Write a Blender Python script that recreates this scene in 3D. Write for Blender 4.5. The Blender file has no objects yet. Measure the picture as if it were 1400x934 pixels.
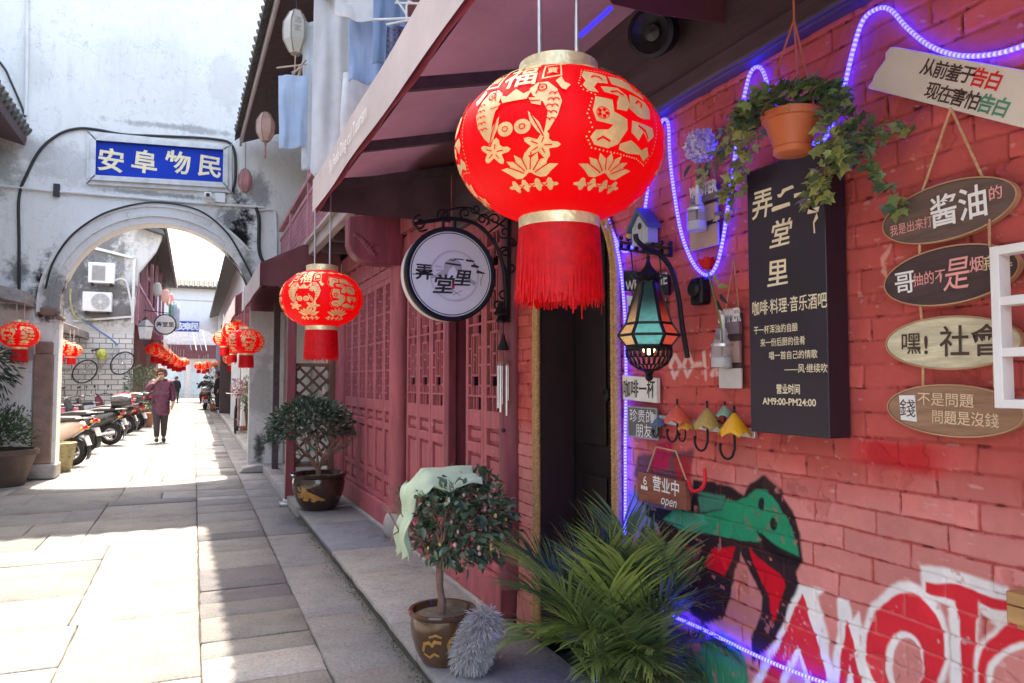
import bpy, bmesh, math, random
import numpy as np
from mathutils import Vector, Matrix, noise as mnoise
R = math.radians
random.seed(7); rng = np.random.default_rng(7)
S = bpy.context.scene
COL = S.collection

# ------------------------------------------------------------------ camera
H = 1.42
F = 1011.0 / 1400.0
YAW, PITCH = R(23.252), R(3.0)
cam_d = bpy.data.cameras.new('camera'); cam = bpy.data.objects.new('camera', cam_d); COL.objects.link(cam)
cam_d.sensor_width = 36.0; cam_d.lens = 36.0 * F; cam_d.clip_start = 0.05; cam_d.clip_end = 600
cam.location = (0, 0, H); cam.rotation_euler = (R(90) + PITCH, 0, -YAW)
S.camera = cam

# ------------------------------------------------------------------ sky, sun, exposure
SUN_DIR = Vector((0.075, 0.454, 1.0)).normalized()       # towards the sun: high, ahead of the camera, a little right
ELEV = math.asin(SUN_DIR.z); AZ = math.atan2(SUN_DIR.x, SUN_DIR.y)
W_ = bpy.data.worlds.new('World'); S.world = W_; W_.use_nodes = True
wn = W_.node_tree; wn.nodes.clear()
sky = wn.nodes.new('ShaderNodeTexSky'); sky.sky_type = 'NISHITA'; sky.sun_disc = False
sky.sun_elevation = ELEV; sky.sun_rotation = AZ; sky.air_density = 1.0; sky.dust_density = 3.0; sky.ozone_density = 0.6
bg = wn.nodes.new('ShaderNodeBackground'); bg.inputs[1].default_value = 0.15
wo = wn.nodes.new('ShaderNodeOutputWorld')
wn.links.new(sky.outputs[0], bg.inputs[0]); wn.links.new(bg.outputs[0], wo.inputs[0])
sl = bpy.data.lights.new('sun', 'SUN'); sl.energy = 2.5; sl.angle = R(0.6); sl.color = (1.0, 0.93, 0.84)
so = bpy.data.objects.new('sun', sl); COL.objects.link(so)
so.rotation_euler = SUN_DIR.to_track_quat('Z', 'Y').to_euler()
S.view_settings.view_transform = 'Standard'; S.view_settings.look = 'None'
S.view_settings.gamma = 1.0; S.view_settings.exposure = 2.75
S.view_settings.use_white_balance = True; S.view_settings.white_balance_temperature = 7500; S.view_settings.white_balance_tint = 11
S.cycles.use_denoising = True
S.cycles.max_bounces = 8; S.cycles.diffuse_bounces = 5; S.cycles.sample_clamp_indirect = 8.0

# ------------------------------------------------------------------ measuring helpers (photo pixel -> place in the world)
_fw = np.array([math.sin(YAW) * math.cos(PITCH), math.cos(YAW) * math.cos(PITCH), math.sin(PITCH)])
_rt = np.array([math.cos(YAW), -math.sin(YAW), 0.0]); _up = np.cross(_rt, _fw); _C = np.array([0, 0, H])
def ray(x, y): return _fw + _rt * (x - 700.) / 1011. + _up * (467. - y) / 1011.
def onx(x, y, X): r = ray(x, y); return _C + r * (X / r[0])
def ony(x, y, Y): r = ray(x, y); return _C + r * (Y / r[1])
def onz(x, y, z=0.): r = ray(x, y); return _C + r * ((z - H) / r[2])
def atd(x, y, d): return _C + ray(x, y) * d
W = 1.64                                                  # the street face of the house on the right

# ------------------------------------------------------------------ materials
def nmat(name):
    m = bpy.data.materials.new(name); m.use_nodes = True
    nt = m.node_tree; b = nt.nodes['Principled BSDF']
    return m, nt, b
def ND(nt, t, **kw):
    n = nt.nodes.new(t)
    for k, v in kw.items(): setattr(n, k, v)
    return n
def tex_noise(nt, scale, detail=5, rough=.6, vec=None, stretch=None):
    n = ND(nt, 'ShaderNodeTexNoise'); n.inputs['Scale'].default_value = scale; n.inputs['Detail'].default_value = detail
    n.inputs['Roughness'].default_value = rough
    if vec is None:
        vec = ND(nt, 'ShaderNodeTexCoord').outputs['Object']
    if stretch:
        mp = ND(nt, 'ShaderNodeMapping'); mp.inputs['Scale'].default_value = stretch
        nt.links.new(vec, mp.inputs[0]); vec = mp.outputs[0]
    nt.links.new(vec, n.inputs['Vector'])
    return n
def ramp(nt, src, stops):
    r = ND(nt, 'ShaderNodeValToRGB'); cr = r.color_ramp
    while len(cr.elements) < len(stops): cr.elements.new(.5)
    for e, (p, c) in zip(cr.elements, stops): e.position = p; e.color = (*c, 1) if len(c) == 3 else c
    nt.links.new(src, r.inputs[0]); return r
def mixc(nt, fac, a, b, mode='MIX'):
    m = ND(nt, 'ShaderNodeMix', data_type='RGBA', blend_type=mode)
    for s, v in ((0, fac), (6, a), (7, b)):
        if hasattr(v, 'is_linked') or hasattr(v, 'links'): nt.links.new(v, m.inputs[s])
        else: m.inputs[s].default_value = v if s == 0 else (*v, 1)
    return m.outputs[2]
def bump(nt, b, src, strength=.3, dist=.01):
    n = ND(nt, 'ShaderNodeBump'); n.inputs['Strength'].default_value = strength; n.inputs['Distance'].default_value = dist
    nt.links.new(src, n.inputs['Height']); nt.links.new(n.outputs[0], b.inputs['Normal']); return n
def pm(name, col, rough=.6, metal=0., var=.25, scale=6., bmp=.25, bscale=60., bdist=.004, stretch=None, emit=None, estr=0., coat=0., spec=.5, translucent=0., wear=None, wear_at=.62, alpha=None):
    """one procedural material: base colour broken up by noise, bump, optional worn spots"""
    m, nt, b = nmat(name)
    n1 = tex_noise(nt, scale, 6, .65, stretch=stretch)
    lo = tuple(max(0, c * (1 - var)) for c in col); hi = tuple(min(1, c * (1 + var)) for c in col)
    r = ramp(nt, n1.outputs[0], [(.28, lo), (.72, hi)]); c = r.outputs[0]
    if wear:
        n3 = tex_noise(nt, scale * 3.1, 8, .7)
        r3 = ramp(nt, n3.outputs[0], [(wear_at, (0, 0, 0)), (wear_at + .06, (1, 1, 1))])
        c = mixc(nt, r3.outputs[0], c, wear)
    nt.links.new(c, b.inputs['Base Color'])
    b.inputs['Roughness'].default_value = rough; b.inputs['Metallic'].default_value = metal
    b.inputs['Specular IOR Level'].default_value = spec
    if coat: b.inputs['Coat Weight'].default_value = coat
    if emit: b.inputs['Emission Color'].default_value = (*emit, 1); b.inputs['Emission Strength'].default_value = estr
    if bmp:
        n2 = tex_noise(nt, bscale, 4, .6, stretch=stretch); bump(nt, b, n2.outputs[0], bmp, bdist)
    if translucent:
        t = ND(nt, 'ShaderNodeBsdfTranslucent'); mx = ND(nt, 'ShaderNodeMixShader'); mx.inputs[0].default_value = translucent
        nt.links.new(c, t.inputs[0]); nt.links.new(b.outputs[0], mx.inputs[1]); nt.links.new(t.outputs[0], mx.inputs[2])
        nt.links.new(mx.outputs[0], nt.nodes['Material Output'].inputs[0])
    return m
def attr_mat(name, rough=.6, bmp=.3, bscale=80., bdist=.003, var=.12, vscale=10., translucent=0., spec=.5, coat=0.):
    m, nt, b = nmat(name)
    a = ND(nt, 'ShaderNodeAttribute', attribute_name='paint')
    n1 = tex_noise(nt, vscale, 6, .7)
    r = ramp(nt, n1.outputs[0], [(.25, (1 - var,) * 3), (.75, (1 + var,) * 3)])
    c = mixc(nt, 1.0, a.outputs['Color'], r.outputs[0], 'MULTIPLY')
    nt.links.new(c, b.inputs['Base Color']); b.inputs['Roughness'].default_value = rough
    b.inputs['Specular IOR Level'].default_value = spec; b.inputs['Coat Weight'].default_value = coat
    if bmp:
        n2 = tex_noise(nt, bscale, 6, .65); bump(nt, b, n2.outputs[0], bmp, bdist)
    if translucent:
        t = ND(nt, 'ShaderNodeBsdfTranslucent'); mx = ND(nt, 'ShaderNodeMixShader'); mx.inputs[0].default_value = translucent
        nt.links.new(c, t.inputs[0]); nt.links.new(b.outputs[0], mx.inputs[1]); nt.links.new(t.outputs[0], mx.inputs[2])
        nt.links.new(mx.outputs[0], nt.nodes['Material Output'].inputs[0])
    return m
def plaster(name, base=(.74, .74, .71), stains=(), dark=(.012, .011, .013), streak=.35, mottle=.22):
    """old lime plaster with grey mould stains of their own shape; stains = (x, z, rx, rz, weight)"""
    m, nt, b = nmat(name)
    pos = ND(nt, 'ShaderNodeNewGeometry').outputs['Position']
    sx = ND(nt, 'ShaderNodeSeparateXYZ'); nt.links.new(pos, sx.inputs[0])
    nz = tex_noise(nt, 2.2, 8, .72, vec=pos)
    n2 = tex_noise(nt, 1.4, 9, .75, vec=pos, stretch=(2.2, 2.2, .7))
    n3 = tex_noise(nt, 9, 8, .75, vec=pos)
    c = mixc(nt, ramp(nt, n2.outputs[0], [(.46, (0, 0, 0)), (.78, (mottle,) * 3)]).outputs[0], base, tuple(x * .55 for x in base))
    nst = tex_noise(nt, 3.0, 7, .7, vec=pos, stretch=(3.5, 3.5, .35))
    c = mixc(nt, ramp(nt, nst.outputs[0], [(.55, (0, 0, 0)), (.85, (streak,) * 3)]).outputs[0], c, tuple(x * .45 for x in base))
    n5 = tex_noise(nt, 8, 10, .8, vec=pos, stretch=(1.3, 1.3, .6)); n6 = tex_noise(nt, .8, 4, .6, vec=pos)
    sp = mixc(nt, 1., ramp(nt, n5.outputs[0], [(.56, (0, 0, 0)), (.66, (1, 1, 1))]).outputs[0], ramp(nt, n6.outputs[0], [(.46, (0, 0, 0)), (.62, (.75, .75, .75))]).outputs[0], 'MULTIPLY')
    c = mixc(nt, sp, c, tuple(x * .38 for x in base))
    n7 = tex_noise(nt, 1.7, 5, .55, vec=pos); cr = ramp(nt, n7.outputs[0], [(.494, (0, 0, 0)), (.4985, (1, 1, 1)), (.501, (1, 1, 1)), (.505, (0, 0, 0))])
    c = mixc(nt, mixc(nt, 1., cr.outputs[0], (.26, .26, .26), 'MULTIPLY'), c, tuple(x * .3 for x in base))
    def mth(op, a, bb):
        n = ND(nt, 'ShaderNodeMath', operation=op)
        for i, v in enumerate((a, bb)):
            if isinstance(v, (int, float)): n.inputs[i].default_value = v
            else: nt.links.new(v, n.inputs[i])
        return n.outputs[0]
    tot = None
    for (cx, cz, rx, rz, wt) in stains:
        dx = mth('DIVIDE', mth('SUBTRACT', sx.outputs[0], cx), rx); dz = mth('DIVIDE', mth('SUBTRACT', sx.outputs[2], cz), rz)
        d = mth('SQRT', mth('ADD', mth('MULTIPLY', dx, dx), mth('MULTIPLY', dz, dz)), 0.)
        d = mth('ADD', d, mth('MULTIPLY', mth('SUBTRACT', nz.outputs[0], .5), 2.4))
        d = mth('ADD', d, mth('MULTIPLY', mth('SUBTRACT', n3.outputs[0], .5), 1.6))
        mr = ND(nt, 'ShaderNodeMapRange', interpolation_type='SMOOTHSTEP')
        mr.inputs[1].default_value = 1.1; mr.inputs[2].default_value = .45; mr.inputs[3].default_value = 0; mr.inputs[4].default_value = wt
        nt.links.new(d, mr.inputs[0])
        tot = mr.outputs[0] if tot is None else mth('MAXIMUM', tot, mr.outputs[0])
    if tot is not None: c = mixc(nt, tot, c, dark)
    nt.links.new(c, b.inputs['Base Color']); b.inputs['Roughness'].default_value = .9; b.inputs['Specular IOR Level'].default_value = .2
    nb = tex_noise(nt, 14, 8, .7, vec=pos); bump(nt, b, nb.outputs[0], .5, .02)
    return m

# ------------------------------------------------------------------ mesh builder and object tree
ROOT = {}
class MB:
    def __init__(s): s.v = []; s.f = []; s.m = []
    def add(s, vs, fs, mi=0):
        o = len(s.v); s.v += [tuple(map(float, p)) for p in vs]; s.f += [tuple(i + o for i in f) for f in fs]; s.m += [mi] * len(fs); return s
    def box(s, x0, x1, y0, y1, z0, z1, mi=0):
        return s.add([(x, y, z) for z in (z0, z1) for y in (y0, y1) for x in (x0, x1)],
                     [(0, 2, 3, 1), (4, 5, 7, 6), (0, 1, 5, 4), (2, 6, 7, 3), (0, 4, 6, 2), (1, 3, 7, 5)], mi)
    def bar(s, p0, p1, w, h, up=(0, 0, 1), mi=0):
        p0 = Vector(p0); p1 = Vector(p1); d = (p1 - p0).normalized(); u = Vector(up)
        sd = d.cross(u)
        if sd.length < 1e-4: sd = d.cross(Vector((1, 0, 0)))
        sd.normalize(); u = sd.cross(d)
        vs = [p + sd * (a * w / 2) + u * (b * h / 2) for p in (p0, p1) for a, b in ((-1, -1), (1, -1), (1, 1), (-1, 1))]
        return s.add(vs, [(3, 2, 1, 0), (4, 5, 6, 7), (0, 1, 5, 4), (1, 2, 6, 5), (2, 3, 7, 6), (3, 0, 4, 7)], mi)
    def tube(s, pts, r, n=8, mi=0, caps=True, closed=False):
        P = [Vector(p) for p in pts]; k = len(P); rs = r if hasattr(r, '__len__') else [r] * k
        vs = []; prev = None
        for i, p in enumerate(P):
            if closed: t = P[(i + 1) % k] - P[i - 1]
            else: t = P[min(i + 1, k - 1)] - P[max(i - 1, 0)]
            t = t.normalized() if t.length > 1e-9 else Vector((0, 0, 1))
            if prev is None:
                a = t.cross(Vector((0, 0, 1)))
                if a.length < .05: a = t.cross(Vector((1, 0, 0)))
            else: a = prev - t * prev.dot(t)
            a.normalize(); prev = a; b = t.cross(a)
            for j in range(n):
                th = 2 * math.pi * j / n; vs.append(p + (a * math.cos(th) + b * math.sin(th)) * rs[i])
        fs = []
        for i in range(k if closed else k - 1):
            q = (i + 1) % k
            for j in range(n): fs.append((i * n + j, i * n + (j + 1) % n, q * n + (j + 1) % n, q * n + j))
        if caps and not closed: fs += [tuple(range(n - 1, -1, -1)), tuple((k - 1) * n + j for j in range(n))]
        return s.add(vs, fs, mi)
    def cyl(s, p0, p1, r0, r1=None, n=14, mi=0, caps=True): return s.tube([p0, p1], [r0, r0 if r1 is None else r1], n, mi, caps)
    def lathe(s, prof, c=(0, 0, 0), n=24, mi=0, ax='z', caps=False, sc=(1, 1)):
        vs = []; k = len(prof)
        for r, z in prof:
            for j in range(n):
                t = 2 * math.pi * j / n; a, b = r * math.cos(t) * sc[0], r * math.sin(t) * sc[1]
                q = (a, b, z) if ax == 'z' else ((a, z, b) if ax == 'y' else (z, a, b))
                vs.append((c[0] + q[0], c[1] + q[1], c[2] + q[2]))
        fs = [(i * n + j, i * n + (j + 1) % n, (i + 1) * n + (j + 1) % n, (i + 1) * n + j) for i in range(k - 1) for j in range(n)]
        if caps: fs += [tuple(range(n - 1, -1, -1)), tuple((k - 1) * n + j for j in range(n))]
        return s.add(vs, fs, mi)
    def prism(s, pts, mp, w0, w1, mi=0):
        """flat outline (u, v) given thickness from w0 to w1 through mp(u, v, w)"""
        k = len(pts)
        return s.add([mp(u, v, w0) for u, v in pts] + [mp(u, v, w1) for u, v in pts],
                     [tuple(range(k - 1, -1, -1)), tuple(range(k, 2 * k))] + [(i, (i + 1) % k, k + (i + 1) % k, k + i) for i in range(k)], mi)
    def grid(s, fn, nu, nv, mi=0):
        vs = [fn(i / nu, j / nv) for j in range(nv + 1) for i in range(nu + 1)]
        return s.add(vs, [(j * (nu + 1) + i, j * (nu + 1) + i + 1, (j + 1) * (nu + 1) + i + 1, (j + 1) * (nu + 1) + i) for j in range(nv) for i in range(nu)], mi)
    def ball(s, c, r, n=12, k=8, mi=0, sc=(1, 1, 1)):
        return s.lathe([(r * math.sin(math.pi * i / k) + 1e-5, -r * math.cos(math.pi * i / k) * sc[2]) for i in range(k + 1)], c, n, mi, sc=sc[:2])
    def build(s, name, mats, parent=None, smooth=35, bevel=0., solid=0., sub=0, **tags):
        me = bpy.data.meshes.new(name); o = bpy.data.objects.new(name, me); COL.objects.link(o)
        off = ROOT.get(parent.name, (0, 0, 0)) if parent else (0, 0, 0)
        if parent: o.parent = parent; ROOT[o.name] = off
        me.from_pydata([(x - off[0], y - off[1], z - off[2]) for x, y, z in s.v], [], s.f)
        mats = mats if isinstance(mats, (list, tuple)) else [mats]
        for m in mats: me.materials.append(m)
        if len(mats) > 1: me.polygons.foreach_set('material_index', s.m)
        if smooth:
            me.polygons.foreach_set('use_smooth', [True] * len(me.polygons)); me.set_sharp_from_angle(angle=R(smooth))
        me.update()
        if solid: q = o.modifiers.new('thickness', 'SOLIDIFY'); q.thickness = solid; q.offset = 0
        if bevel: q = o.modifiers.new('bevel', 'BEVEL'); q.width = bevel; q.segments = 2; q.limit_method = 'ANGLE'; q.angle_limit = R(50)
        if sub: q = o.modifiers.new('sub', 'SUBSURF'); q.levels = sub; q.render_levels = sub
        tag(o, **tags)
        return o
def tag(o, label=None, cat=None, group=None, kind=None):
    if label: o['label'] = label
    if cat: o['category'] = cat
    if group: o['group'] = group
    if kind: o['kind'] = kind
    return o
def thing(name, label, cat, loc=(0, 0, 0), group=None):
    o = bpy.data.objects.new(name, None); COL.objects.link(o); o.location = tuple(map(float, loc)); o.empty_display_size = .1
    ROOT[o.name] = tuple(map(float, loc)); return tag(o, label, cat, group)
def dup(src, loc, label, rz=None, scale=None, group=None):
    """copy of a thing with copies of its parts and sub-parts"""
    def cp(o, par):
        c = o.copy(); COL.objects.link(c)
        if par: c.parent = par
        for ch in o.children: cp(ch, c)
        return c
    r = cp(src, None); r.location = tuple(map(float, loc)); r['label'] = label
    if rz is not None: r.rotation_euler[2] = rz
    if scale: r.scale = (scale,) * 3
    if group: r['group'] = group
    return r
def raw_mesh(name, v, f, mats, parent=None, col=None, smooth=True, **tags):
    """numpy vertices + quads, with an optional colour per vertex stored as attribute 'paint'"""
    me = bpy.data.meshes.new(name); v = np.asarray(v, dtype=np.float32); f = np.asarray(f, dtype=np.int32)
    off = ROOT.get(parent.name, (0, 0, 0)) if parent else (0, 0, 0)
    me.vertices.add(len(v)); me.vertices.foreach_set('co', (v - np.array(off, dtype=np.float32)).ravel())
    k = f.shape[1]
    me.loops.add(f.size); me.loops.foreach_set('vertex_index', f.ravel())
    me.polygons.add(len(f)); me.polygons.foreach_set('loop_start', np.arange(0, f.size, k, dtype=np.int32))
    me.update(calc_edges=True); me.validate()
    for m in (mats if isinstance(mats, (list, tuple)) else [mats]): me.materials.append(m)
    if col is not None:
        a = me.attributes.new('paint', 'FLOAT_COLOR', 'POINT')
        a.data.foreach_set('color', np.concatenate([col, np.ones((len(v), 1))], 1).astype(np.float32).ravel())
    if smooth: me.polygons.foreach_set('use_smooth', [True] * len(me.polygons))
    o = bpy.data.objects.new(name, me); COL.objects.link(o)
    if parent: o.parent = parent; ROOT[o.name] = off
    return tag(o, **tags)

# maps from a flat drawing (u right, v up, w towards the viewer) to the world
def wall_map(Y, Z, X=W, rot=0., sc=1.):
    c, s_ = math.cos(rot), math.sin(rot)
    return lambda u, v, w=0.: (X - w, Y - (u * c - v * s_) * sc, Z + (u * s_ + v * c) * sc)
def front_map(X, Z, Y, rot=0., sc=1.):
    c, s_ = math.cos(rot), math.sin(rot)
    return lambda u, v, w=0.: (X + (u * c - v * s_) * sc, Y - w, Z + (u * s_ + v * c) * sc)
_tc = {}
def glyphs(body, size=1., bold=0., sp=1., italic=0.):
    key = (body, bold, sp, italic)
    if key not in _tc:
        cu = bpy.data.curves.new('t', 'FONT'); cu.body = body; cu.size = 1.; cu.offset = bold; cu.space_character = sp; cu.shear = italic
        cu.align_x = 'CENTER'; cu.align_y = 'CENTER'; cu.resolution_u = 3; cu.fill_mode = 'FRONT'
        ob = bpy.data.objects.new('t', cu); me = ob.to_mesh()
        v = np.array([q.co[:2] for q in me.vertices]) if len(me.vertices) else np.zeros((0, 2)); f = [tuple(p.vertices) for p in me.polygons]
        ob.to_mesh_clear(); bpy.data.objects.remove(ob); bpy.data.curves.remove(cu)
        if len(v): v = v - (v.min(0) + v.max(0)) / 2
        _tc[key] = (v, f)
    v, f = _tc[key]; return v * size, f
def write(mb, body, size, mp, w=.002, bold=0., sp=1., sx=1., mi=0, italic=0., at=(0, 0), rough=0., width=None):
    v, f = glyphs(body, size, bold, sp, italic)
    if len(v) == 0: return mb
    v = v.copy(); v[:, 0] *= sx
    if width: v[:, 0] *= width / max(1e-6, np.ptp(v[:, 0]))
    if rough:                                             # brush-like wobble of the strokes
        for i in range(len(v)):
            q = Vector((v[i, 0] / size * 3.1 + 7, v[i, 1] / size * 3.1, size)); n = mnoise.noise_vector(q)
            v[i, 0] += n[0] * rough * size; v[i, 1] += n[1] * rough * size
    return mb.add([mp(a + at[0], b + at[1], w) for a, b in v], f, mi)
def ell(cx, cy, rx, ry, n=28, a=0.):
    c, s_ = math.cos(a), math.sin(a)
    return [(cx + rx * math.cos(t) * c - ry * math.sin(t) * s_, cy + rx * math.cos(t) * s_ + ry * math.sin(t) * c) for t in [2 * math.pi * i / n for i in range(n)]]
def smooth_path(pts, k=8):
    P = [Vector(p) for p in pts]; out = []
    for i in range(len(P) - 1):
        a, b, c, d = P[max(i - 1, 0)], P[i], P[i + 1], P[min(i + 2, len(P) - 1)]
        for j in range(k):
            t = j / k
            out.append(.5 * ((2 * b) + (c - a) * t + (2 * a - 5 * b + 4 * c - d) * t * t + (3 * b - a - 3 * c + d) * t ** 3))
    return out + [P[-1]]
# ================================================================== materials used all over
M = {}
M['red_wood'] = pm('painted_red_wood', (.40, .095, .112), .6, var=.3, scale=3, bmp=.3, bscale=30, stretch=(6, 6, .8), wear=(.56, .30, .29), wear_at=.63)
M['red_wood_dark'] = pm('dark_red_lacquer', (.22, .040, .058), .45, var=.35, scale=3, bmp=.25, bscale=30, stretch=(6, 6, .8))  # a darker red lacquer than on the door leaves
M['balcony'] = pm('faded_pink_wood', (.46, .20, .23), .6, var=.3, scale=3, bmp=.3, bscale=26, wear=(.5, .33, .3), wear_at=.66)
M['beam_pale'] = pm('bleached_timber', (.44, .35, .33), .7, var=.25, scale=3, bmp=.4, bscale=24, stretch=(5, .6, 5))
M['dark_wood'] = pm('dark_timber', (.075, .048, .054), .6, var=.4, scale=3, bmp=.4, bscale=30, stretch=(5, .6, 5))
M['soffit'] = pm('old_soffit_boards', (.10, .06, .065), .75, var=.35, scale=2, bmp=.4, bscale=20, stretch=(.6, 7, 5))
M['glass_dark'] = pm('dark_window_glass', (.014, .010, .013), .9, var=.4, scale=2, bmp=.05, bscale=8, spec=.03)
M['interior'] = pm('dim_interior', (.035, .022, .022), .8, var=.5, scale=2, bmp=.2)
M['tile'] = pm('grey_roof_tile', (.12, .12, .115), .85, var=.4, scale=9, bmp=.6, bscale=40, bdist=.01, wear=(.10, .13, .06), wear_at=.6)
M['stone'] = pm('weathered_stone', (.34, .32, .30), .85, var=.3, scale=5, bmp=.6, bscale=50, bdist=.006, wear=(.16, .15, .13), wear_at=.64)
M['brown_stone'] = pm('brown_jamb_stone', (.24, .155, .125), .85, var=.3, scale=5, bmp=.7, bscale=30, bdist=.01, wear=(.4, .33, .3), wear_at=.64)
M['iron'] = pm('black_iron', (.018, .018, .022), .45, .6, var=.4, scale=20, bmp=.3, bscale=120)
M['steel'] = pm('galvanised_wire', (.62, .62, .64), .35, .8, var=.15, scale=20, bmp=.1)
M['canvas'] = pm('maroon_canvas', (.26, .100, .118), .8, var=.2, scale=2, bmp=.35, bscale=300, bdist=.001, translucent=.6)
M['canvas_pale'] = pm('faded_canvas', (.52, .44, .425), .85, var=.12, scale=3, bmp=.3, bscale=260, bdist=.001, wear=(.48, .36, .35), wear_at=.64)
M['white_paint'] = pm('white_paint', (.78, .78, .77), .45, var=.06, scale=6, bmp=.1, bscale=40)
M['cream'] = pm('cream_lettering', (.82, .74, .52), .55, var=.08, scale=20, bmp=.05)
M['white_txt'] = pm('white_lettering', (.82, .82, .80), .6, var=.06, scale=40, bmp=.05)
M['black_txt'] = pm('black_lettering', (.02, .018, .02), .6, var=.2, scale=40, bmp=.05)
M['pipe'] = pm('pale_plastic_pipe', (.66, .65, .63), .5, var=.15, scale=4, bmp=.1)
M['cable'] = pm('black_cable', (.025, .025, .028), .55, var=.3, scale=9, bmp=.1)

# ================================================================== ground, paving, pavement
gm = pm('packed_earth_joint', (.055, .05, .042), .95, var=.4, scale=7, bmp=.6, bscale=70, bdist=.01)
MB().box(-90, 90, -30, 240, -.6, -.018).build('ground', gm, smooth=0, kind='structure')
def slab_mat(name):
    m, nt, b = nmat(name)
    a = ND(nt, 'ShaderNodeAttribute', attribute_name='paint')
    n1 = tex_noise(nt, 2.3, 9, .75); n2 = tex_noise(nt, 52, 6, .8); n3 = tex_noise(nt, 150, 3, .7); n4 = tex_noise(nt, 9, 8, .75)
    c = mixc(nt, 1., a.outputs['Color'], ramp(nt, n1.outputs[0], [(.30, (.54, .54, .57)), (.44, (.80, .80, .81)), (.68, (1.04, 1.03, 1.0))]).outputs[0], 'MULTIPLY')
    c = mixc(nt, 1., c, ramp(nt, n2.outputs[0], [(.30, (.55, .55, .56)), (.50, (1.05, 1.05, 1.05)), (.70, (1.25, 1.25, 1.24))]).outputs[0], 'MULTIPLY')
    c = mixc(nt, ramp(nt, n4.outputs[0], [(.62, (0, 0, 0)), (.70, (.55, .55, .55))]).outputs[0], c, (.085, .08, .075))
    nt.links.new(c, b.inputs['Base Color']); b.inputs['Roughness'].default_value = .8; b.inputs['Specular IOR Level'].default_value = .3
    ad = ND(nt, 'ShaderNodeMath', operation='ADD'); nt.links.new(n2.outputs[0], ad.inputs[0]); nt.links.new(n3.outputs[0], ad.inputs[1])
    bump(nt, b, ad.outputs[0], .6, .006); return m
slabm = slab_mat('granite_slabs')
def slabs(name, cols, y0, y1, ztop, lmin, lmax, tones, gap=.007, depth=.03, jit=.004, wander=0.):
    """stone slabs in rows; cols are (x0, x1) strips, wander lets the strip joints step sideways from stretch to stretch"""
    v = []; f = []; col = []
    segs = []; y = y0 - 1
    while y < y1:
        L = random.uniform(2.2, 4.2) if wander else y1 - y0 + 2
        edges = {}
        for k, (xa, xb) in enumerate(cols):
            for x in (xa, xb):
                if x not in edges: edges[x] = x + (random.uniform(-wander, wander) if wander and x not in (cols[0][0], cols[-1][1]) else 0)
        segs.append((y, min(y + L, y1), [(edges[a], edges[b]) for a, b in cols])); y += L
    q = lambda: random.uniform(-.005, .005)
    for ya, yb, cc in segs:
        for (xa, xb) in cc:
            y = ya
            while y < yb - .02:
                L = random.uniform(lmin, lmax) * (1 if y < 24 else 1.5)
                if yb - (y + L) < lmin * .6: L = yb - y
                parts = [(xa, xb)]
                if wander and xb - xa > .75 and random.random() < .3: m_ = xa + (xb - xa) * random.uniform(.3, .7); parts = [(xa, m_), (m_, xb)]
                for pa, pb in parts:
                    g = gap * random.uniform(.4, 1.6); z = ztop + random.uniform(-jit, jit); tz = random.uniform(-.003, .003)
                    t = np.array(random.choice(tones)) * random.uniform(.86, 1.12)
                    a, b_, c, d = pa + g / 2, pb - g / 2, y + g / 2, y + L - g / 2; o = len(v); e = .006
                    n_ = max(2, int((b_ - a) / .12)); rim = [(a + (b_ - a) * i / n_, c) for i in range(n_)]; m_ = max(2, int((d - c) / .12)); rim += [(b_, c + (d - c) * i / m_) for i in range(m_)]
                    rim += [(b_ - (b_ - a) * i / n_, d) for i in range(n_)] + [(a, d - (d - c) * i / m_) for i in range(m_)]
                    R_ = len(rim); mx, my = (a + b_) / 2, (c + d) / 2; rim = [(x + q() * .8, yy + q() * .8) for x, yy in rim]
                    top = [(x + (e if x < mx else -e) + q() * .5, yy + (e if yy < my else -e) + q() * .5, z + tz * (x - mx)) for x, yy in rim]
                    v += top + [(x, yy, z - e) for x, yy in rim] + [(x, yy, z - depth) for x, yy in rim] + [(mx, my, z)]
                    f += [(o + i, o + (i + 1) % R_, o + 3 * R_) for i in range(R_)]
                    for k in (0, R_):
                        for i in range(R_): p0, p1, p2, p3 = o + k + R_ + i, o + k + R_ + (i + 1) % R_, o + k + (i + 1) % R_, o + k + i; f += [(p0, p1, p2), (p0, p2, p3)]
                    col += [t] * (3 * R_ + 1)
                y += L
    return raw_mesh(name, v, f, slabm, col=np.array(col), smooth=False, kind='structure')
TN = [(.25, .247, .235)] * 5 + [(.22, .218, .212)] * 3 + [(.175, .175, .178)] * 1 + [(.27, .263, .25)] * 2 + [(.30, .296, .29)]
slabs('street', [(-6.4, -5.5), (-5.5, -4.5), (-4.5, -3.5), (-3.5, -2.6), (-2.6, -1.75), (-1.75, -.74), (-.74, .06)], -2.5, 75, 0., .45, 1.15, TN, wander=.16)
slabs('street_edge', [(.06, .64)], -2.5, 75, 0., .22, .62, TN + [(.145, .145, .152), (.13, .13, .138), (.34, .335, .33)] * 2, gap=.009, wander=.01)
slabs('street_gutter', [(.64, 1.05)], -2.5, 75, 0., .5, 1.5, [(.235, .232, .23), (.215, .213, .213), (.255, .25, .245)])
slabs('pavement', [(1.02, 1.66)], -2.5, 9.0, .085, .45, 1.2, [(.30, .295, .28), (.33, .32, .305), (.255, .255, .262), (.20, .21, .245)], depth=.030, jit=.002)
slabs('kerb', [(1.034, 1.30)], -2.5, 9.0, .053, .9, 1.9, [(.10, .10, .08), (.13, .125, .11), (.085, .095, .06)], depth=.07, jit=.003, gap=.012)
slabs('step_pavement', [(1.00, 1.22), (1.22, 1.9)], 9.0, 16.0, .10, .6, 1.4, [(.36, .35, .33), (.31, .30, .29)], depth=.13)
slabs('far_pavement', [(.95, 1.25), (1.25, 2.2)], 16.0, 56, .12, .9, 1.9, [(.38, .37, .35)], depth=.13)
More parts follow.
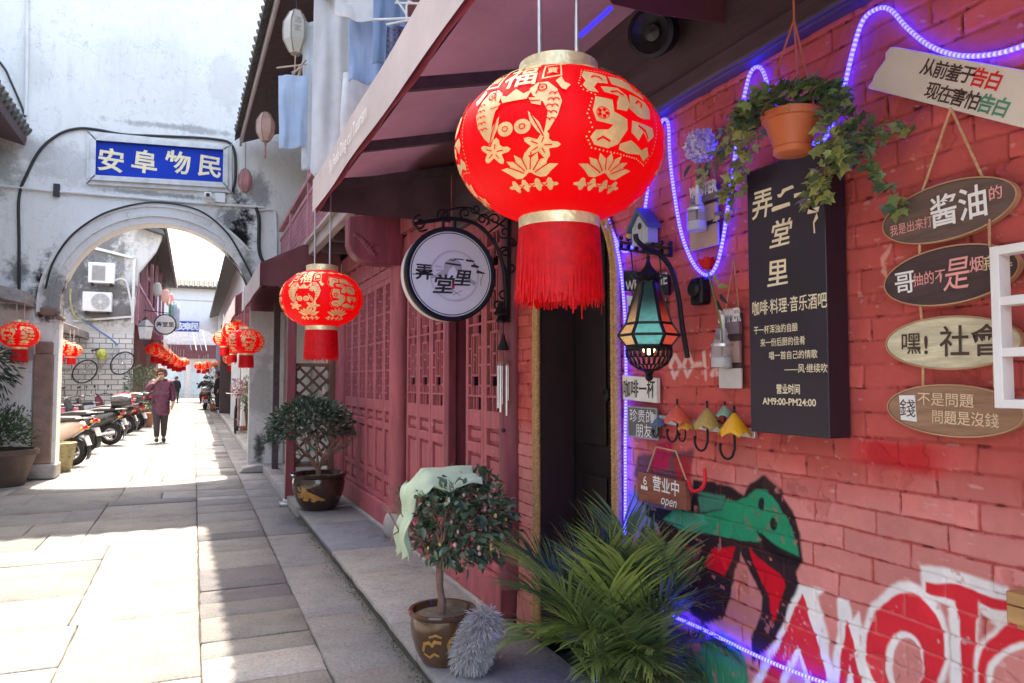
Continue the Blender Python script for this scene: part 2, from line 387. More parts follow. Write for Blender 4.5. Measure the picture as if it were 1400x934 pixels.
slabs('left_kerb', [(-2.6, -1.85)], 25.0, 50, .13, .9, 1.8, [(.34, .33, .32)], depth=.14)

kn = 1500; ky = rng.uniform(1.5, 9.0, kn); kx = 1.028 - np.abs(rng.normal(size=kn)) * .022 * (1 + 1.2 * (rng.random(kn) < .2))
MOSS = (kx, ky)

# ================================================================== red house on the right
house = thing('red_shop_house', 'red brick and carved red timber shop house with a balcony on the right', 'house', (W, 4, 0))

# --- brick front with its door opening and its graffiti, one fine mesh with real mortar joints
def vnoise(x, y, s, seed=0):
    x = x * s + seed * 17.3; y = y * s + seed * 9.1
    xi = np.floor(x).astype(np.int64); yi = np.floor(y).astype(np.int64); fx = x - xi; fy = y - yi
    h = lambda a, b: (((a * 374761393 + b * 668265263 + seed * 1442695041) ^ ((a * 374761393 + b * 668265263) >> 13)) * 1274126177 & 0xffffff) / 0xffffff
    sx_ = fx * fx * (3 - 2 * fx); sy_ = fy * fy * (3 - 2 * fy)
    return (h(xi, yi) * (1 - sx_) + h(xi + 1, yi) * sx_) * (1 - sy_) + (h(xi, yi + 1) * (1 - sx_) + h(xi + 1, yi + 1) * sx_) * sy_
def fbm(x, y, s, o=4, seed=0): return sum(vnoise(x, y, s * 2 ** i, seed + i) * .5 ** i for i in range(o)) / (2 - .5 ** (o - 1))
def sm(x, a, b): t = np.clip((x - a) / (b - a), 0, 1); return t * t * (3 - 2 * t)
def brick_height(y, z, bl=.205, bh=.0635):
    z = z + (fbm(y, z, 5, 2, 31) - .5) * .012; y = y + (fbm(y, z, 6, 2, 41) - .5) * .012
    row = np.floor(z / bh); off = np.where(row % 2 == 0, 0., .5) + (vnoise(row * 0 + .5, row + .5, 1, 5) - .5) * .25
    q = y / bl + off; ci = np.floor(q)
    du = np.minimum(q - ci, 1 - (q - ci)) * bl; dv = np.minimum(z / bh - row, 1 - (z / bh - row)) * bh
    d = np.minimum(du * 1.1, dv) + (fbm(y, z, 45, 3, 3) - .5) * .006
    jv = vnoise(ci * 1.7 + .3, row * 1.3 + .7, 1, 11)
    face = sm(d, .0008, .0048)
    hgt = -.0055 * (1 - face) + (jv - .5) * .005 * face + (fbm(y, z, 24, 4, 21) - .5) * .005
    chip = sm(fbm(y, z, 9, 5, 51), .66, .69); hgt -= chip * .0045; face = face * (1 - .25 * chip)
    return hgt, face, jv
def px_poly(pts, s, ox, oy): return [tuple(onx(ox + a / s, oy + b / s, W)[1:]) for a, b in pts]
GA = lambda *p: px_poly(p, 2.593, 860, 600)
GE = lambda cx, cy, rx, ry: px_poly(ell(cx, cy, rx, ry, 26), 2.593, 860, 600)
K = (.014, .009, .013); GR = (.012, .27, .135); RD = (.66, .006, .022); WH = (.78, .76, .76); PK = (.62, .19, .17)
GRAF = [   # (colour, outline on the wall, softness of the spray, opacity)
    ((.14, .24, .42), GA((0, 190), (90, 200), (150, 260), (60, 360), (0, 330)), .05, .8),
    ((.045, .03, .05), GA((30, 60), (230, 40), (215, 150), (60, 190), (20, 130)), .04, .8),
    ((.48, .01, .07), GA((95, 20), (150, 10), (140, 100), (80, 110)), .03, .9),
    ((.42, .02, .03), GA((160, 70), (215, 60), (225, 140), (170, 140)), .03, .8),
    (K, GA((230, 150), (300, 150), (360, 175), (405, 205), (430, 160), (475, 132), (530, 185), (580, 260), (605, 330), (614, 430), (590, 470), (600, 520), (560, 640), (500, 740), (440, 790), (438, 700), (470, 620), (475, 560), (455, 520), (415, 450), (395, 405), (370, 470), (360, 560), (330, 640), (260, 650), (200, 600), (120, 560), (110, 470), (140, 400), (100, 300), (60, 270), (60, 235), (150, 255), (220, 250)), .02, .97),
    ((.34, .055, .075), GA((160, 380), (250, 385), (235, 470), (225, 500), (150, 470), (130, 420)), .03, .85),
    (GR, GA((120, 290), (165, 250), (260, 265), (335, 255), (345, 215), (380, 225), (420, 207), (445, 182), (478, 175), (530, 230), (575, 310), (600, 380), (600, 415), (560, 405), (520, 375), (470, 335), (465, 365), (380, 360), (260, 335), (180, 320)), .012, .97),
    ((.10, .36, .26), GA((130, 300), (165, 262), (255, 270), (280, 300), (230, 318)), .03, .55),
    ((.05, .22, .15), GA((245, 185), (340, 205), (335, 250), (250, 255)), .02, .9),
    (K, GE(467, 230, 11, 22), .01, .95), (K, GE(511, 298, 11, 22), .01, .95),
    (K, GA((450, 322), (520, 372), (605, 418), (600, 450), (540, 432), (492, 392)), .012, .95),
    (RD, GA((290, 392), (372, 388), (357, 440), (340, 492), (300, 470), (265, 448)), .015, .9),
    (RD, GA((428, 390), (462, 425), (540, 482), (552, 520), (525, 600), (510, 655), (500, 560), (470, 500), (440, 440)), .015, .9),
    ((.30, .02, .04), GA((150, 410), (200, 400), (190, 470), (165, 480)), .02, .8),
    (GR, GA((262, 722), (330, 690), (395, 740), (418, 800), (425, 900), (230, 900), (200, 800)), .03, .95),
    ((.30, .45, .36), GA((75, 490), (110, 460), (140, 500), (120, 540), (85, 520)), .03, .8),
    ((.02, .10, .07), GA((60, 640), (200, 690), (260, 900), (60, 900)), .05, .85),
    (WH, GA((600, 512), (690, 538), (668, 560), (705, 700), (730, 900), (420, 900), (520, 720)), .022, 1), (RD, GA((612, 542), (636, 600), (696, 830), (703, 900), (455, 900), (520, 760), (570, 648)), .01, .97),
    (WH, GA((597, 732), (655, 900), (515, 900)), .012, 1), (PK, GA((600, 772), (632, 900), (548, 900)), .012, .9),
    (WH, GA((742, 563), (776, 570), (790, 640), (812, 610), (830, 700), (850, 900), (712, 900), (738, 700)), .02, 1), (RD, GA((770, 640), (792, 720), (838, 900), (738, 900), (754, 760)), .01, .97), (WH, GA((786, 800), (806, 900), (765, 900)), .012, 1),
    (WH, GE(978, 742, 158, 230), .022, 1), (RD, GE(980, 742, 140, 192), .012, .97), (WH, GE(976, 790, 68, 112), .014, 1), (PK, GE(984, 800, 54, 100), .01, .92),
    (WH, GA((1030, 447), (1110, 452), (1345, 528), (1372, 600), (1300, 655), (1232, 600), (1240, 900), (1135, 900), (1140, 680), (1130, 590), (1040, 552)), .02, 1), (RD, GA((1048, 505), (1130, 510), (1360, 584), (1360, 620), (1232, 575), (1226, 640), (1232, 900), (1176, 900), (1174, 640), (1150, 572), (1050, 540)), .01, .97),
    (WH, GE(1400, 825, 178, 205), .02, 1), (RD, GE(1396, 830, 160, 192), .012, .97), (WH, GE(1402, 850, 136, 126), .014, 1), (PK, GE(1404, 858, 116, 110), .01, .92),
    ((.62, .30, .22), [tuple(onx(x, y, W)[1:]) for x, y in ((1203, 352), (1218, 332), (1215, 345), (1207, 360), (1214, 382), (1204, 372))], .006, .9),
]
GRAF_LINES = [((.72, .55, .52), .010, [[(922, 486), (916, 500), (922, 516), (930, 500), (922, 486)], [(940, 482), (934, 500), (940, 514), (947, 500), (940, 482)], [(950, 499), (957, 498)], [(962, 482), (964, 518)], [(972, 486), (982, 482), (984, 494), (973, 512), (986, 510)], [(990, 492), (990, 496)], [(990, 508), (990, 511)]])]
def paint_over(col, Yv, Zv, face):
    for c, poly, soft, op in GRAF:
        P = np.array(poly); lo = P.min(0) - soft * 1.5; hi = P.max(0) + soft * 1.5
        idx = np.where((Yv > lo[0]) & (Yv < hi[0]) & (Zv > lo[1]) & (Zv < hi[1]))[0]
        if not len(idx): continue
        y = Yv[idx] + (fbm(Yv[idx], Zv[idx], 14, 3, 77) - .5) * .016; z = Zv[idx] + (fbm(Yv[idx], Zv[idx], 14, 3, 78) - .5) * .016
        ins = np.zeros(len(idx), bool); dist = np.full(len(idx), 9.)
        for i in range(len(P)):
            a = P[i]; b = P[(i + 1) % len(P)]; ab = b - a; L2 = max(ab @ ab, 1e-9)
            t = np.clip(((y - a[0]) * ab[0] + (z - a[1]) * ab[1]) / L2, 0, 1)
            dist = np.minimum(dist, np.hypot(y - a[0] - t * ab[0], z - a[1] - t * ab[1]))
            if a[1] != b[1]: ins ^= ((a[1] > z) != (b[1] > z)) & (y < (b[0] - a[0]) * (z - a[1]) / (b[1] - a[1]) + a[0])
        sd = np.where(ins, dist, -dist)
        k = sm(sd, -soft * .38, soft * .22) * op * (.86 + .14 * face[idx]) * (1 - .6 * sm(fbm(y, z, 40, 4, 90), .70, .78))
        col[idx] = col[idx] * (1 - k[:, None]) + np.array(c) * k[:, None] * (.88 + .24 * fbm(y, z, 7, 4, 60))[:, None]
    for c, wd, lines in GRAF_LINES:
        for ln in lines:
            P = np.array([onx(x, y, W)[1:] for x, y in ln]); lo = P.min(0) - .03; hi = P.max(0) + .03
            idx = np.where((Yv > lo[0]) & (Yv < hi[0]) & (Zv > lo[1]) & (Zv < hi[1]))[0]; y = Yv[idx]; z = Zv[idx]; dist = np.full(len(idx), 9.)
            for a, b in zip(P[:-1], P[1:]):
                ab = b - a; t = np.clip(((y - a[0]) * ab[0] + (z - a[1]) * ab[1]) / max(ab @ ab, 1e-9), 0, 1)
                dist = np.minimum(dist, np.hypot(y - a[0] - t * ab[0], z - a[1] - t * ab[1]))
            k = sm(-dist, -wd * 1.3, -wd * .5) * .8 * (.4 + .6 * face[idx])
            col[idx] = col[idx] * (1 - k[:, None]) + np.array(c) * k[:, None]
    return col
DY0, DY1, DZS = 2.69, 3.45, 1.86                         # doorway: edges and springing of its arched head
def wall_grid(ys, zs):
    yy, zz = np.meshgrid(ys, zs); shp = yy.shape; Yv = yy.ravel(); Zv = zz.ravel()
    hgt, face, jv = brick_height(Yv, Zv)
    base = np.array([.57, .108, .094]); low = np.array([.62, .225, .205])
    k = sm(Zv + (fbm(Yv, Zv, 3, 3, 15) - .5) * .25, 1.22, 1.02)[:, None]  # redder above, pinker below: a difference of light put into the colour
    col = base * (1 - k) + low * k
    col = col * (.80 + .28 * jv)[:, None] * (.80 + .40 * fbm(Yv, Zv, 4, 5, 8))[:, None]
    mort = np.array([.40, .07, .062]); col = col * face[:, None] + mort * (1 - face[:, None])
    grime = sm(fbm(Yv, Zv, 30, 4, 70), .62, .70) * (1 - face) ; col = col * (1 - .75 * grime[:, None])
    pale = sm(fbm(Yv * 1.0, Zv * 2.6, 34, 5, 99), .745, .79)[:, None] * .5; col = col * (1 - pale) + np.array([.62, .36, .33]) * pale
    redp = sm(-np.abs(Zv - 1.235 - (fbm(Yv, Zv, 6, 3, 2) - .5) * .05), -.045, -.02) * sm(Yv, 1.15, 1.3) * sm(-Yv, -1.55, -1.4); col = col * (1 - .8 * redp[:, None]) + np.array([.5, .012, .02]) * .8 * redp[:, None]
    col = paint_over(col, Yv, Zv, face)
    v = np.stack([W - hgt, Yv, Zv], 1); n0, n1 = shp
    i, j = np.meshgrid(np.arange(n0 - 1), np.arange(n1 - 1), indexing='ij'); a = (i * n1 + j).ravel()
    f = np.stack([a, a + n1, a + n1 + 1, a + 1], 1)
    cy = (Yv[f[:, 0]] + Yv[f[:, 3]]) / 2; cz = (Zv[f[:, 0]] + Zv[f[:, 1]]) / 2
    mid, hw = (DY0 + DY1) / 2, (DY1 - DY0) / 2
    hole = (np.abs(cy - mid) < hw) & ((cz < DZS) | (np.hypot(cy - mid, (cz - DZS) / 1.05) < hw))
    return v, f[~hole], np.clip(col, 0, .9)
ys = np.concatenate([np.arange(-2.5, .88, .03), np.arange(.88, 2.72, .0033), np.arange(2.72, 3.76, .008)])
zs = np.concatenate([np.arange(.10, .62, .012), np.arange(.62, 1.18, .003), np.arange(1.18, 2.48, .0042)])
bv, bf, bc = wall_grid(ys, zs)
raw_mesh('brick_wall', bv, bf, attr_mat('painted_brick', .7, .5, 140, .003, .12, 12, spec=.15), house, bc, label='rough red painted brick wall with a green crocodile and white and red letters sprayed on it')
# door reveal, dark room behind, and the upper dark boarding
rv = MB(); mid, hw = (DY0 + DY1) / 2, (DY1 - DY0) / 2
arc = [(DY0, .10)] + [(mid - hw * math.cos(t), DZS + hw * 1.05 * math.sin(t)) for t in [math.pi * i / 18 for i in range(19)]] + [(DY1, .10)]
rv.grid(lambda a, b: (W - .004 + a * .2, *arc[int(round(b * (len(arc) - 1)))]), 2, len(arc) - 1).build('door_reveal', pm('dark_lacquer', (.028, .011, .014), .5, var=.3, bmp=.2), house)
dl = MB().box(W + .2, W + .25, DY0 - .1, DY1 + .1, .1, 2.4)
for (a, b_) in ((DY0 + .05, mid - .04), (mid + .04, DY1 - .05)):
    for (z0, z1) in ((.25, .95), (1.1, 2.1)): dl.box(W + .185, W + .2, a, b_, z0, z1)
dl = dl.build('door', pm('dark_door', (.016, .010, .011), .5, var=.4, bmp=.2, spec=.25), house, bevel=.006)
MB().lathe([(.0, 0), (.03, .005), (.035, .02), (.02, .035), (0, .04)], (W + .18, DY0 + .42, 1.35), 14, ax='x').build('door_handle', M['iron'], dl)
up = MB().box(W - .05, W + .1, -3, 4.75, 2.43, 3.3)
up.box(W - .075, W - .05, -3, 3.75, 2.43, 2.50).build('dark_fascia', M['dark_wood'], house, bevel=.01)

# --- carved timber front
def leaf(y0, y1, plain):
    """one tall door leaf: stiles, rails, three sunk panels and a carved lattice; built at its place, outside face at W"""
    mb = MB(); w = y1 - y0; st = .045; x0, x1 = W, W + .05
    mb.box(x0, x1, y0, y0 + st, .30, 2.37); mb.box(x0, x1, y1 - st, y1, .30, 2.37)
    rails = [(.30, .345), (.49, .545), (.965, 1.03), (1.13, 1.235), (2.315, 2.37)]
    for a, b_ in rails: mb.box(x0 - .001, x1, y0 + st, y1 - st, a, b_)
    for a, b_ in ((.345, .49), (.545, .965), (1.03, 1.13)):
        mb.box(x0 + .028, x1, y0 + st, y1 - st, a, b_); mb.box(x0 + .013, x0 + .028, y0 + st + .028, y1 - st - .028, a + .025, b_ - .025)
    lf = mb.build('door_leaf', M['red_wood'], house, bevel=.004)
    la = MB(); a0, a1, z0, z1 = y0 + st, y1 - st, 1.235, 2.315; q = .006 if plain else .007; xa, xb = x0 + .004, x0 + .020
    def hb(ya, yb, z): la.box(xa, xb, ya, yb, z - q, z + q)
    def vb(y, za, zb): la.box(xa + .002, xb - .001, y - q, y + q, za, zb)
    W2 = a1 - a0; u = lambda t: a0 + t * W2
    if plain:
        for t in (.25, .5, .75): vb(u(t), z0, z1)
        for i in range(1, 16):
            z = z0 + (z1 - z0) * i / 16
            if i % 2: hb(u(0), u(.25), z); hb(u(.75), u(1), z)
            else: hb(u(.25), u(.75), z)
        for i in (4, 8, 12): hb(u(0), u(1), z0 + (z1 - z0) * i / 16 + .01)
    else:
        hgt = z1 - z0; v_ = lambda t: z0 + t * hgt
        for t in (.22, .78): vb(u(t), v_(.08), v_(.44)); vb(u(t), v_(.56), v_(.92))
        for t in (.38, .62): vb(u(t), v_(.0), v_(.14)); vb(u(t), v_(.2), v_(.8)); vb(u(t), v_(.86), v_(1))
        for t in (.08, .2, .44, .5, .56, .8, .92): hb(u(0 if t in (.08, .5, .92) else .22), u(1 if t in (.08, .5, .92) else .78), v_(t))
        for t in (.14, .26, .36, .64, .74, .86): hb(u(0), u(.22), v_(t)); hb(u(.78), u(1), v_(t))
        for t in (.32, .68): hb(u(.38), u(.62), v_(t))
        vb(u(.5), v_(.44), v_(.56))
    la.build('lattice', M['red_wood'], lf, smooth=0)
    MB().box(x0 + .045, x0 + .049, y0 + .01, y1 - .01, 1.18, 2.34).build('backing_glass', M['glass_dark'], lf, smooth=0)
    return lf
n = 6
for i in range(n): leaf(6.50 + (8.80 - 6.50) * i / n + .006, 6.50 + (8.80 - 6.50) * (i + 1) / n - .006, True)
for i in range(3): leaf(5.03 + (6.06 - 5.03) * i / 3 + .006, 5.03 + (6.06 - 5.03) * (i + 1) / 3 - .006, False)
for i in range(2): leaf(3.93 + (4.59 - 3.93) * i / 2 + .004, 3.93 + (4.59 - 3.93) * (i + 1) / 2 - .004, False)
# open leaf swung inwards beside the gap and what is seen through it
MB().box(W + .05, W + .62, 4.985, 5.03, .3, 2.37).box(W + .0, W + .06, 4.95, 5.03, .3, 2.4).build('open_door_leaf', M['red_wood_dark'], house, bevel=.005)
MB().box(W + .75, W + .8, 4.2, 5.6, 1.15, 2.45).build('curtain', pm('grey_curtain', (.50, .50, .55), .8, var=.2, scale=4, bmp=.3, bscale=20), house)
MB().box(W + .7, W + .74, 4.2, 5.6, .6, 1.0).build('counter', pm('grey_counter', (.22, .22, .26), .6), house)
for (ya, yb, r) in ((3.80, 0, .075), (6.28, 0, .085), (8.93, 0, .09)):
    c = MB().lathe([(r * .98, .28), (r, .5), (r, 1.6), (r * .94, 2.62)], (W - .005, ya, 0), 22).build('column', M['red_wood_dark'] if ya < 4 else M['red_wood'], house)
    if ya > 4: MB().lathe([(r * 1.15, .08), (r * 1.4, .11), (r * 1.5, .20), (r * 1.25, .27), (r * 1.0, .29)], (W - .005, ya, 0), 20).build('column_base', M['stone'], c)
MB().box(W - .035, W + .07, 3.9, 8.85, .08, .295).build('threshold', M['red_wood'], house, bevel=.008)
MB().box(W - .07, W - .037, 3.9, 8.85, .08, .11).build('sill_strip', M['stone'], house, bevel=.005)
tb = MB().box(W - .005, W + .08, 3.9, 8.9, 2.37, 2.46)
for i in range(14): tb.box(W + .01, W + .05, 3.95 + i * .355, 3.95 + i * .355 + .30, 2.48, 2.66)
for i in range(15): tb.box(W, W + .07, 3.895 + i * .355, 3.895 + i * .355 + .05, 2.46, 2.68)
tb.box(W + .05, W + .1, 3.9, 8.9, 2.3, 3.0).box(W - .03, W + .1, 3.9, 8.95, 2.68, 2.86).build('lintel', M['red_wood'], house, bevel=.006)
# carved bracket under the balcony, in line with the middle column
pr = [ony(x, y, 6.28)[[0, 2]] for x, y in ((474, 298), (474, 335), (478, 346), (486, 355), (497, 361), (512, 363), (545, 365), (552, 290))]
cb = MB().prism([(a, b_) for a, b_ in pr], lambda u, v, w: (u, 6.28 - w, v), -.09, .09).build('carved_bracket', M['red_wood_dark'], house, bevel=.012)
cv = MB()
for i in range(9):
    t = i / 8; c = ony(486 + 26 * t, 322 + 26 * t ** 1.4, 6.19); cv.ball((c[0], 6.192, c[2]), .030 - .010 * abs(t - .6), 10, 6, sc=(1, .5, 1))
cv.tube([(c[0] + .05 * math.cos(a), 6.19, c[2] + .03 + .05 * math.sin(a)) for a in np.linspace(0, 5.5, 20)], .008, 6)
cv.build('carving', M['red_wood_dark'], cb)

# --- balcony, upper wall, roof
XB = 1.22
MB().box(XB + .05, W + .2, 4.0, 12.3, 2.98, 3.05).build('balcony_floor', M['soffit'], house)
bb = MB().box(XB, XB + .08, 3.5, 12.3, 2.90, 3.07)
bb.box(XB - .05, XB - .005, 3.5, 12.3, 3.02, 3.06); bb.build('balcony_beam', M['beam_pale'], house, bevel=.008)
for i in range(12): MB().box(XB + .08, W + .1, 4.2 + i * .7, 4.28 + i * .7, 2.86, 2.975).build('floor_joist', M['soffit'], house, bevel=.006)
rl = MB().box(XB - .02, XB + .06, 3.5, 12.3, 3.80, 3.86).box(XB, XB + .04, 3.5, 12.3, 3.64, 3.69).box(XB, XB + .04, 3.5, 12.3, 3.09, 3.13)
y = 3.6
while y < 12.3: rl.box(XB - .015, XB + .055, y, y + .07, 3.07, 4.0 if abs(y - 9.0) < 1 else 3.8); y += 1.8
rl = rl.build('railing', M['balcony'], house, bevel=.006)
fr = MB(); y = 3.62; i = 0
while y < 12.28:
    fr.box(XB + .012, XB + .026, y, y + .014, 3.13, 3.64); y += .062; i += 1
for k in range(8):
    z = 3.16 + k * .062; fr.box(XB + .0135, XB + .0245, 3.6, 12.28, z, z + .014)
fr.build('railing_fretwork', M['balcony'], rl, smooth=0)
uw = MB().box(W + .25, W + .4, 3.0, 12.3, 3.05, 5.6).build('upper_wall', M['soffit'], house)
for (ya, yb) in ((4.6, 5.6), (6.3, 7.3), (8.2, 9.2), (10.6, 11.5)):
    wf = MB().box(W + .20, W + .25, ya - .06, ya, 3.3, 4.9).box(W + .20, W + .25, yb, yb + .06, 3.3, 4.9).box(W + .20, W + .25, ya, yb, 4.84, 4.9).box(W + .20, W + .25, ya, yb, 3.3, 3.36).box(W + .21, W + .25, (ya + yb) / 2 - .02, (ya + yb) / 2 + .02, 3.36, 4.84).build('window', M['balcony'], house, bevel=.005)
    MB().box(W + .235, W + .245, ya, yb, 3.36, 4.84).build('pane', pm('window_glass', (.20, .23, .28), .15, var=.5, scale=2, bmp=.05), wf, smooth=0)
EV = lambda y: .625 + (.09 * (12.3 - y) / 5.3 if y > 7 else .09)     # eave line over the lane
ZE = 5.15
rf = MB()
rf.grid(lambda a, b: (EV(-4 + b * 16.2) + a * (2.0 - EV(-4 + b * 16.2)), -4 + b * 16.2, ZE + a * .55), 6, 40)
rf.grid(lambda a, b: (EV(-4 + b * 16.2) - .02 + a * (4.6 - EV(-4 + b * 16.2)), -4 + b * 16.2, ZE + .09 + a * 2.2), 6, 40)
rf.box(2.0, 4.6, -4, 12.2, 5.2, 5.5)
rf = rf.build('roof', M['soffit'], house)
MB().grid(lambda a, b: (EV(-4 + b * 16.2) - .03, -4 + b * 16.2, ZE - .06 + a * .15), 1, 40).build('eave_board', M['beam_pale'], rf, solid=.03)
tl = MB(); y = -4.
while y < 12.2:
    e = EV(y) - .10; r = .066 + random.uniform(-.004, .004)
    pts = [(e, ZE + .12), (4.6, ZE + 2.33)]
    tl.tube([(e + random.uniform(-.006, .006), y, ZE + .15 + random.uniform(-.01, .01)), (e + 1.2, y, ZE + .80), (4.6, y, ZE + 2.38)], r, 8)
    tl.grid(lambda a, b: (e - .01 + .12 * a, y + .1 + (b - .5) * .13, ZE + .10 - .05 * (1 - (2 * b - 1) ** 2) * (1 - a) + .06 * a), 1, 5)
    y += .2
tl.grid(lambda a, b: (EV(-4 + b * 16.2) - .12 + a * (4.65 - EV(-4 + b * 16.2)), -4 + b * 16.2, ZE + .075 + a * 2.25), 4, 40)  # flat bed under the tile ends, added to give a straight eave shadow
tl.build('roof_tiles', M['tile'], rf)
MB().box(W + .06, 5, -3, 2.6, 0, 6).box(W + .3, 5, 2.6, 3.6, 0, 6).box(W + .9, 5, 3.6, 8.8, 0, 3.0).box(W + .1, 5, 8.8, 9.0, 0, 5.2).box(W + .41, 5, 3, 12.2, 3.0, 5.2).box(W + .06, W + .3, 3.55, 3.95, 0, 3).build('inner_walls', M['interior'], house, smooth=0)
# ================================================================== white gate wall across the lane
AY, AX, AR, AZS = 12.5, -.49, 1.33, 2.50
gate = thing('gate_wall', 'tall weathered white plaster wall with a round arch over the lane', 'wall', (AX, AY, 0))
pl = plaster('gate_plaster', (.79, .78, .75), [(.64, 3.6, .28, .95, 1.), (.74, 3.1, .20, .6, 1.), (.50, 4.0, .25, .3, .7), (-1.98, 2.75, .28, .5, 1.), (-2.35, 3.0, .2, .3, .7), (-1.75, 4.55, .45, .3, .25), (-2.6, 4.5, .3, .5, .5), (-2.75, 5.0, .4, .35, .5), (-2.1, 4.75, .5, .2, .3), (-1.95, 2.5, .2, .3, 1.), (-2.5, 2.62, .5, .12, .7), (-.3, 5.36, 1.0, .07, .45), (.35, 6.2, .3, .6, .14), (-.6, 6.2, .8, .8, .07), (-2.3, 5.9, .3, .5, .10), (-.5, 4.28, 1.0, .05, .55), (.9, 4.5, .2, .4, .55), (-.2, 8.4, 2., .5, .06), (-1.1, 6.4, .25, .5, .07)])
arc = [(AX + AR * math.cos(t), AZS + AR * math.sin(t)) for t in np.linspace(0, math.pi, 40)]
out = [(-7, 0), (AX - AR, 0)] + arc[::-1] + [(AX + AR, 0), (2.6, 0), (2.6, 9.35), (-7, 9.35)]
MB().prism(out, lambda u, v, w: (u, AY - w, v), -.36, 0).build('wall', pl, gate, smooth=30)
mo = MB()
for (r0, r1, w0, w1) in ((AR - .0, AR + .10, 0, .035), (AR + .10, AR + .14, 0, .055), (AR + .14, AR + .25, 0, .03), (AR + .25, AR + .29, 0, .05)):
    ts = np.linspace(-.06, math.pi + .06, 48)
    ring = [(AX + r1 * math.cos(t), AZS + r1 * math.sin(t)) for t in ts] + [(AX + r0 * math.cos(t), AZS + r0 * math.sin(t)) for t in ts[::-1]]
    k = len(ts)
    for i in range(k - 1):
        q = [ring[i], ring[i + 1], ring[2 * k - 2 - i], ring[2 * k - 1 - i]]
        mo.add([(u, AY - w1, v) for u, v in q] + [(u, AY - w0, v) for u, v in q], [(3, 2, 1, 0), (0, 1, 5, 4), (2, 3, 7, 6)])
mo.build('arch_moulding', plaster('moulding_plaster', (.72, .70, .67), [(.75, 3.2, .2, .4, .6), (-1.9, 2.7, .2, .4, .6)], mottle=.25), gate)
MB().box(-7, 2.6, AY - .2, AY + .56, 9.35, 9.42).box(-7, 2.6, AY - .1, AY + .46, 9.28, 9.35).build('coping', M['stone'], gate)
ct = MB()
for i in range(40):
    x = -6.9 + i * .235
    ct.tube([(x, AY - .34, 9.40), (x, AY + .18, 9.66), (x, AY + .70, 9.40)], .075, 8)
ct.box(-7, 2.6, AY - .3, AY + .66, 9.421, 9.46).build('coping_tiles', M['tile'], gate)
# jambs: brown stone post on the left with its foot, capital block
MB().box(-2.12, -1.87, AY - .05, AY + .36, .22, 1.80).build('jamb_stone', M['brown_stone'], gate, bevel=.02)
MB().box(-2.16, -1.80, AY - .07, AY + .40, 0, .22).build('jamb_foot', M['stone'], gate, bevel=.03)
MB().box(-2.10, -1.88, AY - .055, AY - .001, 1.80, 1.98).box(-2.05, -1.83, AY - .12, AY + .36, 2.36, 2.47).box(-1.86, -1.78, AY - .1, AY + .3, 2.30, 2.36).build('jamb_cap', M['brown_stone'], gate, bevel=.02)
MB().box(-3.4, -2.13, AY - .03, AY - .001, 0, 2.5).build('left_render', plaster('left_render', (.66, .67, .66), [(-2.9, 1.9, .5, .5, .35), (-2.25, 1.8, .25, .15, .5), (-2.3, 2.5, .4, .1, .6), (-2.9, .8, .3, .25, .35)], mottle=.4), gate, bevel=.01)
MB().box(.80, 1.34, AY - .10, AY - .001, 0, 3.0).build('right_pier', plaster('pier_plaster', (.68, .67, .64), [(.98, .35, .12, .3, .9), (1.0, 1.3, .25, .6, .35), (1.2, .5, .15, .4, .6)], mottle=.5), gate, bevel=.015)
MB().prism([(.66, 0), (1.25, 0), (1.2, .07), (.95, .12), (.72, .08)], lambda u, v, w: (u, AY - w, v), .10, .42).build('pier_foot', M['stone'], gate, bevel=.02)
# name board
bs = thing('gate_sign', 'framed blue name board with four gilt characters above the arch', 'sign', (-.53, AY, 4.77))
c4 = [ony(x, y, AY - .05)[[0, 2]] for x, y in ((120, 180), (316, 199), (316, 263), (119, 251))]
i4 = [ony(x, y, AY - .05)[[0, 2]] for x, y in ((131, 192), (306, 205), (305, 251), (130, 241))]
def lerp4(q, a): m = sum(np.array(p) for p in q) / 4; return [m + (np.array(p) - m) * a for p in q]
fr = MB()
def ringprism(mb, A, B, w0, w1):
    k = len(A)
    for i in range(k):
        q = [A[i], A[(i + 1) % k], B[(i + 1) % k], B[i]]
        mb.add([(u, AY - w1, v) for u, v in q] + [(u, AY - w0, v) for u, v in q], [(0, 1, 2, 3), (0, 1, 5, 4), (2, 3, 7, 6), (1, 2, 6, 5), (3, 0, 4, 7)])
mid4 = [(np.array(a) * .5 + np.array(b) * .5) for a, b in zip(c4, i4)]
ringprism(fr, c4, mid4, .0, .06); ringprism(fr, mid4, i4, .0, .10)
fr.build('frame', pm('sign_frame_plaster', (.62, .62, .60), .8, var=.2, bmp=.4), bs, bevel=.008)
MB().prism([tuple(p) for p in i4], lambda u, v, w: (u, AY - w, v), .001, .045).build('blue_panel', pm('blue_enamel', (.004, .040, .40), .6, var=.2, scale=2, bmp=.05, spec=.15), bs)
tx = MB()
for ch, (px_, py_) in zip('安阜物民', ((152, 219), (198, 221), (243, 222), (287, 228))):
    c = ony(px_, py_, AY - .05); write(tx, ch, .37, front_map(c[0], c[2], AY - .046, -.06), .003, .022, rough=.018)
tx.build('lettering', pm('gilt_white', (.86, .72, .44), .45, var=.15, scale=8), bs)
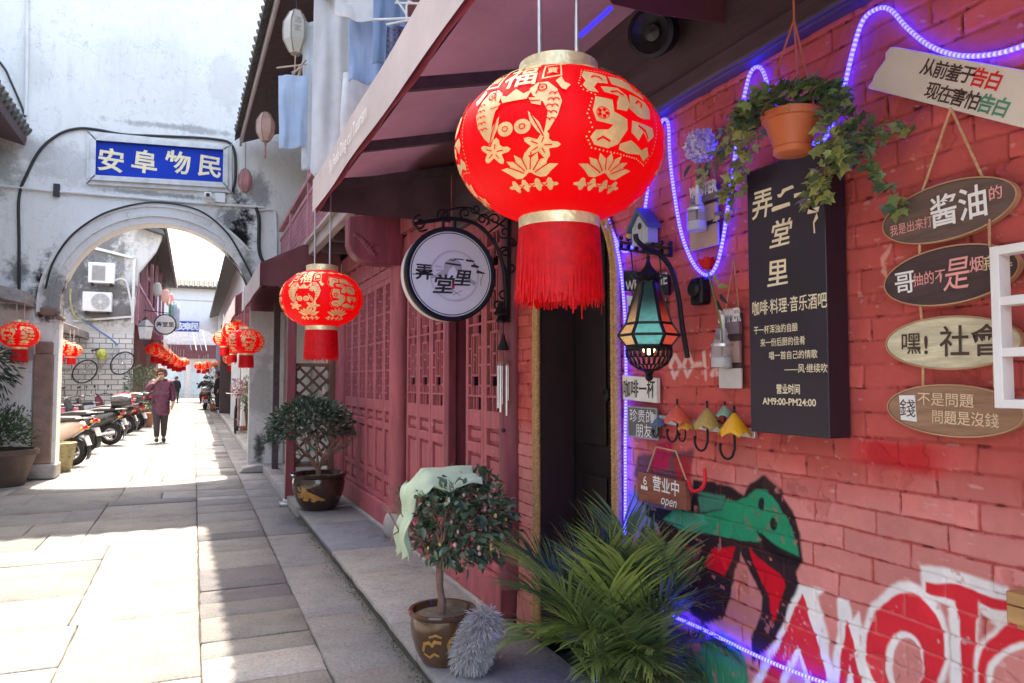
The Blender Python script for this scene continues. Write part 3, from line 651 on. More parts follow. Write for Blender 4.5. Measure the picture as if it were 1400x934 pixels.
# pipes, cables, camera on the gate wall
def wall_cable(name, label, pts, r, mat, Y=AY - .03, cat='cable', k=6):
    P = smooth_path([tuple(ony(x, y, Y)) for x, y in pts], k); return MB().tube(P, r, 8).build(name, mat, label=label, cat=cat)
wall_cable('conduit_pipe', 'thin white pipe running level across the gate wall under the blue sign', [(-60, 248), (0, 254), (80, 262), (180, 270), (260, 277), (350, 283), (361, 284)], .022, M['pipe'], cat='pipe', k=3)
wall_cable('black_hose', 'black hose curving up and over the left of the blue sign', [(26, 400), (26, 330), (26, 270), (36, 240), (55, 205), (80, 184), (105, 176), (130, 177), (170, 184), (215, 186), (290, 190), (318, 200), (322, 240), (318, 262)], .021, M['cable'])
wall_cable('arch_wire', 'thin dark wire following the outer edge of the arch moulding', [(62, 395), (72, 360), (95, 325), (130, 298), (165, 284), (205, 277), (245, 280), (280, 292), (310, 318), (330, 350), (345, 380), (352, 400)], .014, M['cable'], AY - .06)
wall_cable('downspout', 'thin pale drain pipe standing high on the left of the gate wall', [(37, -10), (37, 60), (36, 110), (35, 158)], .024, M['pipe'], cat='pipe', k=2)
wall_cable('drop_cable', 'thick black cable dropping from the white pipe beside the arch', [(350, 284), (354, 300), (354, 340), (360, 358), (370, 367)], .028, M['cable'])
wall_cable('bent_conduit', 'grey conduit bent down the gate wall near the balcony', [(352, 288), (372, 287), (377, 294), (378, 330), (378, 365)], .018, M['pipe'], cat='pipe', k=4)
wall_cable('sloping_cable', 'thin cable sloping down to the left eave on the gate wall', [(-20, 62), (5, 92), (14, 110), (28, 142), (34, 160)], .015, M['cable'])
cc = thing('security_camera', 'small white security camera fixed under the right end of the blue sign', 'camera', ony(285, 268, AY - .1))
q = ony(284, 269, AY - .16)
MB().box(q[0] - .05, q[0] + .06, q[1] - .12, q[1] + .06, q[2] - .035, q[2] + .05).build('housing', M['white_paint'], cc, bevel=.015)
MB().cyl((q[0], q[1] - .14, q[2]), (q[0], q[1] - .121, q[2]), .028).build('lens', M['black_txt'], cc)
MB().box(q[0] + .1, q[0] + .26, AY - .07, AY - .001, q[2] - .05, q[2] + .10).bar((q[0], q[1] + .05, q[2]), (q[0] + .15, AY - .04, q[2]), .03, .03).build('junction_box', M['white_paint'], cc, bevel=.006)
MB().box(*(lambda p: (p[0] - .04, p[0] + .04, AY - .07, AY - .001, p[2] - .09, p[2] + .09))(ony(78, 261, AY))).build('pipe_clip', M['cable'], label='black clip holding the white pipe on the gate wall, dark stain round it', cat='clip')

# ================================================================== left house edge before the gate
lh = thing('left_house', 'white plastered house on the left edge with a tiled eave', 'house', (-3.2, 10, 0))
MB().box(-7, -3.35, -3, AY - .05, 0, 5.2).build('wall', plaster('left_house_plaster', (.72, .72, .69), [(-3.3, 2, 1, .8, .3)]), lh)
e = ony(31, 170, AY - .35)
lr = MB().prism([(-6, e[2] + 2.2), (e[0], e[2] - .10), (e[0] - .02, e[2] - .22), (-3.3, e[2] + .05), (-6, e[2] + 1.2)], lambda u, v, w: (u, AY - .04 - w, v), 0, 11).build('roof', M['soffit'], lh)
lt = MB()
for i in range(50): lt.tube([(e[0] + .04, AY - .16 - i * .21, e[2] - .06), (e[0] - 1.3, AY - .16 - i * .21, e[2] + .94), (-6, AY - .16 - i * .21, e[2] + 2.3)], .075, 8)
lt.build('roof_tiles', M['tile'], lr)
sa = thing('lean_to_roof', 'small grey wooden lean-to roof on the left edge above a red lantern', 'roof', (-2.8, 12, 2.8))
p0, p1 = ony(-40, 377, AY - .7), ony(35, 398, AY - .7)
MB().prism([(p0[0] - .6, p0[2] + .12), (p1[0], p1[2]), (p1[0], p1[2] - .17), (p0[0] - .6, p0[2] - .08)], lambda u, v, w: (u, AY - w, v), .031, .7).build('boards', pm('grey_weathered_boards', (.30, .27, .26), .85, var=.3, scale=3, bmp=.5, bscale=20, stretch=(5, .6, 5)), sa, bevel=.01)

# ================================================================== awnings
def awning(name, label, y0, y1, xf, zb, zt, xw, zw, bars, flap_m=None, flap=True):
    t = thing(name, label, 'awning', (xw, y0, zt))
    c = MB(); ny = max(12, int((y1 - y0) * 8))
    c.grid(lambda a, b: (xf + a * (xw - xf), y0 + b * (y1 - y0), zt + a * (zw - zt) - .03 * math.sin(math.pi * a) * (.5 + .5 * math.cos(2 * math.pi * (b * (y1 - y0) / 1.05)))), 10, ny)
    if flap:
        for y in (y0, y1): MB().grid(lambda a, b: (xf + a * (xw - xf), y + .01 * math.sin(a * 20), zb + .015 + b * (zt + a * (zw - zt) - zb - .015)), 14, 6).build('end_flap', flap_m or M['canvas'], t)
    cn = c.build('canvas', M['canvas'], t, smooth=60)
    v = MB().grid(lambda a, b: (xf - .006 + .003 * math.sin(a * (y1 - y0) * 5), y0 + a * (y1 - y0), zb + .0025 * math.sin(a * (y1 - y0) * 3.1) * (1 - b) + b * (zt - zb + .004)), ny * 4, 5).build('valance', M['canvas_pale'], t, smooth=60)
    MB().grid(lambda a, b: (xf + .012 + .006 * math.sin(a * (y1 - y0) * 9), y0 + a * (y1 - y0), zb - .012 + .003 * math.sin(a * (y1 - y0) * 3.1 + .6) * (1 - b) + b * (zt - zb)), ny * 4, 4).build('valance_lining', pm('red_lining', (.40, .06, .08), .8, var=.15, bmp=.2, translucent=.3), t, smooth=60)
    for i, y in enumerate(bars):
        MB().bar((xf + .05, y, zt - .055), (xw, y, zw - .055), .035, .05).build('rafter', M['dark_wood'], t)
    MB().bar((xf + .03, y0 + .02, zt - .04), (xf + .03, y1 - .02, zt - .04), .03, .03).bar((xf + .03, y0 + .02, zb + .03), (xf + .03, y1 - .02, zb + .03), .015, .015).build('front_rail', M['iron'], t)
    return t, v
aw, val = awning('shop_awning', 'maroon awning with a faded pale valance over the bar front', -1.2, 4.78, .68, 2.485, 2.69, 1.60, 2.90, (.3, 1.25, 2.12, 2.95, 3.85, 4.70), pm('shaded_end_canvas', (.105, .060, .075), .85, var=.2, bmp=.3, bscale=200))  # end flaps get a darker canvas: backlit shade put into the colour
tx = MB(); write(tx, 'Su Feeb Ding cul Tourism', .10, lambda u, v, w: (.68 - .016, 3.62 - u, 2.585 + v), 0, .0, 1.0, sx=.92)
tx.build('lettering', pm('worn_white_print', (.84, .80, .78), .8, var=.25, scale=40), val)
aw2, _ = awning('maroon_awning', 'maroon awning with sloping end over the corner post in front of the gate', 8.95, 12.35, .68, 2.50, 2.78, 1.60, 3.25, (9.4, 10.6, 11.8))
aw3, _ = awning('far_maroon_awning', 'second maroon awning seen through the arch on the right', 13.3, 19.5, .62, 2.55, 2.85, 1.5, 3.4, (14, 16, 18))
MB().prism([tuple(ony(x, y, 1.92)[[0, 2]]) for x, y in ((800, -60), (835, 8), (900, 22), (983, 31), (1058, 37), (1120, 40), (1160, 30), (1190, -60))], lambda u, v, w: (u, 1.92 + .02 * math.sin(u * 14) - w, v), 0, .004).build('inner_flap', M['canvas'], aw)
# posts carrying the second awning
ps = thing('awning_post', 'maroon square post with a steel foot at the corner of the pavement', 'post', (1.02, 8.9, 0))
MB().box(.985, 1.085, 8.84, 8.93, .05, 2.55).build('shaft', M['red_wood_dark'], ps, bevel=.008)
MB().box(.93, 1.14, 8.79, 8.98, 0, .025).box(.97, 1.10, 8.825, 8.945, .025, .06).build('foot_plate', M['steel'], ps, bevel=.006)
q = onz(375, 641, .1)
MB().box(q[0] - .04, q[0] + .05, q[1] - .045, q[1] + .045, .10, 2.75).build('dark_post', M['dark_wood'], bevel=.008, label='thin dark post standing behind the maroon awning post', cat='post')
# things fixed under the big awning: speaker, blue light strip
spk = thing('speaker', 'round black loudspeaker hanging under the maroon awning', 'speaker', (1.5, 2.3, 2.72))
sc = onx(895, 45, 1.48)
mk = lambda r, z: (r, z)
ax = Vector((-.75, -.5, -.35)).normalized(); qz = ax.to_track_quat('Z', 'Y').to_matrix()
def onaxis(mb, prof, n=24, mi=0):
    k = MB().lathe(prof, (0, 0, 0), n); return mb.add([tuple(Vector(sc) + qz @ Vector(p)) for p in k.v], k.f, mi)
onaxis(MB(), [(.0, -.10), (.05, -.10), (.075, -.05), (.085, .02), (.085, .045), (.07, .05)]).build('horn', M['iron'], spk)
onaxis(MB(), [(.07, .045), (.05, .02), (.03, .01), (.028, .03), (.0, .04)]).build('cone', pm('speaker_cone', (.03, .028, .03), .4, var=.3), spk)
MB().bar(tuple(Vector(sc) - ax * .05), (W - .05, sc[1], sc[2] + .1), .02, .03).build('bracket', M['iron'], spk)
a_, b_ = onx(792, 50, 1.30), onx(836, 10, 1.35)
MB().bar(a_, b_, .014, .010).build('light_strip', pm('blue_strip_light', (.02, .02, .5), .4, emit=(.008, .008, 1.), estr=.7), label='short blue light strip glowing under the awning near the speaker', cat='light strip')

# ================================================================== ground floor strip between the timber front and the gate
sf = thing('corner_shop', 'recessed shop front behind the trellis, dark doorway and pale plaster', 'shop', (1.7, 10.5, 0))
MB().box(1.75, 2.3, 9.05, AY - .02, 0, 3.0).build('wall', plaster('shop_plaster', (.62, .60, .57), [(1.7, 1.0, .5, .8, .5)], mottle=.5), sf)
MB().box(1.70, 1.75, 9.2, 10.1, .1, 2.3).build('doorway', M['interior'], sf)
MB().box(1.66, 1.70, 9.15, 9.22, .1, 2.4).box(1.66, 1.70, 10.1, 10.17, .1, 2.4).box(1.66, 1.7, 9.15, 10.17, 2.3, 2.4).build('door_frame', M['dark_wood'], sf, bevel=.005)
MB().box(1.69, 1.70, 9.3, 9.62, .3, 2.2).build('door_curtain', pm('teal_curtain', (.06, .19, .20), .8, var=.4, scale=4, bmp=.3), sf)
tr = thing('trellis_screen', 'brown wooden trellis screen hung with small charms beside the bush', 'trellis', (1.3, 8.98, .13))
tx0, tx1, tz0, tz1 = 1.09, 1.50, .45, 1.62
MB().box(tx0 - .02, tx0 + .02, 8.955, 8.995, .13, tz1).box(tx1 - .02, tx1 + .04, 8.94, 9.0, .13, 2.5).box(tx0 + .02, tx1 - .02, 8.955, 8.995, tz1 - .04, tz1).box(tx0 + .02, tx1 - .02, 8.955, 8.995, tz0 - .04, tz0).build('frame', pm('trellis_wood', (.16, .075, .05), .6, var=.3, bmp=.3), tr, bevel=.005)
sl_ = MB(); w_ = tx1 - tx0 - .04
for k in range(-8, 12):
    for sgn in (1, -1):
        z0 = tz0 + k * .155 if sgn == 1 else tz0 + k * .155 + w_
        a = [tx0 + .02, z0]; b2 = [tx1 - .02, z0 + sgn * w_]
        lo, hi = tz0, tz1 - .04
        def clip(p, q):
            (x0, z0), (x1, z1) = p, q; ts = sorted([(lo - z0) / (z1 - z0), (hi - z0) / (z1 - z0)]); t0, t1 = max(0, ts[0]), min(1, ts[1])
            return None if t1 <= t0 else ((x0 + (x1 - x0) * t0, z0 + (z1 - z0) * t0), (x0 + (x1 - x0) * t1, z0 + (z1 - z0) * t1))
        r = clip(a, b2)
        if r: yy = 8.972 if sgn == 1 else 8.982; sl_.bar((r[0][0], yy, r[0][1]), (r[1][0], yy, r[1][1]), .009, .030, up=(0, 0, 1))
sl_.build('lattice', pm('trellis_slats', (.13, .065, .045), .6, var=.3, bmp=.3), tr, smooth=0)
for i, (u, v, cl) in enumerate(((.2, .25, (.6, .5, .4)), (.6, .6, (.10, .35, .40)), (.75, .35, (.65, .35, .2)), (.8, .72, (.7, .6, .45)), (.5, .15, (.05, .5, .35)), (.9, .2, (.6, .55, .5)))):
    x, z = tx0 + u * (tx1 - tx0), tz0 + v * (tz1 - tz0)
    MB().prism(ell(0, 0, .022, .035, 12), lambda a, b, w: (x + a, 8.955 - w, z + b), 0, .012).build('charm', pm('charm_%d' % i, cl, .5, var=.3, scale=30), tr, bevel=.003)
# ================================================================== beyond the arch
gb = thing('gable_house', 'stained grey gable house with white brick base beyond the arch', 'house', (-3.5, 26, 0))
GY = 26.
P = lambda x, y, Y=GY: ony(x, y, Y)
gx = P(182, 460)[0]
g1 = [(-9, 0), (gx, 0), (gx, P(182, 430)[2]), (P(189, 372)[0], P(189, 372)[2]), (P(213, 345)[0], P(213, 345)[2] + .05), (P(222, 322)[0], P(222, 322)[2]), (P(185, 303)[0], P(185, 303)[2]), (-9, P(150, 290)[2] + 1.2)]
gz = P(150, 456)[2]
MB().prism([(u, max(v, gz)) if v < gz else (u, v) for u, v in g1], lambda u, v, w: (u, GY - w, v), -.4, 0).build('gable_wall', plaster('stained_gable', (.64, .62, .59), [(-2.9, 5.6, 1.0, 1.6, .7), (-3.5, 5.2, .8, 1.4, .8), (-2.6, 4.2, 1.2, .4, .75), (-1.6, 6.5, .7, .8, .35), (-2.3, 3.5, 1.4, .4, .7), (-3.6, 4.2, .6, 1., .7), (-2.2, 5.2, .18, .9, .6)], mottle=.6, streak=.9), gb)
wb, nt, b = nmat('white_glazed_brick')
tc = ND(nt, 'ShaderNodeNewGeometry'); mp = ND(nt, 'ShaderNodeMapping'); mp.inputs['Rotation'].default_value = (R(90), 0, 0); nt.links.new(tc.outputs['Position'], mp.inputs[0])
bk = ND(nt, 'ShaderNodeTexBrick'); nt.links.new(mp.outputs[0], bk.inputs['Vector'])
for k_, v_ in (('Color1', (.72, .72, .70, 1)), ('Color2', (.60, .60, .59, 1)), ('Mortar', (.20, .20, .20, 1)), ('Scale', 1.0), ('Mortar Size', .014), ('Brick Width', .36), ('Row Height', .16)): bk.inputs[k_].default_value = v_
nt.links.new(bk.outputs[0], b.inputs['Base Color']); b.inputs['Roughness'].default_value = .4; bump(nt, b, bk.outputs['Fac'], -.5, .01)
MB().box(-9, gx, GY - .04, GY + .36, 0, P(150, 430)[2] - .55).build('brick_base', wb, gb)
MB().box(-9, gx - .005, GY - .045, GY + .35, P(150, 430)[2] - .55, gz).build('render_band', plaster('render_band', (.68, .68, .66), mottle=.3), gb)
rp = [P(182, 300), P(224, 318), P(226, 324), P(180, 308)]
MB().prism([(p[0], p[2]) for p in rp], lambda u, v, w: (u, GY - w, v), -8, .45).build('roof', M['tile'], gb)
MB().bar(P(120, 337, GY - .06), P(184, 353, GY - .06), .08, .08).bar(P(184, 353, GY - .06), P(181, 442, GY - .06), .08, .08).build('drain_pipe', M['pipe'], gb)
MB().bar(P(100, 439, GY - .1), P(181, 433, GY - .1), .05, .06).build('ledge_pipe', M['pipe'], gb)
def ac(label, x0, y0, x1, y1, fan):
    a, c = P(x0, y1, GY - .4), P(x1, y0, GY - .4); t = thing('air_conditioner', label, 'air conditioner', (a[0], GY - .2, a[2]), 'outdoor units on the gable wall')
    MB().box(a[0], c[0], GY - .4, GY - .06, a[2], c[2]).build('casing', M['white_paint'], t, bevel=.02)
    cx, cz, r = (a[0] * .38 + c[0] * .62, (a[2] + c[2]) / 2, (c[2] - a[2]) * .42)
    if fan:
        g = MB()
        for k in range(7): g.lathe([(r * (k + 1) / 7 - .008, 0), (r * (k + 1) / 7 + .008, 0)], (cx, GY - .415, cz), 28, ax='y')
        for k in range(8): g.bar((cx, GY - .412, cz), (cx + r * math.cos(k * .785), GY - .412, cz + r * math.sin(k * .785)), .015, .01)
        g.lathe([(0, 0), (r * .22, 0)], (cx, GY - .42, cz), 20, ax='y'); g.build('fan_grille', M['pipe'], t, smooth=0)
        MB().lathe([(0, 0), (r, 0)], (cx, GY - .405, cz), 28, ax='y').build('fan_opening', pm('fan_shadow', (.30, .30, .28), .7), t)
    else:
        g = MB(); u0, u1 = a[0] + .1, a[0] * .35 + c[0] * .65
        for k in range(14): g.box(u0, u1, GY - .425, GY - .40, a[2] + .08 + (c[2] - a[2] - .16) * k / 14, a[2] + .08 + (c[2] - a[2] - .16) * (k + .45) / 14)
        g.build('louvre_grille', pm('grey_louvre', (.25, .25, .26), .6), t, smooth=0)
    MB().bar((a[0] + .1, GY - .38, a[2] - .03), (a[0] + .1, GY - .01, a[2] - .03), .05, .05).bar((c[0] - .1, GY - .38, a[2] - .03), (c[0] - .1, GY - .01, a[2] - .03), .05, .05).build('wall_bracket', M['iron'], t)
    return t
ac('upper air conditioner with a square louvred grille on the stained gable wall', 120, 360, 157, 386, False)
ac('lower air conditioner with a round fan grille on the stained gable wall', 112, 400, 153, 425, True)
wall_cable('ac_hose', 'grey hose looping from the upper air conditioner to the drain pipe', [(157, 384), (165, 381), (173, 386), (176, 398), (179, 415), (181, 432)], .03, M['pipe'], GY - .1)
wall_cable('yellow_hose', 'yellowish hose hanging beside the lower air conditioner', [(97, 395), (96, 410), (100, 428), (108, 437), (128, 438)], .03, pm('yellow_hose_pvc', (.42, .38, .18), .6), GY - .12)
wall_cable('blue_wire', 'blue cord slanting over the white brick wall above the bicycle', [(112, 436), (135, 452), (150, 462), (161, 472)], .022, pm('blue_cord', (.10, .22, .45), .6), GY - .15)
# lean-to beam over the yard
MB().prism([(P(83, 437)[0] - 2, P(83, 437)[2] + .5), (P(83, 440)[0], P(83, 440)[2]), (P(122, 455)[0], P(122, 455)[2]), (P(122, 465)[0], P(122, 465)[2]), (P(83, 456)[0], P(83, 456)[2]), (P(83, 456)[0] - 2, P(83, 456)[2] + .4)], lambda u, v, w: (u, GY - w, v), .05, 2.4).build('porch_roof', pm('porch_boards', (.24, .20, .18), .85, var=.3, bmp=.4), bevel=.02, label='brown timber porch roof on the white brick wall over the lanterns', cat='roof')
yd = MB().box(-9.5, -4.6, 13.0, 25.9, 0, 5).build('yard_wall', plaster('yard_plaster', (.5, .48, .46), mottle=.6), label='dull plastered yard wall behind the parked scooters', cat='wall')
# timber house running on behind the gable house, along the lane
th = thing('timber_house', 'two storey dark timber house with balcony and long eave on the left beyond the arch', 'house', (-2, 35, 0))
TX = -1.72
MB().box(-6, TX - .3, 26.4, 50, 0, 3.2).build('lower_wall', pm('dim_shopfront', (.10, .055, .055), .7, var=.4, scale=1.5, bmp=.2), th)
MB().box(-6, TX - .5, 26.4, 50, 3.2, 7.6).build('upper_wall', M['soffit'], th)
rb = MB()
for k in range(60): rb.box(TX - .04, TX, 26.5 + k * .38, 26.56 + k * .38, 3.4, 4.5)
rb.box(TX - .06, TX + .02, 26.4, 49, 4.5, 4.6).box(TX - .06, TX + .02, 26.4, 49, 3.3, 3.42)
for k in range(6): rb.box(TX - .08, TX + .04, 26.42 + k * 4.2, 26.56 + k * 4.2, 3.2, 7.2)
rb.build('balcony_rail', M['balcony'], th)
for k in range(5):
    y = 28 + k * 4
    w = MB().box(TX - .5, TX - .42, y, y + 2.4, 4.6, 6.5).build('window', M['balcony'], th)
    MB().box(TX - .43, TX - .41, y + .15, y + 1.1, 4.75, 6.35).box(TX - .43, TX - .41, y + 1.3, y + 2.25, 4.75, 6.35).build('pane', M['glass_dark'], w)
xa, za = onx(213, 345, -1.1)[0], 7.4
MB().prism([(-1.05, 7.05), (-1.1, 7.3), (-6, 9.6), (-6, 9.3), (-2.2, 7.3)], lambda u, v, w: (u, 26.1 + w, v), 0, 23.5).build('roof', M['tile'], th)
MB().box(-1.10, -1.02, 26.05, 49.6, 7.0, 7.16).build('eave_board', M['stone'], th)
for (x, zc, w) in ((-1.05, 2.9, 4.), (-1.0, 2.9, 4.)):
    pass
def far_awning(label, y0, y1, x0=TX - .1, x1=-.95, zt=3.5, zf=2.75):
    t = thing('far_awning', label, 'awning', (x0, y0, zt), 'maroon awnings along the left side beyond the arch')
    MB().grid(lambda a, b: (x0 + a * (x1 - x0), y0 + b * (y1 - y0), zt + a * (zf - zt)), 4, 8).grid(lambda a, b: (x0 + a * (x1 - x0), y0, zf + b * ((zt + a * (zf - zt)) - zf)), 4, 2).build('canvas', M['canvas'], t)
    MB().grid(lambda a, b: (x1 + .005, y0 + a * (y1 - y0), zf - .22 + b * .225), 8, 1).build('valance', M['canvas_pale'], t); return t
far_awning('nearest maroon awning on the left beyond the arch, behind the wall lamp', 27, 32)
far_awning('middle maroon awning on the left beyond the arch', 33.5, 39)
far_awning('farthest maroon awning on the left beyond the arch, by the far gate', 41, 47)
# round hanging sign over there, wall lamp
rs = thing('far_round_sign', 'small round white shop sign hanging beyond the arch on the left', 'sign', ony(226, 444, 30))
c = ony(226, 444, 30)
MB().cyl((c[0], 30, c[2]), (c[0], 29.85, c[2]), .38, n=28).build('sign_box', M['iron'], rs)
MB().cyl((c[0], 29.848, c[2]), (c[0], 29.84, c[2]), .34, n=28).build('face', M['white_paint'], rs)
write(MB(), '弄堂里', .2, front_map(c[0], c[2], 29.838), .001, .02).build('lettering', M['black_txt'], rs)
MB().bar((c[0] - .75, 29.93, c[2] + .5), (c[0] + .1, 29.93, c[2] + .42), .03, .03).build('bracket', M['iron'], rs)
lm = thing('wall_lamp', 'square grey glass wall lamp on the corner of the timber house', 'lamp', ony(199, 452, 25.6))
c = ony(199, 452, 25.6)
MB().lathe([(.0, .34), (.08, .32), (.22, .17), (.25, .14)], c, 4).lathe([(.205, .13), (.15, -.28), (.0, -.31)], c, 4).build('body', pm('lamp_body', (.20, .21, .22), .4, .4), lm, smooth=20)
MB().lathe([(.21, .11), (.16, -.25)], c, 4).build('glass', pm('lamp_glass', (.55, .56, .56), .2, var=.2), lm, smooth=20)
MB().bar((c[0] - .1, 25.9, c[2] + .3), (c[0], 25.6, c[2] + .4), .05, .05).bar((c[0], 25.6, c[2] - .3), (c[0], 25.6, c[2] - .5), .08, .08).build('arm', M['iron'], lm)
# laundry at the far eave
ld = MB()
for k, (x, y0, y1) in enumerate(((234, 414, 442), (238, 412, 452), (242, 418, 448))):
    a, b_ = ony(x - 3, y0, 31 + k), ony(x + 3, y1, 31 + k)
    ld = MB().grid(lambda u, v: (a[0] + u * (b_[0] - a[0]), 31 + k + .04 * math.sin(u * 9), b_[2] + v * (a[2] - b_[2])), 8, 4)
    ld.build('hanging_cloth', pm('far_cloth_%d' % k, ((.30, .50, .42), (.50, .58, .74), (.66, .68, .74))[k], .9), solid=.02, label=('greenish cloth drying under the far left eave', 'long pale blue cloth drying under the far left eave', 'white cloth drying under the far left eave, outermost')[k], cat='laundry')
# far gate with its own blue board and tiled coping
FY = 55.
fg = thing('far_gate_wall', 'far white gate wall with tiled coping closing the lane', 'wall', (0, FY, 0))
Q = lambda x, y: ony(x, y, FY)[[0, 2]]
ac_, ar_, az_ = -.2, 2.4, 2.6
arc = [(ac_ + ar_ * math.cos(t), az_ + ar_ * math.sin(t)) for t in np.linspace(0, math.pi, 24)]
MB().prism([(-9, 0), (ac_ - ar_, 0)] + arc[::-1] + [(ac_ + ar_, 0), (9, 0), (9, 7.7), (-9, 7.7)], lambda u, v, w: (u, FY - w, v), -.4, 0).build('wall', plaster('far_plaster', (.86, .86, .84), mottle=.2, streak=.3), fg)
ring = MB(); ts = np.linspace(0, math.pi, 24)
for i in range(23):
    q = [(ac_ + r * math.cos(t), FY - .08, az_ + r * math.sin(t)) for r, t in ((ar_ + .5, ts[i]), (ar_ + .5, ts[i + 1]), (ar_, ts[i + 1]), (ar_, ts[i]))]
    ring.add(q, [(3, 2, 1, 0)])
ring.build('arch_moulding', M['white_paint'], fg)
cp = MB()
for i in range(60): cp.tube([(-9 + i * .3, FY - .7, 7.75), (-9 + i * .3, FY + .2, 8.35)], .11, 6)
cp.box(-9, 9, FY - .6, FY + .6, 7.7, 7.8).prism([(-.6, 7.78), (.2, 8.3), (.9, 7.78)], lambda u, v, w: (w, FY + u, v), -9, 9)
cp.build('coping_tiles', M['tile'], fg)
MB().box(-9, 9, FY - .12, FY, 6.9, 7.1).build('cornice', M['white_paint'], fg)
fs = thing('far_blue_sign', 'small blue name board on the far gate wall', 'sign', (0, FY, 5))
a, b_ = Q(236, 440), Q(272, 453)
MB().box(a[0], b_[0], FY - .15, FY - .001, b_[1] - .05, a[1] + .05).build('blue_panel', pm('far_blue', (.01, .07, .42), .4), fs)
t_ = MB()
for i, ch in enumerate('安阜民'): write(t_, ch, .55, front_map(a[0] + (b_[0] - a[0]) * (.3 + .27 * i), (a[1] + b_[1]) / 2, FY - .151), .004, .03)
t_.build('lettering', M['white_txt'], fs)
sh = thing('far_shop', 'glazed shop front with maroon roof band at the end of the lane', 'shop', (0, 66, 0))
MB().box(-6, 6, 66, 68, 0, 7).build('wall', pm('far_shop_wall', (.45, .43, .43), .8), sh)
MB().box(-2.6, 3, 65.6, 66, 3.2, 4.3).build('roof_band', M['canvas'], sh)
for x in (-2.2, -.2, 1.6): MB().box(x, x + 1.5, 65.9, 65.99, .2, 2.9).build('window', pm('shop_glass', (.35, .42, .45), .2, var=.4, scale=.6), sh)
tk = thing('striped_shutter', 'leaning blue and white striped panel inside the far arch', 'panel', (0, 60, 0))
c = ony(264, 468, 60)
for k in range(4): MB().bar((c[0] - .1 + k * .35, 60, c[2] - .6), (c[0] - .5 + k * .35, 60, c[2] + 1.3), .16, .05).build('slat', M['white_paint'] if k % 2 else pm('blue_slat', (.25, .33, .42), .6), tk)
# right side beyond the gate
rh = thing('right_row_house', 'plastered row of houses on the right beyond the arch', 'house', (1.8, 30, 0))
MB().box(1.45, 6, AY + .4, 54.9, 0, 5.8).build('wall', plaster('row_plaster', (.62, .60, .58), [(1.5, 1, .8, 1.2, .5)], mottle=.5), rh)
MB().prism([(.9, 5.7), (.9, 5.85), (6, 8.2), (6, 7.9), (1.6, 5.9)], lambda u, v, w: (u, AY + .4 + w, v), 0, 42).build('roof', M['tile'], rh)
for y in (15.2, 21, 27, 34): MB().box(1.18, 1.46, y, y + .35, .1, 3.2).build('pier', M['white_paint'], rh)
MB().box(1.40, 1.449, 16, 20.5, .1, 2.6).build('shop_front', M['interior'], rh)
c0, c1 = onx(318, 485, 1.1), onx(300, 562, 1.1)
y0_, y1_ = 34.2, 44.
mu = thing('mural_board', 'blue painted mural board standing on the right beyond the arch', 'mural', (1.1, 39, 0))
mm, nt, b = nmat('mural_paint'); nn = tex_noise(nt, .9, 5, .6); rr = ramp(nt, nn.outputs[0], [(.3, (.03, .10, .14)), (.45, (.05, .22, .50)), (.58, (.20, .45, .72)), (.7, (.65, .70, .75))]); nt.links.new(rr.outputs[0], b.inputs['Base Color'])
MB().box(1.10, 1.16, y0_, y1_, .1, 3.3).build('panel', mm, mu)
MB().box(1.09, 1.18, y0_ - .1, y0_, .1, 3.4).box(1.09, 1.18, y1_, y1_ + .1, .1, 3.4).build('frame', M['dark_wood'], mu)
MB().box(.95, 1.5, 31.3, 31.8, .12, 3.6).build('dark_pillar', M['dark_wood'], label='dark pillar beside the blue mural beyond the arch', cat='pillar')
# ================================================================== red lanterns
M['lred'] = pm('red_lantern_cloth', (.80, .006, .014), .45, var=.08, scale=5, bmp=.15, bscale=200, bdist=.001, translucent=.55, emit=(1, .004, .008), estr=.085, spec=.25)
M['gold'] = pm('gold_print', (.86, .56, .26), .4, .15, var=.2, scale=26, bmp=.1, bscale=200)
M['goldfoil'] = pm('gold_foil_band', (.92, .76, .46), .3, .45, var=.35, scale=30, bmp=.6, bscale=60, bdist=.004)
M['tassel'] = pm('red_tassel', (.80, .004, .012), .55, var=.2, scale=40, bmp=.1, translucent=.4)
LR, LH = .25, .185
def on_globe(lon0, e=.0035):
    """drawing (u, v) in metres -> the lantern's globe; u along the equator, v up a meridian"""
    def f(u, v, w=0.):
        t = v / .205; lon = lon0 + u / LR
        r = (LR + e) * math.cos(t); return (r * math.sin(lon), -r * math.cos(lon), (LH + e) * math.sin(t))
    return f
def curved(mb, polys, mp, step=.018):
    """flat outlines cut into small cells so that they follow the curved globe"""
    bm = bmesh.new()
    for p in polys:
        if len(p[0]) == 2 and not isinstance(p[0][0], (list, tuple)):
            try: bm.faces.new([bm.verts.new((a, b, 0)) for a, b in p])
            except ValueError: pass
    bmesh.ops.triangulate(bm, faces=bm.faces[:])
    if not bm.verts: bm.free(); return mb
    for ax in (0, 1):
        lo = min(v.co[ax] for v in bm.verts); hi = max(v.co[ax] for v in bm.verts); q = lo + step
        n = [0, 0, 0]; n[ax] = 1
        while q < hi:
            c = [0, 0, 0]; c[ax] = q
            bmesh.ops.bisect_plane(bm, geom=bm.verts[:] + bm.edges[:] + bm.faces[:], plane_co=c, plane_no=n); q += step
    bm.verts.index_update()
    mb.add([mp(v.co.x, v.co.y) for v in bm.verts], [tuple(v.index for v in f.verts) for f in bm.faces]); bm.free(); return mb
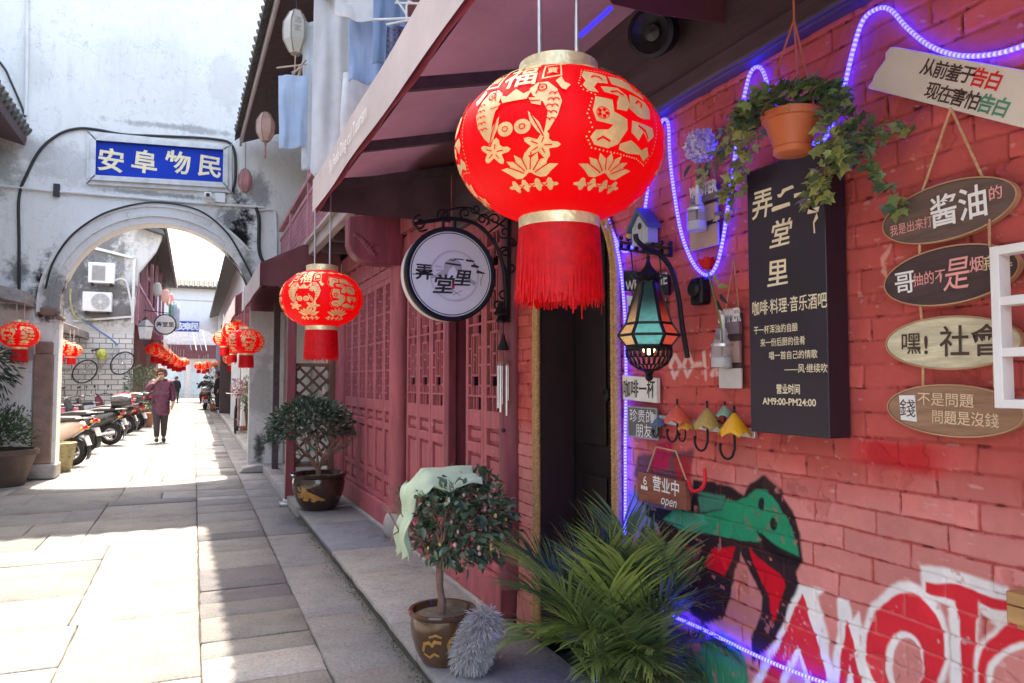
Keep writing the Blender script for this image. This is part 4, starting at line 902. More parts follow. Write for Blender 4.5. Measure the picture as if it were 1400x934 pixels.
def text_polys(body, size, bold=0., at=(0, 0), sx=1., rot=0.):
    v, f = glyphs(body, size, bold); c, s_ = math.cos(rot), math.sin(rot)
    v = np.stack([v[:, 0] * sx, v[:, 1]], 1); v = np.stack([v[:, 0] * c - v[:, 1] * s_ + at[0], v[:, 0] * s_ + v[:, 1] * c + at[1]], 1)
    return [[tuple(v[i]) for i in q] for q in f]
def band(pts, wd, closed=True):
    P = [np.array(p) for p in pts]; k = len(P); out = []
    for i in range(k if closed else k - 1):
        a, b = P[i], P[(i + 1) % k]; d = b - a; L = np.hypot(*d)
        if L < 1e-6: continue
        n = np.array([-d[1], d[0]]) / L * wd / 2; e = d / L * wd * .4
        out.append([tuple(a - n - e), tuple(b - n + e), tuple(b + n + e), tuple(a + n - e)])
    return out
def ZP(pts, cx, cy, s, kx=1.): return [((x - cx) / s * kx, -(y - cy) / s) for x, y in pts]
def motif_fu():
    s = 2400.; cx, cy = 350, 420; Z = lambda *p: ZP(p, cx, cy, s, 1.05); out = []
    out += text_polys('福', .085, .008, (0, .082))
    for sg in (-1, 1):
        c = (sg * .074, .088); q = [(c[0] + a * .020, c[1] + sg * a * .004 + b * .026) for a, b in ((-1, -1), (1, -1), (1, 1), (-1, 1))]
        out += band(q, .004); out += text_polys('招财' if sg < 0 else '进宝', .017, .01, c) if False else text_polys('財' if sg < 0 else '寶', .028, .01, c)
        fish = [(sg * x, y) for x, y in ((.030, .030), (.045, .045), (.066, .046), (.085, .025), (.094, -.005), (.086, -.035), (.070, -.062), (.058, -.075), (.064, -.050), (.068, -.025), (.058, -.004), (.038, .012))]
        out.append(fish); out.append([(sg * x, y) for x, y in ((.030, .008), (.056, .006), (.054, -.012), (.036, -.006))])
        out.append([(sg * x, y) for x, y in ((.030, -.022), (.052, -.048), (.062, -.078), (.048, -.066), (.034, -.046))])
        out.append([(sg * x, y) for x, y in ((.082, .048), (.094, .062), (.100, .044), (.112, .036), (.102, .022), (.094, .026))])
        out.append(ell(sg * .018, -.052, .017, .015, 14))
        fl = [(sg * .052 + (.030 + .010 * math.cos(5 * t)) * math.cos(t), -.092 + (.020 + .008 * math.cos(5 * t)) * math.sin(t)) for t in np.linspace(0, 6.28, 31)[:-1]]; out.append(fl)
    out.append([(-.036, .028), (-.018, .020), (0, .036), (.018, .020), (.036, .028), (.026, .006), (-.026, .006)])
    return out
def motif_fish_red():
    """red scales, eyes and fins drawn over the gold fish"""
    out = []
    for sg in (-1, 1):
        out += band(ell(sg * .056, .030, .0085, .0085, 12), .003); out.append(ell(sg * .056, .030, .003, .003, 8))
        for k in range(5):
            for j in range(2): out += band([(sg * (.076 + j * .010 - k * .0025 + .006 * math.cos(a)), .010 - k * .014 + .006 * math.sin(a)) for a in np.linspace(.3, 2.8, 6)], .0022, False)
        out += band([(sg * .050, .045), (sg * .049, .030), (sg * .044, .016)], .0025, False)
        out += band([(sg * .036, -.030), (sg * .050, -.058), (sg * .058, -.074)], .0025, False)
        out += band([(sg * .030, .0), (sg * .052, -.002)], .0022, False)
        for a in np.linspace(0, 6.28, 6)[:-1]: out += band([(sg * .052 + .008 * math.cos(a), -.092 + .006 * math.sin(a)), (sg * .052 + .022 * math.cos(a), -.092 + .015 * math.sin(a))], .0022, False)
        out += band(ell(sg * .018, -.052, .006, .005, 8), .002)
    return out
def motif_block():
    Z = lambda *p: ZP(p, 935, 420, 2400., 1.22); out = [
        Z((775, 205), (835, 210), (880, 225), (870, 290), (820, 295), (800, 330), (815, 360), (775, 355), (755, 320), (770, 290), (760, 250)),
        Z((892, 225), (960, 215), (1000, 230), (1040, 260), (1065, 310), (1060, 330), (960, 300), (888, 288)),
        Z((830, 318), (910, 308), (945, 345), (950, 400), (930, 440), (885, 440), (890, 400), (905, 362), (840, 352)),
        Z((800, 385), (870, 392), (872, 455), (930, 482), (935, 530), (900, 610), (860, 635), (800, 625), (780, 590), (800, 555), (850, 548), (870, 522), (800, 512), (785, 460)),
        Z((965, 332), (1060, 345), (1078, 380), (1065, 440), (1020, 455), (985, 450), (945, 420)),
        Z((955, 482), (1080, 482), (1095, 520), (1060, 560), (1020, 522), (1000, 570), (955, 540)),
        Z((910, 605), (960, 578), (990, 590), (1030, 610), (1060, 585), (1090, 620), (1070, 655), (1030, 632), (960, 642), (910, 632))]
    bd = Z((770, 190), (850, 190), (960, 198), (1040, 225), (1085, 290), (1115, 350), (1120, 480), (1110, 600), (1085, 672), (1020, 655), (960, 655), (860, 650), (790, 640), (765, 590), (785, 545), (765, 480), (785, 400), (800, 375), (755, 350), (740, 310), (755, 250))
    per = []
    for a, b in zip(bd, bd[1:] + bd[:1]):
        L = math.hypot(b[0] - a[0], b[1] - a[1]); k = max(1, int(L / .0075))
        per += [(a[0] + (b[0] - a[0]) * j / k, a[1] + (b[1] - a[1]) * j / k) for j in range(k)]
    return out + [ell(x, y, .0019, .0019, 6) for x, y in per]
def motif_block_red():
    Z = lambda *p: ZP(p, 935, 420, 2400., 1.22); out = []
    for c in ((825, 470), (1030, 265)):
        for k in range(5): a = k * 1.257; x, y = Z((c[0] + 16 * math.cos(a), c[1] + 16 * math.sin(a)))[0]; out.append(ell(x, y, .0042, .0038, 8))
        out += band(ell(*Z(c)[0], .013, .012, 14), .0015)
    for q in (((800, 260), (815, 245), (840, 250), (845, 265)), ((985, 380), (1005, 360), (1020, 375), (1010, 395)), ((870, 345), (900, 335), (925, 350)), ((990, 500), (1030, 515), (1050, 545)), ((810, 600), (830, 585), (860, 600))): out += band(Z(*q), .004, False)
    return out
def motif_lotus():
    out = []
    for k, (a, L, wd) in enumerate(((-1.35, .062, .013), (1.35, .062, .013), (-.95, .052, .014), (.95, .052, .014), (-.5, .048, .014), (.5, .048, .014), (0, .046, .016))):
        dx, dy = math.sin(a), math.cos(a) * .8 + .12
        out.append([(dx * L * t - dy * wd * s_ * math.sin(math.pi * t ** .8), -.012 + dy * L * t + dx * wd * s_ * math.sin(math.pi * t ** .8)) for t, s_ in [(.12, 0), (.3, .8), (.5, 1), (.75, .75), (1, 0), (.75, -.75), (.5, -1), (.3, -.8)]])
    for x in (-.045, -.02, .012, .04): out.append([(x + (.016 + .005 * math.cos(4 * t)) * math.cos(t), -.030 + (.009 + .004 * math.cos(4 * t)) * math.sin(t)) for t in np.linspace(0, 6.28, 20)[:-1]])
    return out
def motif_lotus_red():
    out = []
    for a in (-1.15, -.72, -.25, .25, .72, 1.15): out += band([(math.sin(a) * .014, -.012 + (math.cos(a) * .8 + .12) * .014), (math.sin(a) * .046, -.012 + (math.cos(a) * .8 + .12) * .046)], .0022, False)
    for x in (-.03, -.004, .026): out += band([(x - .006, -.026), (x, -.032), (x + .008, -.028)], .002, False)
    return out
def lantern(label, loc, group, rods=.45, detail=True):
    t = thing('red_lantern', label, 'lantern', (0, 0, 0), group)
    n = 144 if detail else 24; pr = []
    for i in range(25):
        a = math.radians(-68 + 136 * i / 24); pr.append((LR * math.cos(a), LH * math.sin(a)))
    g = MB(); k = MB().lathe(pr, n=n)
    lob = lambda i: 1 - .011 * (1 - abs(math.sin(math.pi * 12 * (i % n) / n))) ** 3 + .0022 * mnoise.noise(Vector((i % n * .4, i // n * .5, 3)))
    g.add([(x * lob(i), y * lob(i), z) for i, (x, y, z) in enumerate(k.v)], k.f)
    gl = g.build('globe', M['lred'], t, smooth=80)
    go = MB(); re = MB()
    for k in range(3):
        for fn, red, lon, v0 in ((motif_fu, motif_fish_red, -.44 + k * 2.0944, .033), (motif_block, motif_block_red, .58 + k * 2.0944, .027), (motif_lotus, motif_lotus_red, -.36 + k * 2.0944, -.120), (motif_lotus, motif_lotus_red, .46 + k * 2.0944, -.120)):
            mp = on_globe(lon); mr = on_globe(lon, .0052); sc_ = 1.28 if fn is motif_lotus else 1.12
            curved(go, [[(a * sc_, b * sc_ + v0) for a, b in p] for p in fn()], mp, .02)
            if detail: curved(re, [[(a * sc_, b * sc_ + v0) for a, b in p] for p in red()], mr, .03)
        for q in range(6):
            lon = k * 2.0944 + q * .35; curved(go, [[(.032 * math.cos(a) * (1 + .3 * math.cos(4 * a)), .176 + .010 * math.sin(a) * (1 + .3 * math.cos(4 * a))) for a in np.linspace(0, 6.28, 17)[:-1]]], on_globe(lon), .02)
    go.build('gold_decoration', M['gold'], gl, smooth=0)
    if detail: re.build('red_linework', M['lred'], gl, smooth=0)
    MB().lathe([(.092, .150), (.097, .152), (.097, .205), (.092, .207), (.090, .200), (.088, .155)], n=36).build('top_ring', M['goldfoil'], t)
    MB().lathe([(.0, .18), (.09, .18)], n=24).bar((-.09, 0, .195), (.09, 0, .195), .012, .006).build('top_cross', M['iron'], t)
    MB().lathe([(.092, -.160), (.098, -.164), (.098, -.202), (.094, -.207), (.088, -.204), (.088, -.164)], n=36).build('bottom_ring', M['goldfoil'], t)
    ts = MB(); ns = 150 if detail else 40
    for lay, r0 in ((0, .098), (1, .088)):
        for i in range(ns):
            a = 2 * math.pi * (i + lay * .5) / ns; wd = 2 * math.pi * r0 / ns * 1.25; L = .175 + random.uniform(-.012, .012) + (random.random() < .04) * random.uniform(.0, .05)
            pts = []
            for j in range(5):
                q = j / 4; rr = r0 + .010 * q + random.uniform(-.003, .003) * q; aa = a + random.uniform(-.012, .012) * q
                pts.append((rr, aa, -.196 - L * q, wd * (1 - .25 * q) / rr))
            vs = [(rr * math.sin(aa + s_ * w2 / 2), -rr * math.cos(aa + s_ * w2 / 2), z) for rr, aa, z, w2 in pts for s_ in (-1, 1)]
            ts.add(vs, [(2 * j, 2 * j + 1, 2 * j + 3, 2 * j + 2) for j in range(4)])
    ts.build('tassel', M['tassel'], t, smooth=60)
    r_ = MB()
    for sx in (-1, 1): r_.tube([(sx * .045, 0, .19), (sx * .047, 0, .19 + rods)], .0055 if detail else .007, 8)
    r_.build('hanging_rods', M['steel'], t)
    t.location = tuple(map(float, loc)); return t
GL = 'red lanterns hanging along the lane'
def at(x, y, d): return tuple(atd(x, y, d))
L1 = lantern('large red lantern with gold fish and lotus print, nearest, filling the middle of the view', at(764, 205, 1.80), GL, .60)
L1.rotation_euler[2] = -YAW - R(1)
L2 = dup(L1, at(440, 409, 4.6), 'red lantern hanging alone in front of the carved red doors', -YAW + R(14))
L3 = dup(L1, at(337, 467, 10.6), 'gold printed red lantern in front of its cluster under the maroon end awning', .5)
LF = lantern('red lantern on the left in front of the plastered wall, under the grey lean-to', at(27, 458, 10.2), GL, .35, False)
far = [(322, 452, 14.3, 'red lantern highest of the cluster beside the right arch jamb'), (307, 463, 16.5, 'red lantern at the left of the cluster beside the right arch jamb'), (318, 474, 17.5, 'red lantern lowest in the cluster beside the right arch jamb'),
       (82, 474, 18, 'red lantern half hidden by the left arch jamb, first of three over the scooters'), (98, 479, 19.5, 'middle of three red lanterns over the scooters beside the left jamb'), (118, 485, 24, 'third of three red lanterns over the scooters, by the bicycle wheel'),
       (212, 478, 27, 'nearest red lantern of the string on the left beyond the arch'), (218, 481, 29, 'second red lantern of the string on the left beyond the arch'), (226, 485, 31, 'third red lantern of the string on the left beyond the arch'), (233, 490, 33, 'fourth red lantern of the string on the left beyond the arch'), (239, 494, 35.5, 'fifth red lantern of the string on the left beyond the arch'), (245, 496, 38, 'sixth red lantern of the string on the left beyond the arch'), (251, 495, 41, 'farthest red lantern of the string on the left beyond the arch'),
       (272, 500, 46, 'left one of three small red lanterns over the scooter rider'), (279, 501, 47, 'middle one of three small red lanterns over the scooter rider'), (284, 499, 46, 'right one of three small red lanterns over the scooter rider'),
       (300, 499, 38, 'small far red lantern in front of the blue mural, leftmost of three'), (309, 497, 33, 'small far red lantern in front of the blue mural, middle of three'), (316, 491, 29, 'small far red lantern in front of the blue mural, rightmost of three')]
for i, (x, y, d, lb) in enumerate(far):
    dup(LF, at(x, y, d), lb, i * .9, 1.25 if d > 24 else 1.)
# white paper lanterns under the eave
def paper(label, loc, h, r, mat, tass):
    t = thing('paper_lantern', label, 'lantern', loc, 'paper lanterns under the eave'); x, y, z = loc
    MB().lathe([(r * .45, -h), (r * .5, -h * .97), (r, -h * .42), (r * 1.04, 0), (r, h * .42), (r * .5, h * .97), (r * .45, h)], loc, 6).build('shade', mat, t, smooth=20)
    rb = MB()
    for k in range(6):
        a = k * math.pi / 3; rb.tube([(x + q * math.cos(a), y + q * math.sin(a), z + w) for q, w in ((r * .51, -h * .98), (r * 1.01, -h * .42), (r * 1.05, 0), (r * 1.01, h * .42), (r * .51, h * .98))], .006, 5)
    rb.lathe([(r * .46, h), (r * .3, h * 1.07), (0, h * 1.07)], loc, 8).lathe([(0, -h * 1.1), (r * .3, -h * 1.08), (r * .46, -h)], loc, 8).build('ribs', pm('lantern_ribs', (.35, .28, .22), .6), t)
    MB().tube([(x, y, z + h), (x, y, ZE + .1)], .004, 5).build('cord', M['cable'], t)
    if tass: MB().cyl((x, y, z - h * 1.05), (x, y, z - h * 1.3), .016).cyl((x, y, z - h * 1.3), (x, y, z - h * 2.2), .010, .014).build('tassel', pm('faded_tassel', (.5, .22, .16), .8), t)
    return t
wp = pm('white_lantern_paper', (.74, .74, .68), .7, var=.08, translucent=.4); pp = pm('pink_lantern_paper', (.90, .66, .60), .7, var=.15, translucent=.6); rp_ = pm('faded_red_lantern_paper', (.85, .42, .42), .7, var=.3, scale=4, translucent=.6)
p1 = paper('white paper lantern with faint writing, nearest under the eave beside the laundry', at(405, 45, 6.4), .185, .105, wp, False)
wt = MB(); l1 = p1.location; write(wt, '酒', .06, front_map(l1[0], l1[2] + .07, l1[1] - .105), .0, .0); write(wt, '家', .06, front_map(l1[0], l1[2] - .0, l1[1] - .105), .0, .0)
wt.build('lettering', pm('grey_ink', (.30, .32, .30), .7), p1)
paper('pink paper lantern with a long tassel, second under the eave', at(363, 174, 9.6), .185, .11, pp, True)
paper('small faded red and white paper lantern beside the blue sign end', at(335, 247, 11.9), .18, .10, rp_, False)
for i, (x, y, d, m, lb) in enumerate(((215, 396, 28, wp, 'white paper lantern under the far left eave'), (226, 405, 29.5, pp, 'pink paper lantern under the far left eave'), (232, 410, 31, rp_, 'faded red paper lantern under the far left eave, lowest'))):
    t = thing('paper_lantern', lb, 'lantern', at(x, y, d), 'paper lanterns under the eave'); l = t.location
    MB().lathe([(.06, -.27), (.13, -.2), (.145, 0), (.13, .2), (.06, .27)], l, 10).build('shade', m, t); MB().tube([(l[0], l[1], l[2] + .26), (l[0], l[1], 7.6)], .008, 5).build('cord', M['cable'], t)

# ================================================================== round shop sign on its iron bracket
RX, RY, RZ, RR = 1.225, 3.66, 1.975, .243
rs = thing('round_sign', 'round white double sided shop sign with black brush writing in an iron ring', 'sign', (RX, RY, RZ))
MB().lathe([(RR - .012, -.002), (RR, .002), (RR, .10), (RR - .012, .104), (0, .104)], (RX, RY, RZ), 64, ax='y').build('drum', pm('sign_drum', (.62, .57, .55), .5, var=.15, bmp=.1), rs)
MB().lathe([(RR + .004, .03), (RR + .006, -.004), (RR - .002, -.012), (RR - .018, -.010), (RR - .020, .0)], (RX, RY, RZ), 64, ax='y').build('rim', M['iron'], rs)
MB().lathe([(0, -.003), (RR - .019, -.003)], (RX, RY, RZ), 64, ax='y').build('face', pm('acrylic_face', (.78, .79, .84), .25, var=.03, bmp=0, translucent=.2), rs, smooth=0)
def S_(x, y): return ((x - 510) / 8.49 / 1011 * 4.02, -(y - 460) / 8.49 / 1011 * 4.02)
fm = front_map(RX, RZ, RY - .0045)
def flatpoly(mb, pts, mp=fm, w=0., mi=0): return mb.add([mp(*S_(*p), w) for p in pts], [tuple(range(len(pts)))], mi)
gy = MB(); gy.add([], [])
flatpoly(gy, ell(530, 390, 108, 105, 30)); flatpoly(gy, [(300, 490), (420, 420), (470, 440), (460, 480), (280, 525), (262, 520)], w=.0003); flatpoly(gy, [(640, 440), (720, 490), (810, 540), (790, 580), (690, 530), (620, 480)], w=.0003)
gy.build('grey_emblem', pm('grey_ink_emblem', (.40, .38, .46), .5, bmp=0), rs, smooth=0)
wh = MB(); flatpoly(wh, [(540, 370), (580, 440), (640, 500), (460, 500), (480, 420), (500, 400)], w=.0008); wh.build('emblem_cutout', pm('emblem_white', (.68, .68, .75), .3, bmp=0), rs, smooth=0)
rg = MB()
def ringflat(mb, r0, r1, cx=RX, cz=RZ, y=RY - .0046, n=56): return mb.lathe([(r0, 0), (r1, 0)], (cx, y, cz), n, ax='y')
ringflat(rg, RR - .030, RR - .0255).build('black_ring', M['black_txt'], rs, smooth=0)
c_ = S_(550, 480); rg = MB(); ringflat(rg, .131, .1335, RX + c_[0], RZ + c_[1], RY - .0056); ringflat(rg, .1245, .1255, RX + c_[0], RZ + c_[1], RY - .0056); rg.build('thin_rings', pm('brown_ink', (.30, .22, .25), .6, bmp=0), rs, smooth=0)
def logo(mb, mp, sc_, vertical, rough=.03):
    pass
bk = MB()
for ch, (x, y), sz, it in (('弄', (195, 455), .088, .0), ('堂', (425, 575), .108, .18), ('里', (640, 497), .094, .22)):
    a, b = S_(x, y); write(bk, ch, sz, fm, .0016, .020, sx=1.10, italic=it, at=(a, b), rough=.035)
for q in ([(60, 482), (180, 474), (310, 484), (310, 492), (180, 488), (62, 490)], [(490, 298), (545, 300), (545, 282), (655, 286), (652, 298), (565, 294), (545, 314), (492, 310)], [(435, 338), (460, 334), (625, 346), (622, 366), (540, 362), (436, 350)], [(682, 284), (760, 290), (790, 298), (770, 312), (684, 306)], [(775, 314), (785, 335), (845, 358), (830, 376), (745, 368), (745, 345), (775, 340)], [(835, 378), (828, 402), (915, 428), (905, 440), (808, 434), (812, 408), (824, 400)], [(890, 448), (880, 480), (868, 500), (866, 572), (860, 572), (860, 496), (884, 470), (884, 448)]): flatpoly(bk, q, w=.0016)
bk.build('brush_lettering', M['black_txt'], rs, smooth=0)
rd = MB(); flatpoly(rd, ell(532, 596, 18, 36, 14), w=.0016); rd.build('red_seal', pm('seal_red', (.5, .02, .06), .5, bmp=0), rs, smooth=0)
fk = MB()
for q in ([(498, 628), (618, 700)], [(528, 695), (640, 640)]): fk.bar(fm(*S_(*q[0]), .0016), fm(*S_(*q[1]), .0016), .003, .0006, up=(0, 1, 0))
a, b = S_(358, 385); write(fk, 'NONG', .012, fm, .0016, .005, at=(a, b)); a, b = S_(375, 427); write(fk, 'TANGLI', .012, fm, .0016, .005, at=(a, b))
fk.build('small_marks', pm('brown_ink_marks', (.25, .18, .22), .6, bmp=0), rs, smooth=0)
ib = thing('iron_bracket', 'scrolled black wrought iron bracket carrying the round sign', 'bracket', (W - .1, RY + .05, 2.2))
by = RY + .05
def ipx(x, y): p = ony(x, y, by); return (p[0], by, p[2])
mb = MB(); mb.tube(smooth_path([ipx(*p) for p in ((566, 306), (590, 302), (620, 299), (650, 306), (672, 326), (684, 350), (690, 380), (692, 430))]), .011, 8)
mb.bar(ipx(696, 270), ipx(694, 436), .022, .022, up=(0, 1, 0))
def scroll(cx, cy, r, a0, turns, sgn=1): return [ipx(cx + r * (1 - .75 * t) * math.cos(a0 + sgn * t * turns * 6.283), cy + r * (1 - .75 * t) * math.sin(a0 + sgn * t * turns * 6.283)) for t in np.linspace(0, 1, 26)]
for a in ((574, 305, 11, -1.5, 1.2, -1), (606, 294, 9, 2.5, 1.1, 1), (636, 292, 8, 2.0, 1.1, 1), (660, 300, 9, 1.0, 1.2, -1), (676, 300, 9, 2.4, 1.2, 1), (690, 318, 9, 2.8, 1.2, -1), (690, 345, 8, 3.3, 1.2, 1), (698, 366, 8, 3.4, 1.2, -1), (688, 402, 8, -.4, 1.2, 1), (680, 418, 7, 0, 1.2, -1), (650, 286, 7, 3.1, 1.1, -1), (700, 330, 7, 0, 1.2, 1)): mb.tube(scroll(*a), .0055, 6)
for q in (((600, 300), (612, 288), (640, 284), (660, 296), (690, 310)), ((668, 318), (690, 300), (696, 285)), ((684, 345), (696, 340)), ((690, 410), (684, 425), (690, 434)), ((566, 306), (574, 316), (584, 314))): mb.tube(smooth_path([ipx(*p) for p in q]), .0055, 6)
for x in (606, 622): mb.cyl(ipx(x, 301), ipx(x, 314), .008)
mb.build('scrollwork', M['iron'], ib)
# wind bell and chimes below the bracket
wc = thing('wind_chime', 'pagoda wind bell with hanging metal tubes beside the red column', 'wind chime', ipx(690, 450))
mb = MB(); c = ipx(688, 432)
mb.lathe([(.0, .05), (.012, .045), (.016, .02), (.045, -.03), (.04, -.035), (.0, -.03)], c, 6); c2 = ipx(679, 424); mb.lathe([(.0, .045), (.012, .04), (.016, .02), (.042, -.03), (0, -.03)], (c2[0], by - .06, c2[2]), 6)
c3 = ipx(688, 470); mb.lathe([(.0, .06), (.008, .05), (.014, .02), (.035, -.03), (.03, -.035), (.0, -.03)], c3, 8); mb.tube([c, c3], .003, 5)
mb.build('bells', M['iron'], wc, smooth=20)
c4 = ipx(688, 495); MB().lathe([(0, .004), (.04, .004), (.04, -.006), (0, -.006)], c4, 20).build('chime_disc', pm('chime_wood', (.2, .10, .06), .6), wc)
tb_ = MB()
for k in range(5): a = k * 1.257; x, y = c4[0] + .028 * math.cos(a), by + .028 * math.sin(a); L = .21 + .02 * k; tb_.cyl((x, y, c4[2] - .02), (x, y, c4[2] - L), .0065, n=8).tube([(x, y, c4[2]), (x, y, c4[2] - .02)], .0015, 4)
tb_.build('tubes', M['steel'], wc); MB().tube([c3, c4, (c4[0], by, c4[2] - .36)], .0018, 4).ball((c4[0], by, c4[2] - .37), .012).build('cord', M['cable'], wc)

# ================================================================== things on the brick wall
X1 = W - .012                                             # just proud of the bricks
def wz(x, y, X=X1): return tuple(onx(x, y, X)[1:])
bx0, bx1 = W - .085, W - .008
bd = thing('menu_board', 'tall black light box sign with gilt brush writing and opening hours', 'sign', (W - .04, 1.7, 1.26))
tl_, bl_, tr_, br_ = wz(1022, 235, bx0), wz(1025, 591, bx0), wz(1133, 205, bx0), wz(1127, 598, bx0)
yL, yR, zB, zT = (tl_[0] + bl_[0]) / 2, (tr_[0] + br_[0]) / 2, (bl_[1] + br_[1]) / 2, 2.06
MB().box(bx0, bx1, yR, yL, zB, zT).build('box', pm('black_panel', (.022, .014, .024), .35, var=.3, scale=3, bmp=.05), bd, bevel=.003)
Wd = yL - yR
def bwrite(mb, body, px0, px1, py, hpx, **kw):
    """a line of writing from photo column px0 to px1 at row py, hpx tall"""
    (ya, za), (yb, zb) = wz(px0, py[0], bx0), wz(px1, py[1], bx0)
    h = abs(wz((px0 + px1) / 2, sum(py) / 2 - hpx / 2, bx0)[1] - wz((px0 + px1) / 2, sum(py) / 2 + hpx / 2, bx0)[1])
    return write(mb, body, h * 1.12, wall_map((ya + yb) / 2, (za + zb) / 2, bx0), .0012, width=ya - yb, **kw)
g = MB()
for ch, px_, py_, hp, it in (('弄', 1042, 279, 46, .1), ('堂', 1068, 318, 42, .25), ('里', 1063, 373, 42, .05)):
    y, z = wz(px_, py_, bx0); write(g, ch, hp / 1011 * 2.05, wall_map(y, z, bx0), .0012, .012, sx=1.05 if ch != '弄' else .95, italic=it, rough=.04)
for q in ([(1063, 266), (1068, 265), (1070, 259), (1084, 253), (1086, 257), (1074, 262), (1068, 270), (1064, 270)], [(1055, 286), (1058, 283), (1080, 276), (1081, 281), (1056, 290)], [(1086, 265), (1100, 262), (1099, 267), (1086, 271)], [(1097, 269), (1095, 273), (1109, 272), (1108, 280), (1094, 282), (1094, 276)], [(1107, 282), (1105, 286), (1121, 282), (1119, 290), (1104, 293), (1105, 287)], [(1117, 291), (1119, 298), (1114, 305), (1115, 319), (1113, 319), (1112, 304), (1115, 296)]):
    g.add([(bx0 - .0012, *wz(x, y, bx0)) for x, y in q], [tuple(range(len(q)))])
g.build('brush_lettering', M['cream'], bd, smooth=0)
g = MB(); bwrite(g, '咖啡·料理·音乐酒吧', 1029, 1131, (421, 411), 20, bold=.008)
for body, a, b, py, hp in (('干一杯浑浊的自酿', 1031, 1091, (452, 447), 11), ('来一份后厨的佳肴', 1040, 1101, (469, 465), 11), ('唱一首自己的情歌', 1052, 1118, (487, 483), 11), ('——风·继续吹', 1073, 1132, (505, 502), 12)): bwrite(g, body, a, b, py, hp, bold=.006, rough=.02)
bwrite(g, '营业时间', 1062, 1094, (533, 531), 13, bold=.016); bwrite(g, 'AM9:00-PM24:00', 1043, 1116, (550, 549), 12, bold=.016)
g.build('small_lettering', M['cream'], bd, smooth=0)
# oval plaques on cords
def rough_wood(name, c): return pm(name, c, .6, var=.3, scale=3, bmp=.3, bscale=30, stretch=(1, 3, 22))
def plaque(label, c, ry, rz, mat, rim, lines, tilt=0.):
    t = thing('oval_plaque', label, 'sign', (W - .02, c[0], c[1]), 'oval wooden plaques hung in a column'); mp = wall_map(c[0], c[1], W - .014, tilt)
    MB().prism(ell(0, 0, ry, rz, 48), mp, 0, .016).build('board', mat, t, bevel=.002)
    e = MB(); A = ell(0, 0, ry + .003, rz + .003, 48); B = ell(0, 0, ry - .0005, rz - .0005, 48)
    for i in range(48): j = (i + 1) % 48; e.add([mp(*A[i], .0175), mp(*A[j], .0175), mp(*B[j], .0175), mp(*B[i], .0175), mp(*A[i], .002), mp(*A[j], .002)], [(0, 1, 2, 3), (0, 4, 5, 1)])
    e.build('rim', rim, t)
    for nm, m, items in lines:
        g = MB()
        for body, sz, u, v, kw in items: write(g, body, sz, mp, .018, at=(u, v), **kw)
        g.build(nm, m, t, smooth=0)
    return t
brn = rough_wood('weathered_brown_board', (.13, .085, .07)); dk = rough_wood('dark_brown_board', (.065, .038, .040)); crm = rough_wood('cream_green_board', (.60, .56, .38)); tan = rough_wood('tan_board', (.30, .17, .10)); rim = pm('pale_orange_rim', (.46, .27, .15), .5, var=.2)
pink = pm('pink_lettering', (.80, .36, .32), .5, bmp=0); yel = pm('yellow_lettering', (.62, .55, .28), .5, bmp=0); dbr = pm('brown_lettering', (.065, .036, .028), .6, bmp=0)
plaque('brown oval plaque with large white characters, topmost of the hanging column', (1.178, 1.815), .166, .066, brn, rim, [('lettering', M['white_txt'], [('酱油', .080, .035, .004, dict(bold=.014, sx=.90))]), ('pink_lettering', pink, [('我是出来打', .030, -.088, -.014, dict(bold=.006, sx=.78)), ('的', .034, .124, .012, dict(bold=.008))])], .04)
plaque('dark brown oval plaque with pink and white characters, second of the hanging column', (1.178, 1.664), .166, .066, dk, rim, [('lettering', M['white_txt'], [('哥', .060, -.108, -.0, dict(bold=.012))]), ('pink_lettering', pink, [('抽的不', .034, -.042, .002, dict(bold=.01, sx=.85)), ('是', .082, .026, .0, dict(bold=.004, italic=.2, sx=.8)), ('烟', .036, .076, .014, dict(bold=.01))]), ('yellow_lettering', yel, [('寂寞', .034, .122, .012, dict(bold=.01))])], .03)
plaque('cream and green oval plaque with brown characters, third of the hanging column', (1.178, 1.507), .166, .060, crm, rim, [('lettering', dbr, [('嘿', .058, -.095, .0, dict(bold=.006)), ('!', .06, -.055, -.004, dict(bold=.02)), ('社會', .076, .055, .004, dict(bold=.010, sx=1.0))])], -.02)
t4 = plaque('tan oval plaque with a white square character, lowest of the hanging column', (1.178, 1.350), .166, .058, tan, rim, [('lettering', pm('peach_lettering', (.72, .55, .36), .5, bmp=0), [('不是問題', .034, -.012, .024, dict(bold=.006, sx=1.05)), ('問題是沒錢', .034, .035, -.016, dict(bold=.004, sx=.95))])], -.02)
mp = wall_map(1.178, 1.350, W - .014, -.02); MB().prism([(-.128, -.030), (-.085, -.032), (-.090, .032), (-.133, .030)], mp, .0163, .0185).build('white_square', M['white_paint'], t4)
g = MB(); write(g, '錢', .046, mp, .0192, .002, at=(-.109, 0)); g.build('square_character', dbr, t4, smooth=0)
cordm = pm('hemp_cord', (.55, .33, .18), .9, var=.3, scale=80, bmp=.5, bscale=300)
q = lambda x, y, d=.026: (W - d, *wz(x, y, W - d))
pc_ = thing('plaque_cord', 'hemp cord holding the column of oval plaques on the brick wall', 'cord', q(1300, 148))
for a_, b_ in (((1300, 148), (1258, 270)), ((1300, 148), (1346, 248)), ((1258, 318), (1257, 350)), ((1352, 305), (1353, 335)), ((1258, 415), (1261, 445)), ((1262, 498), (1262, 532)), ((1357, 408), (1358, 440)), ((1359, 500), (1360, 530))): MB().tube([q(*a_), q(*b_)], .0032, 6).build('cord', cordm, pc_)
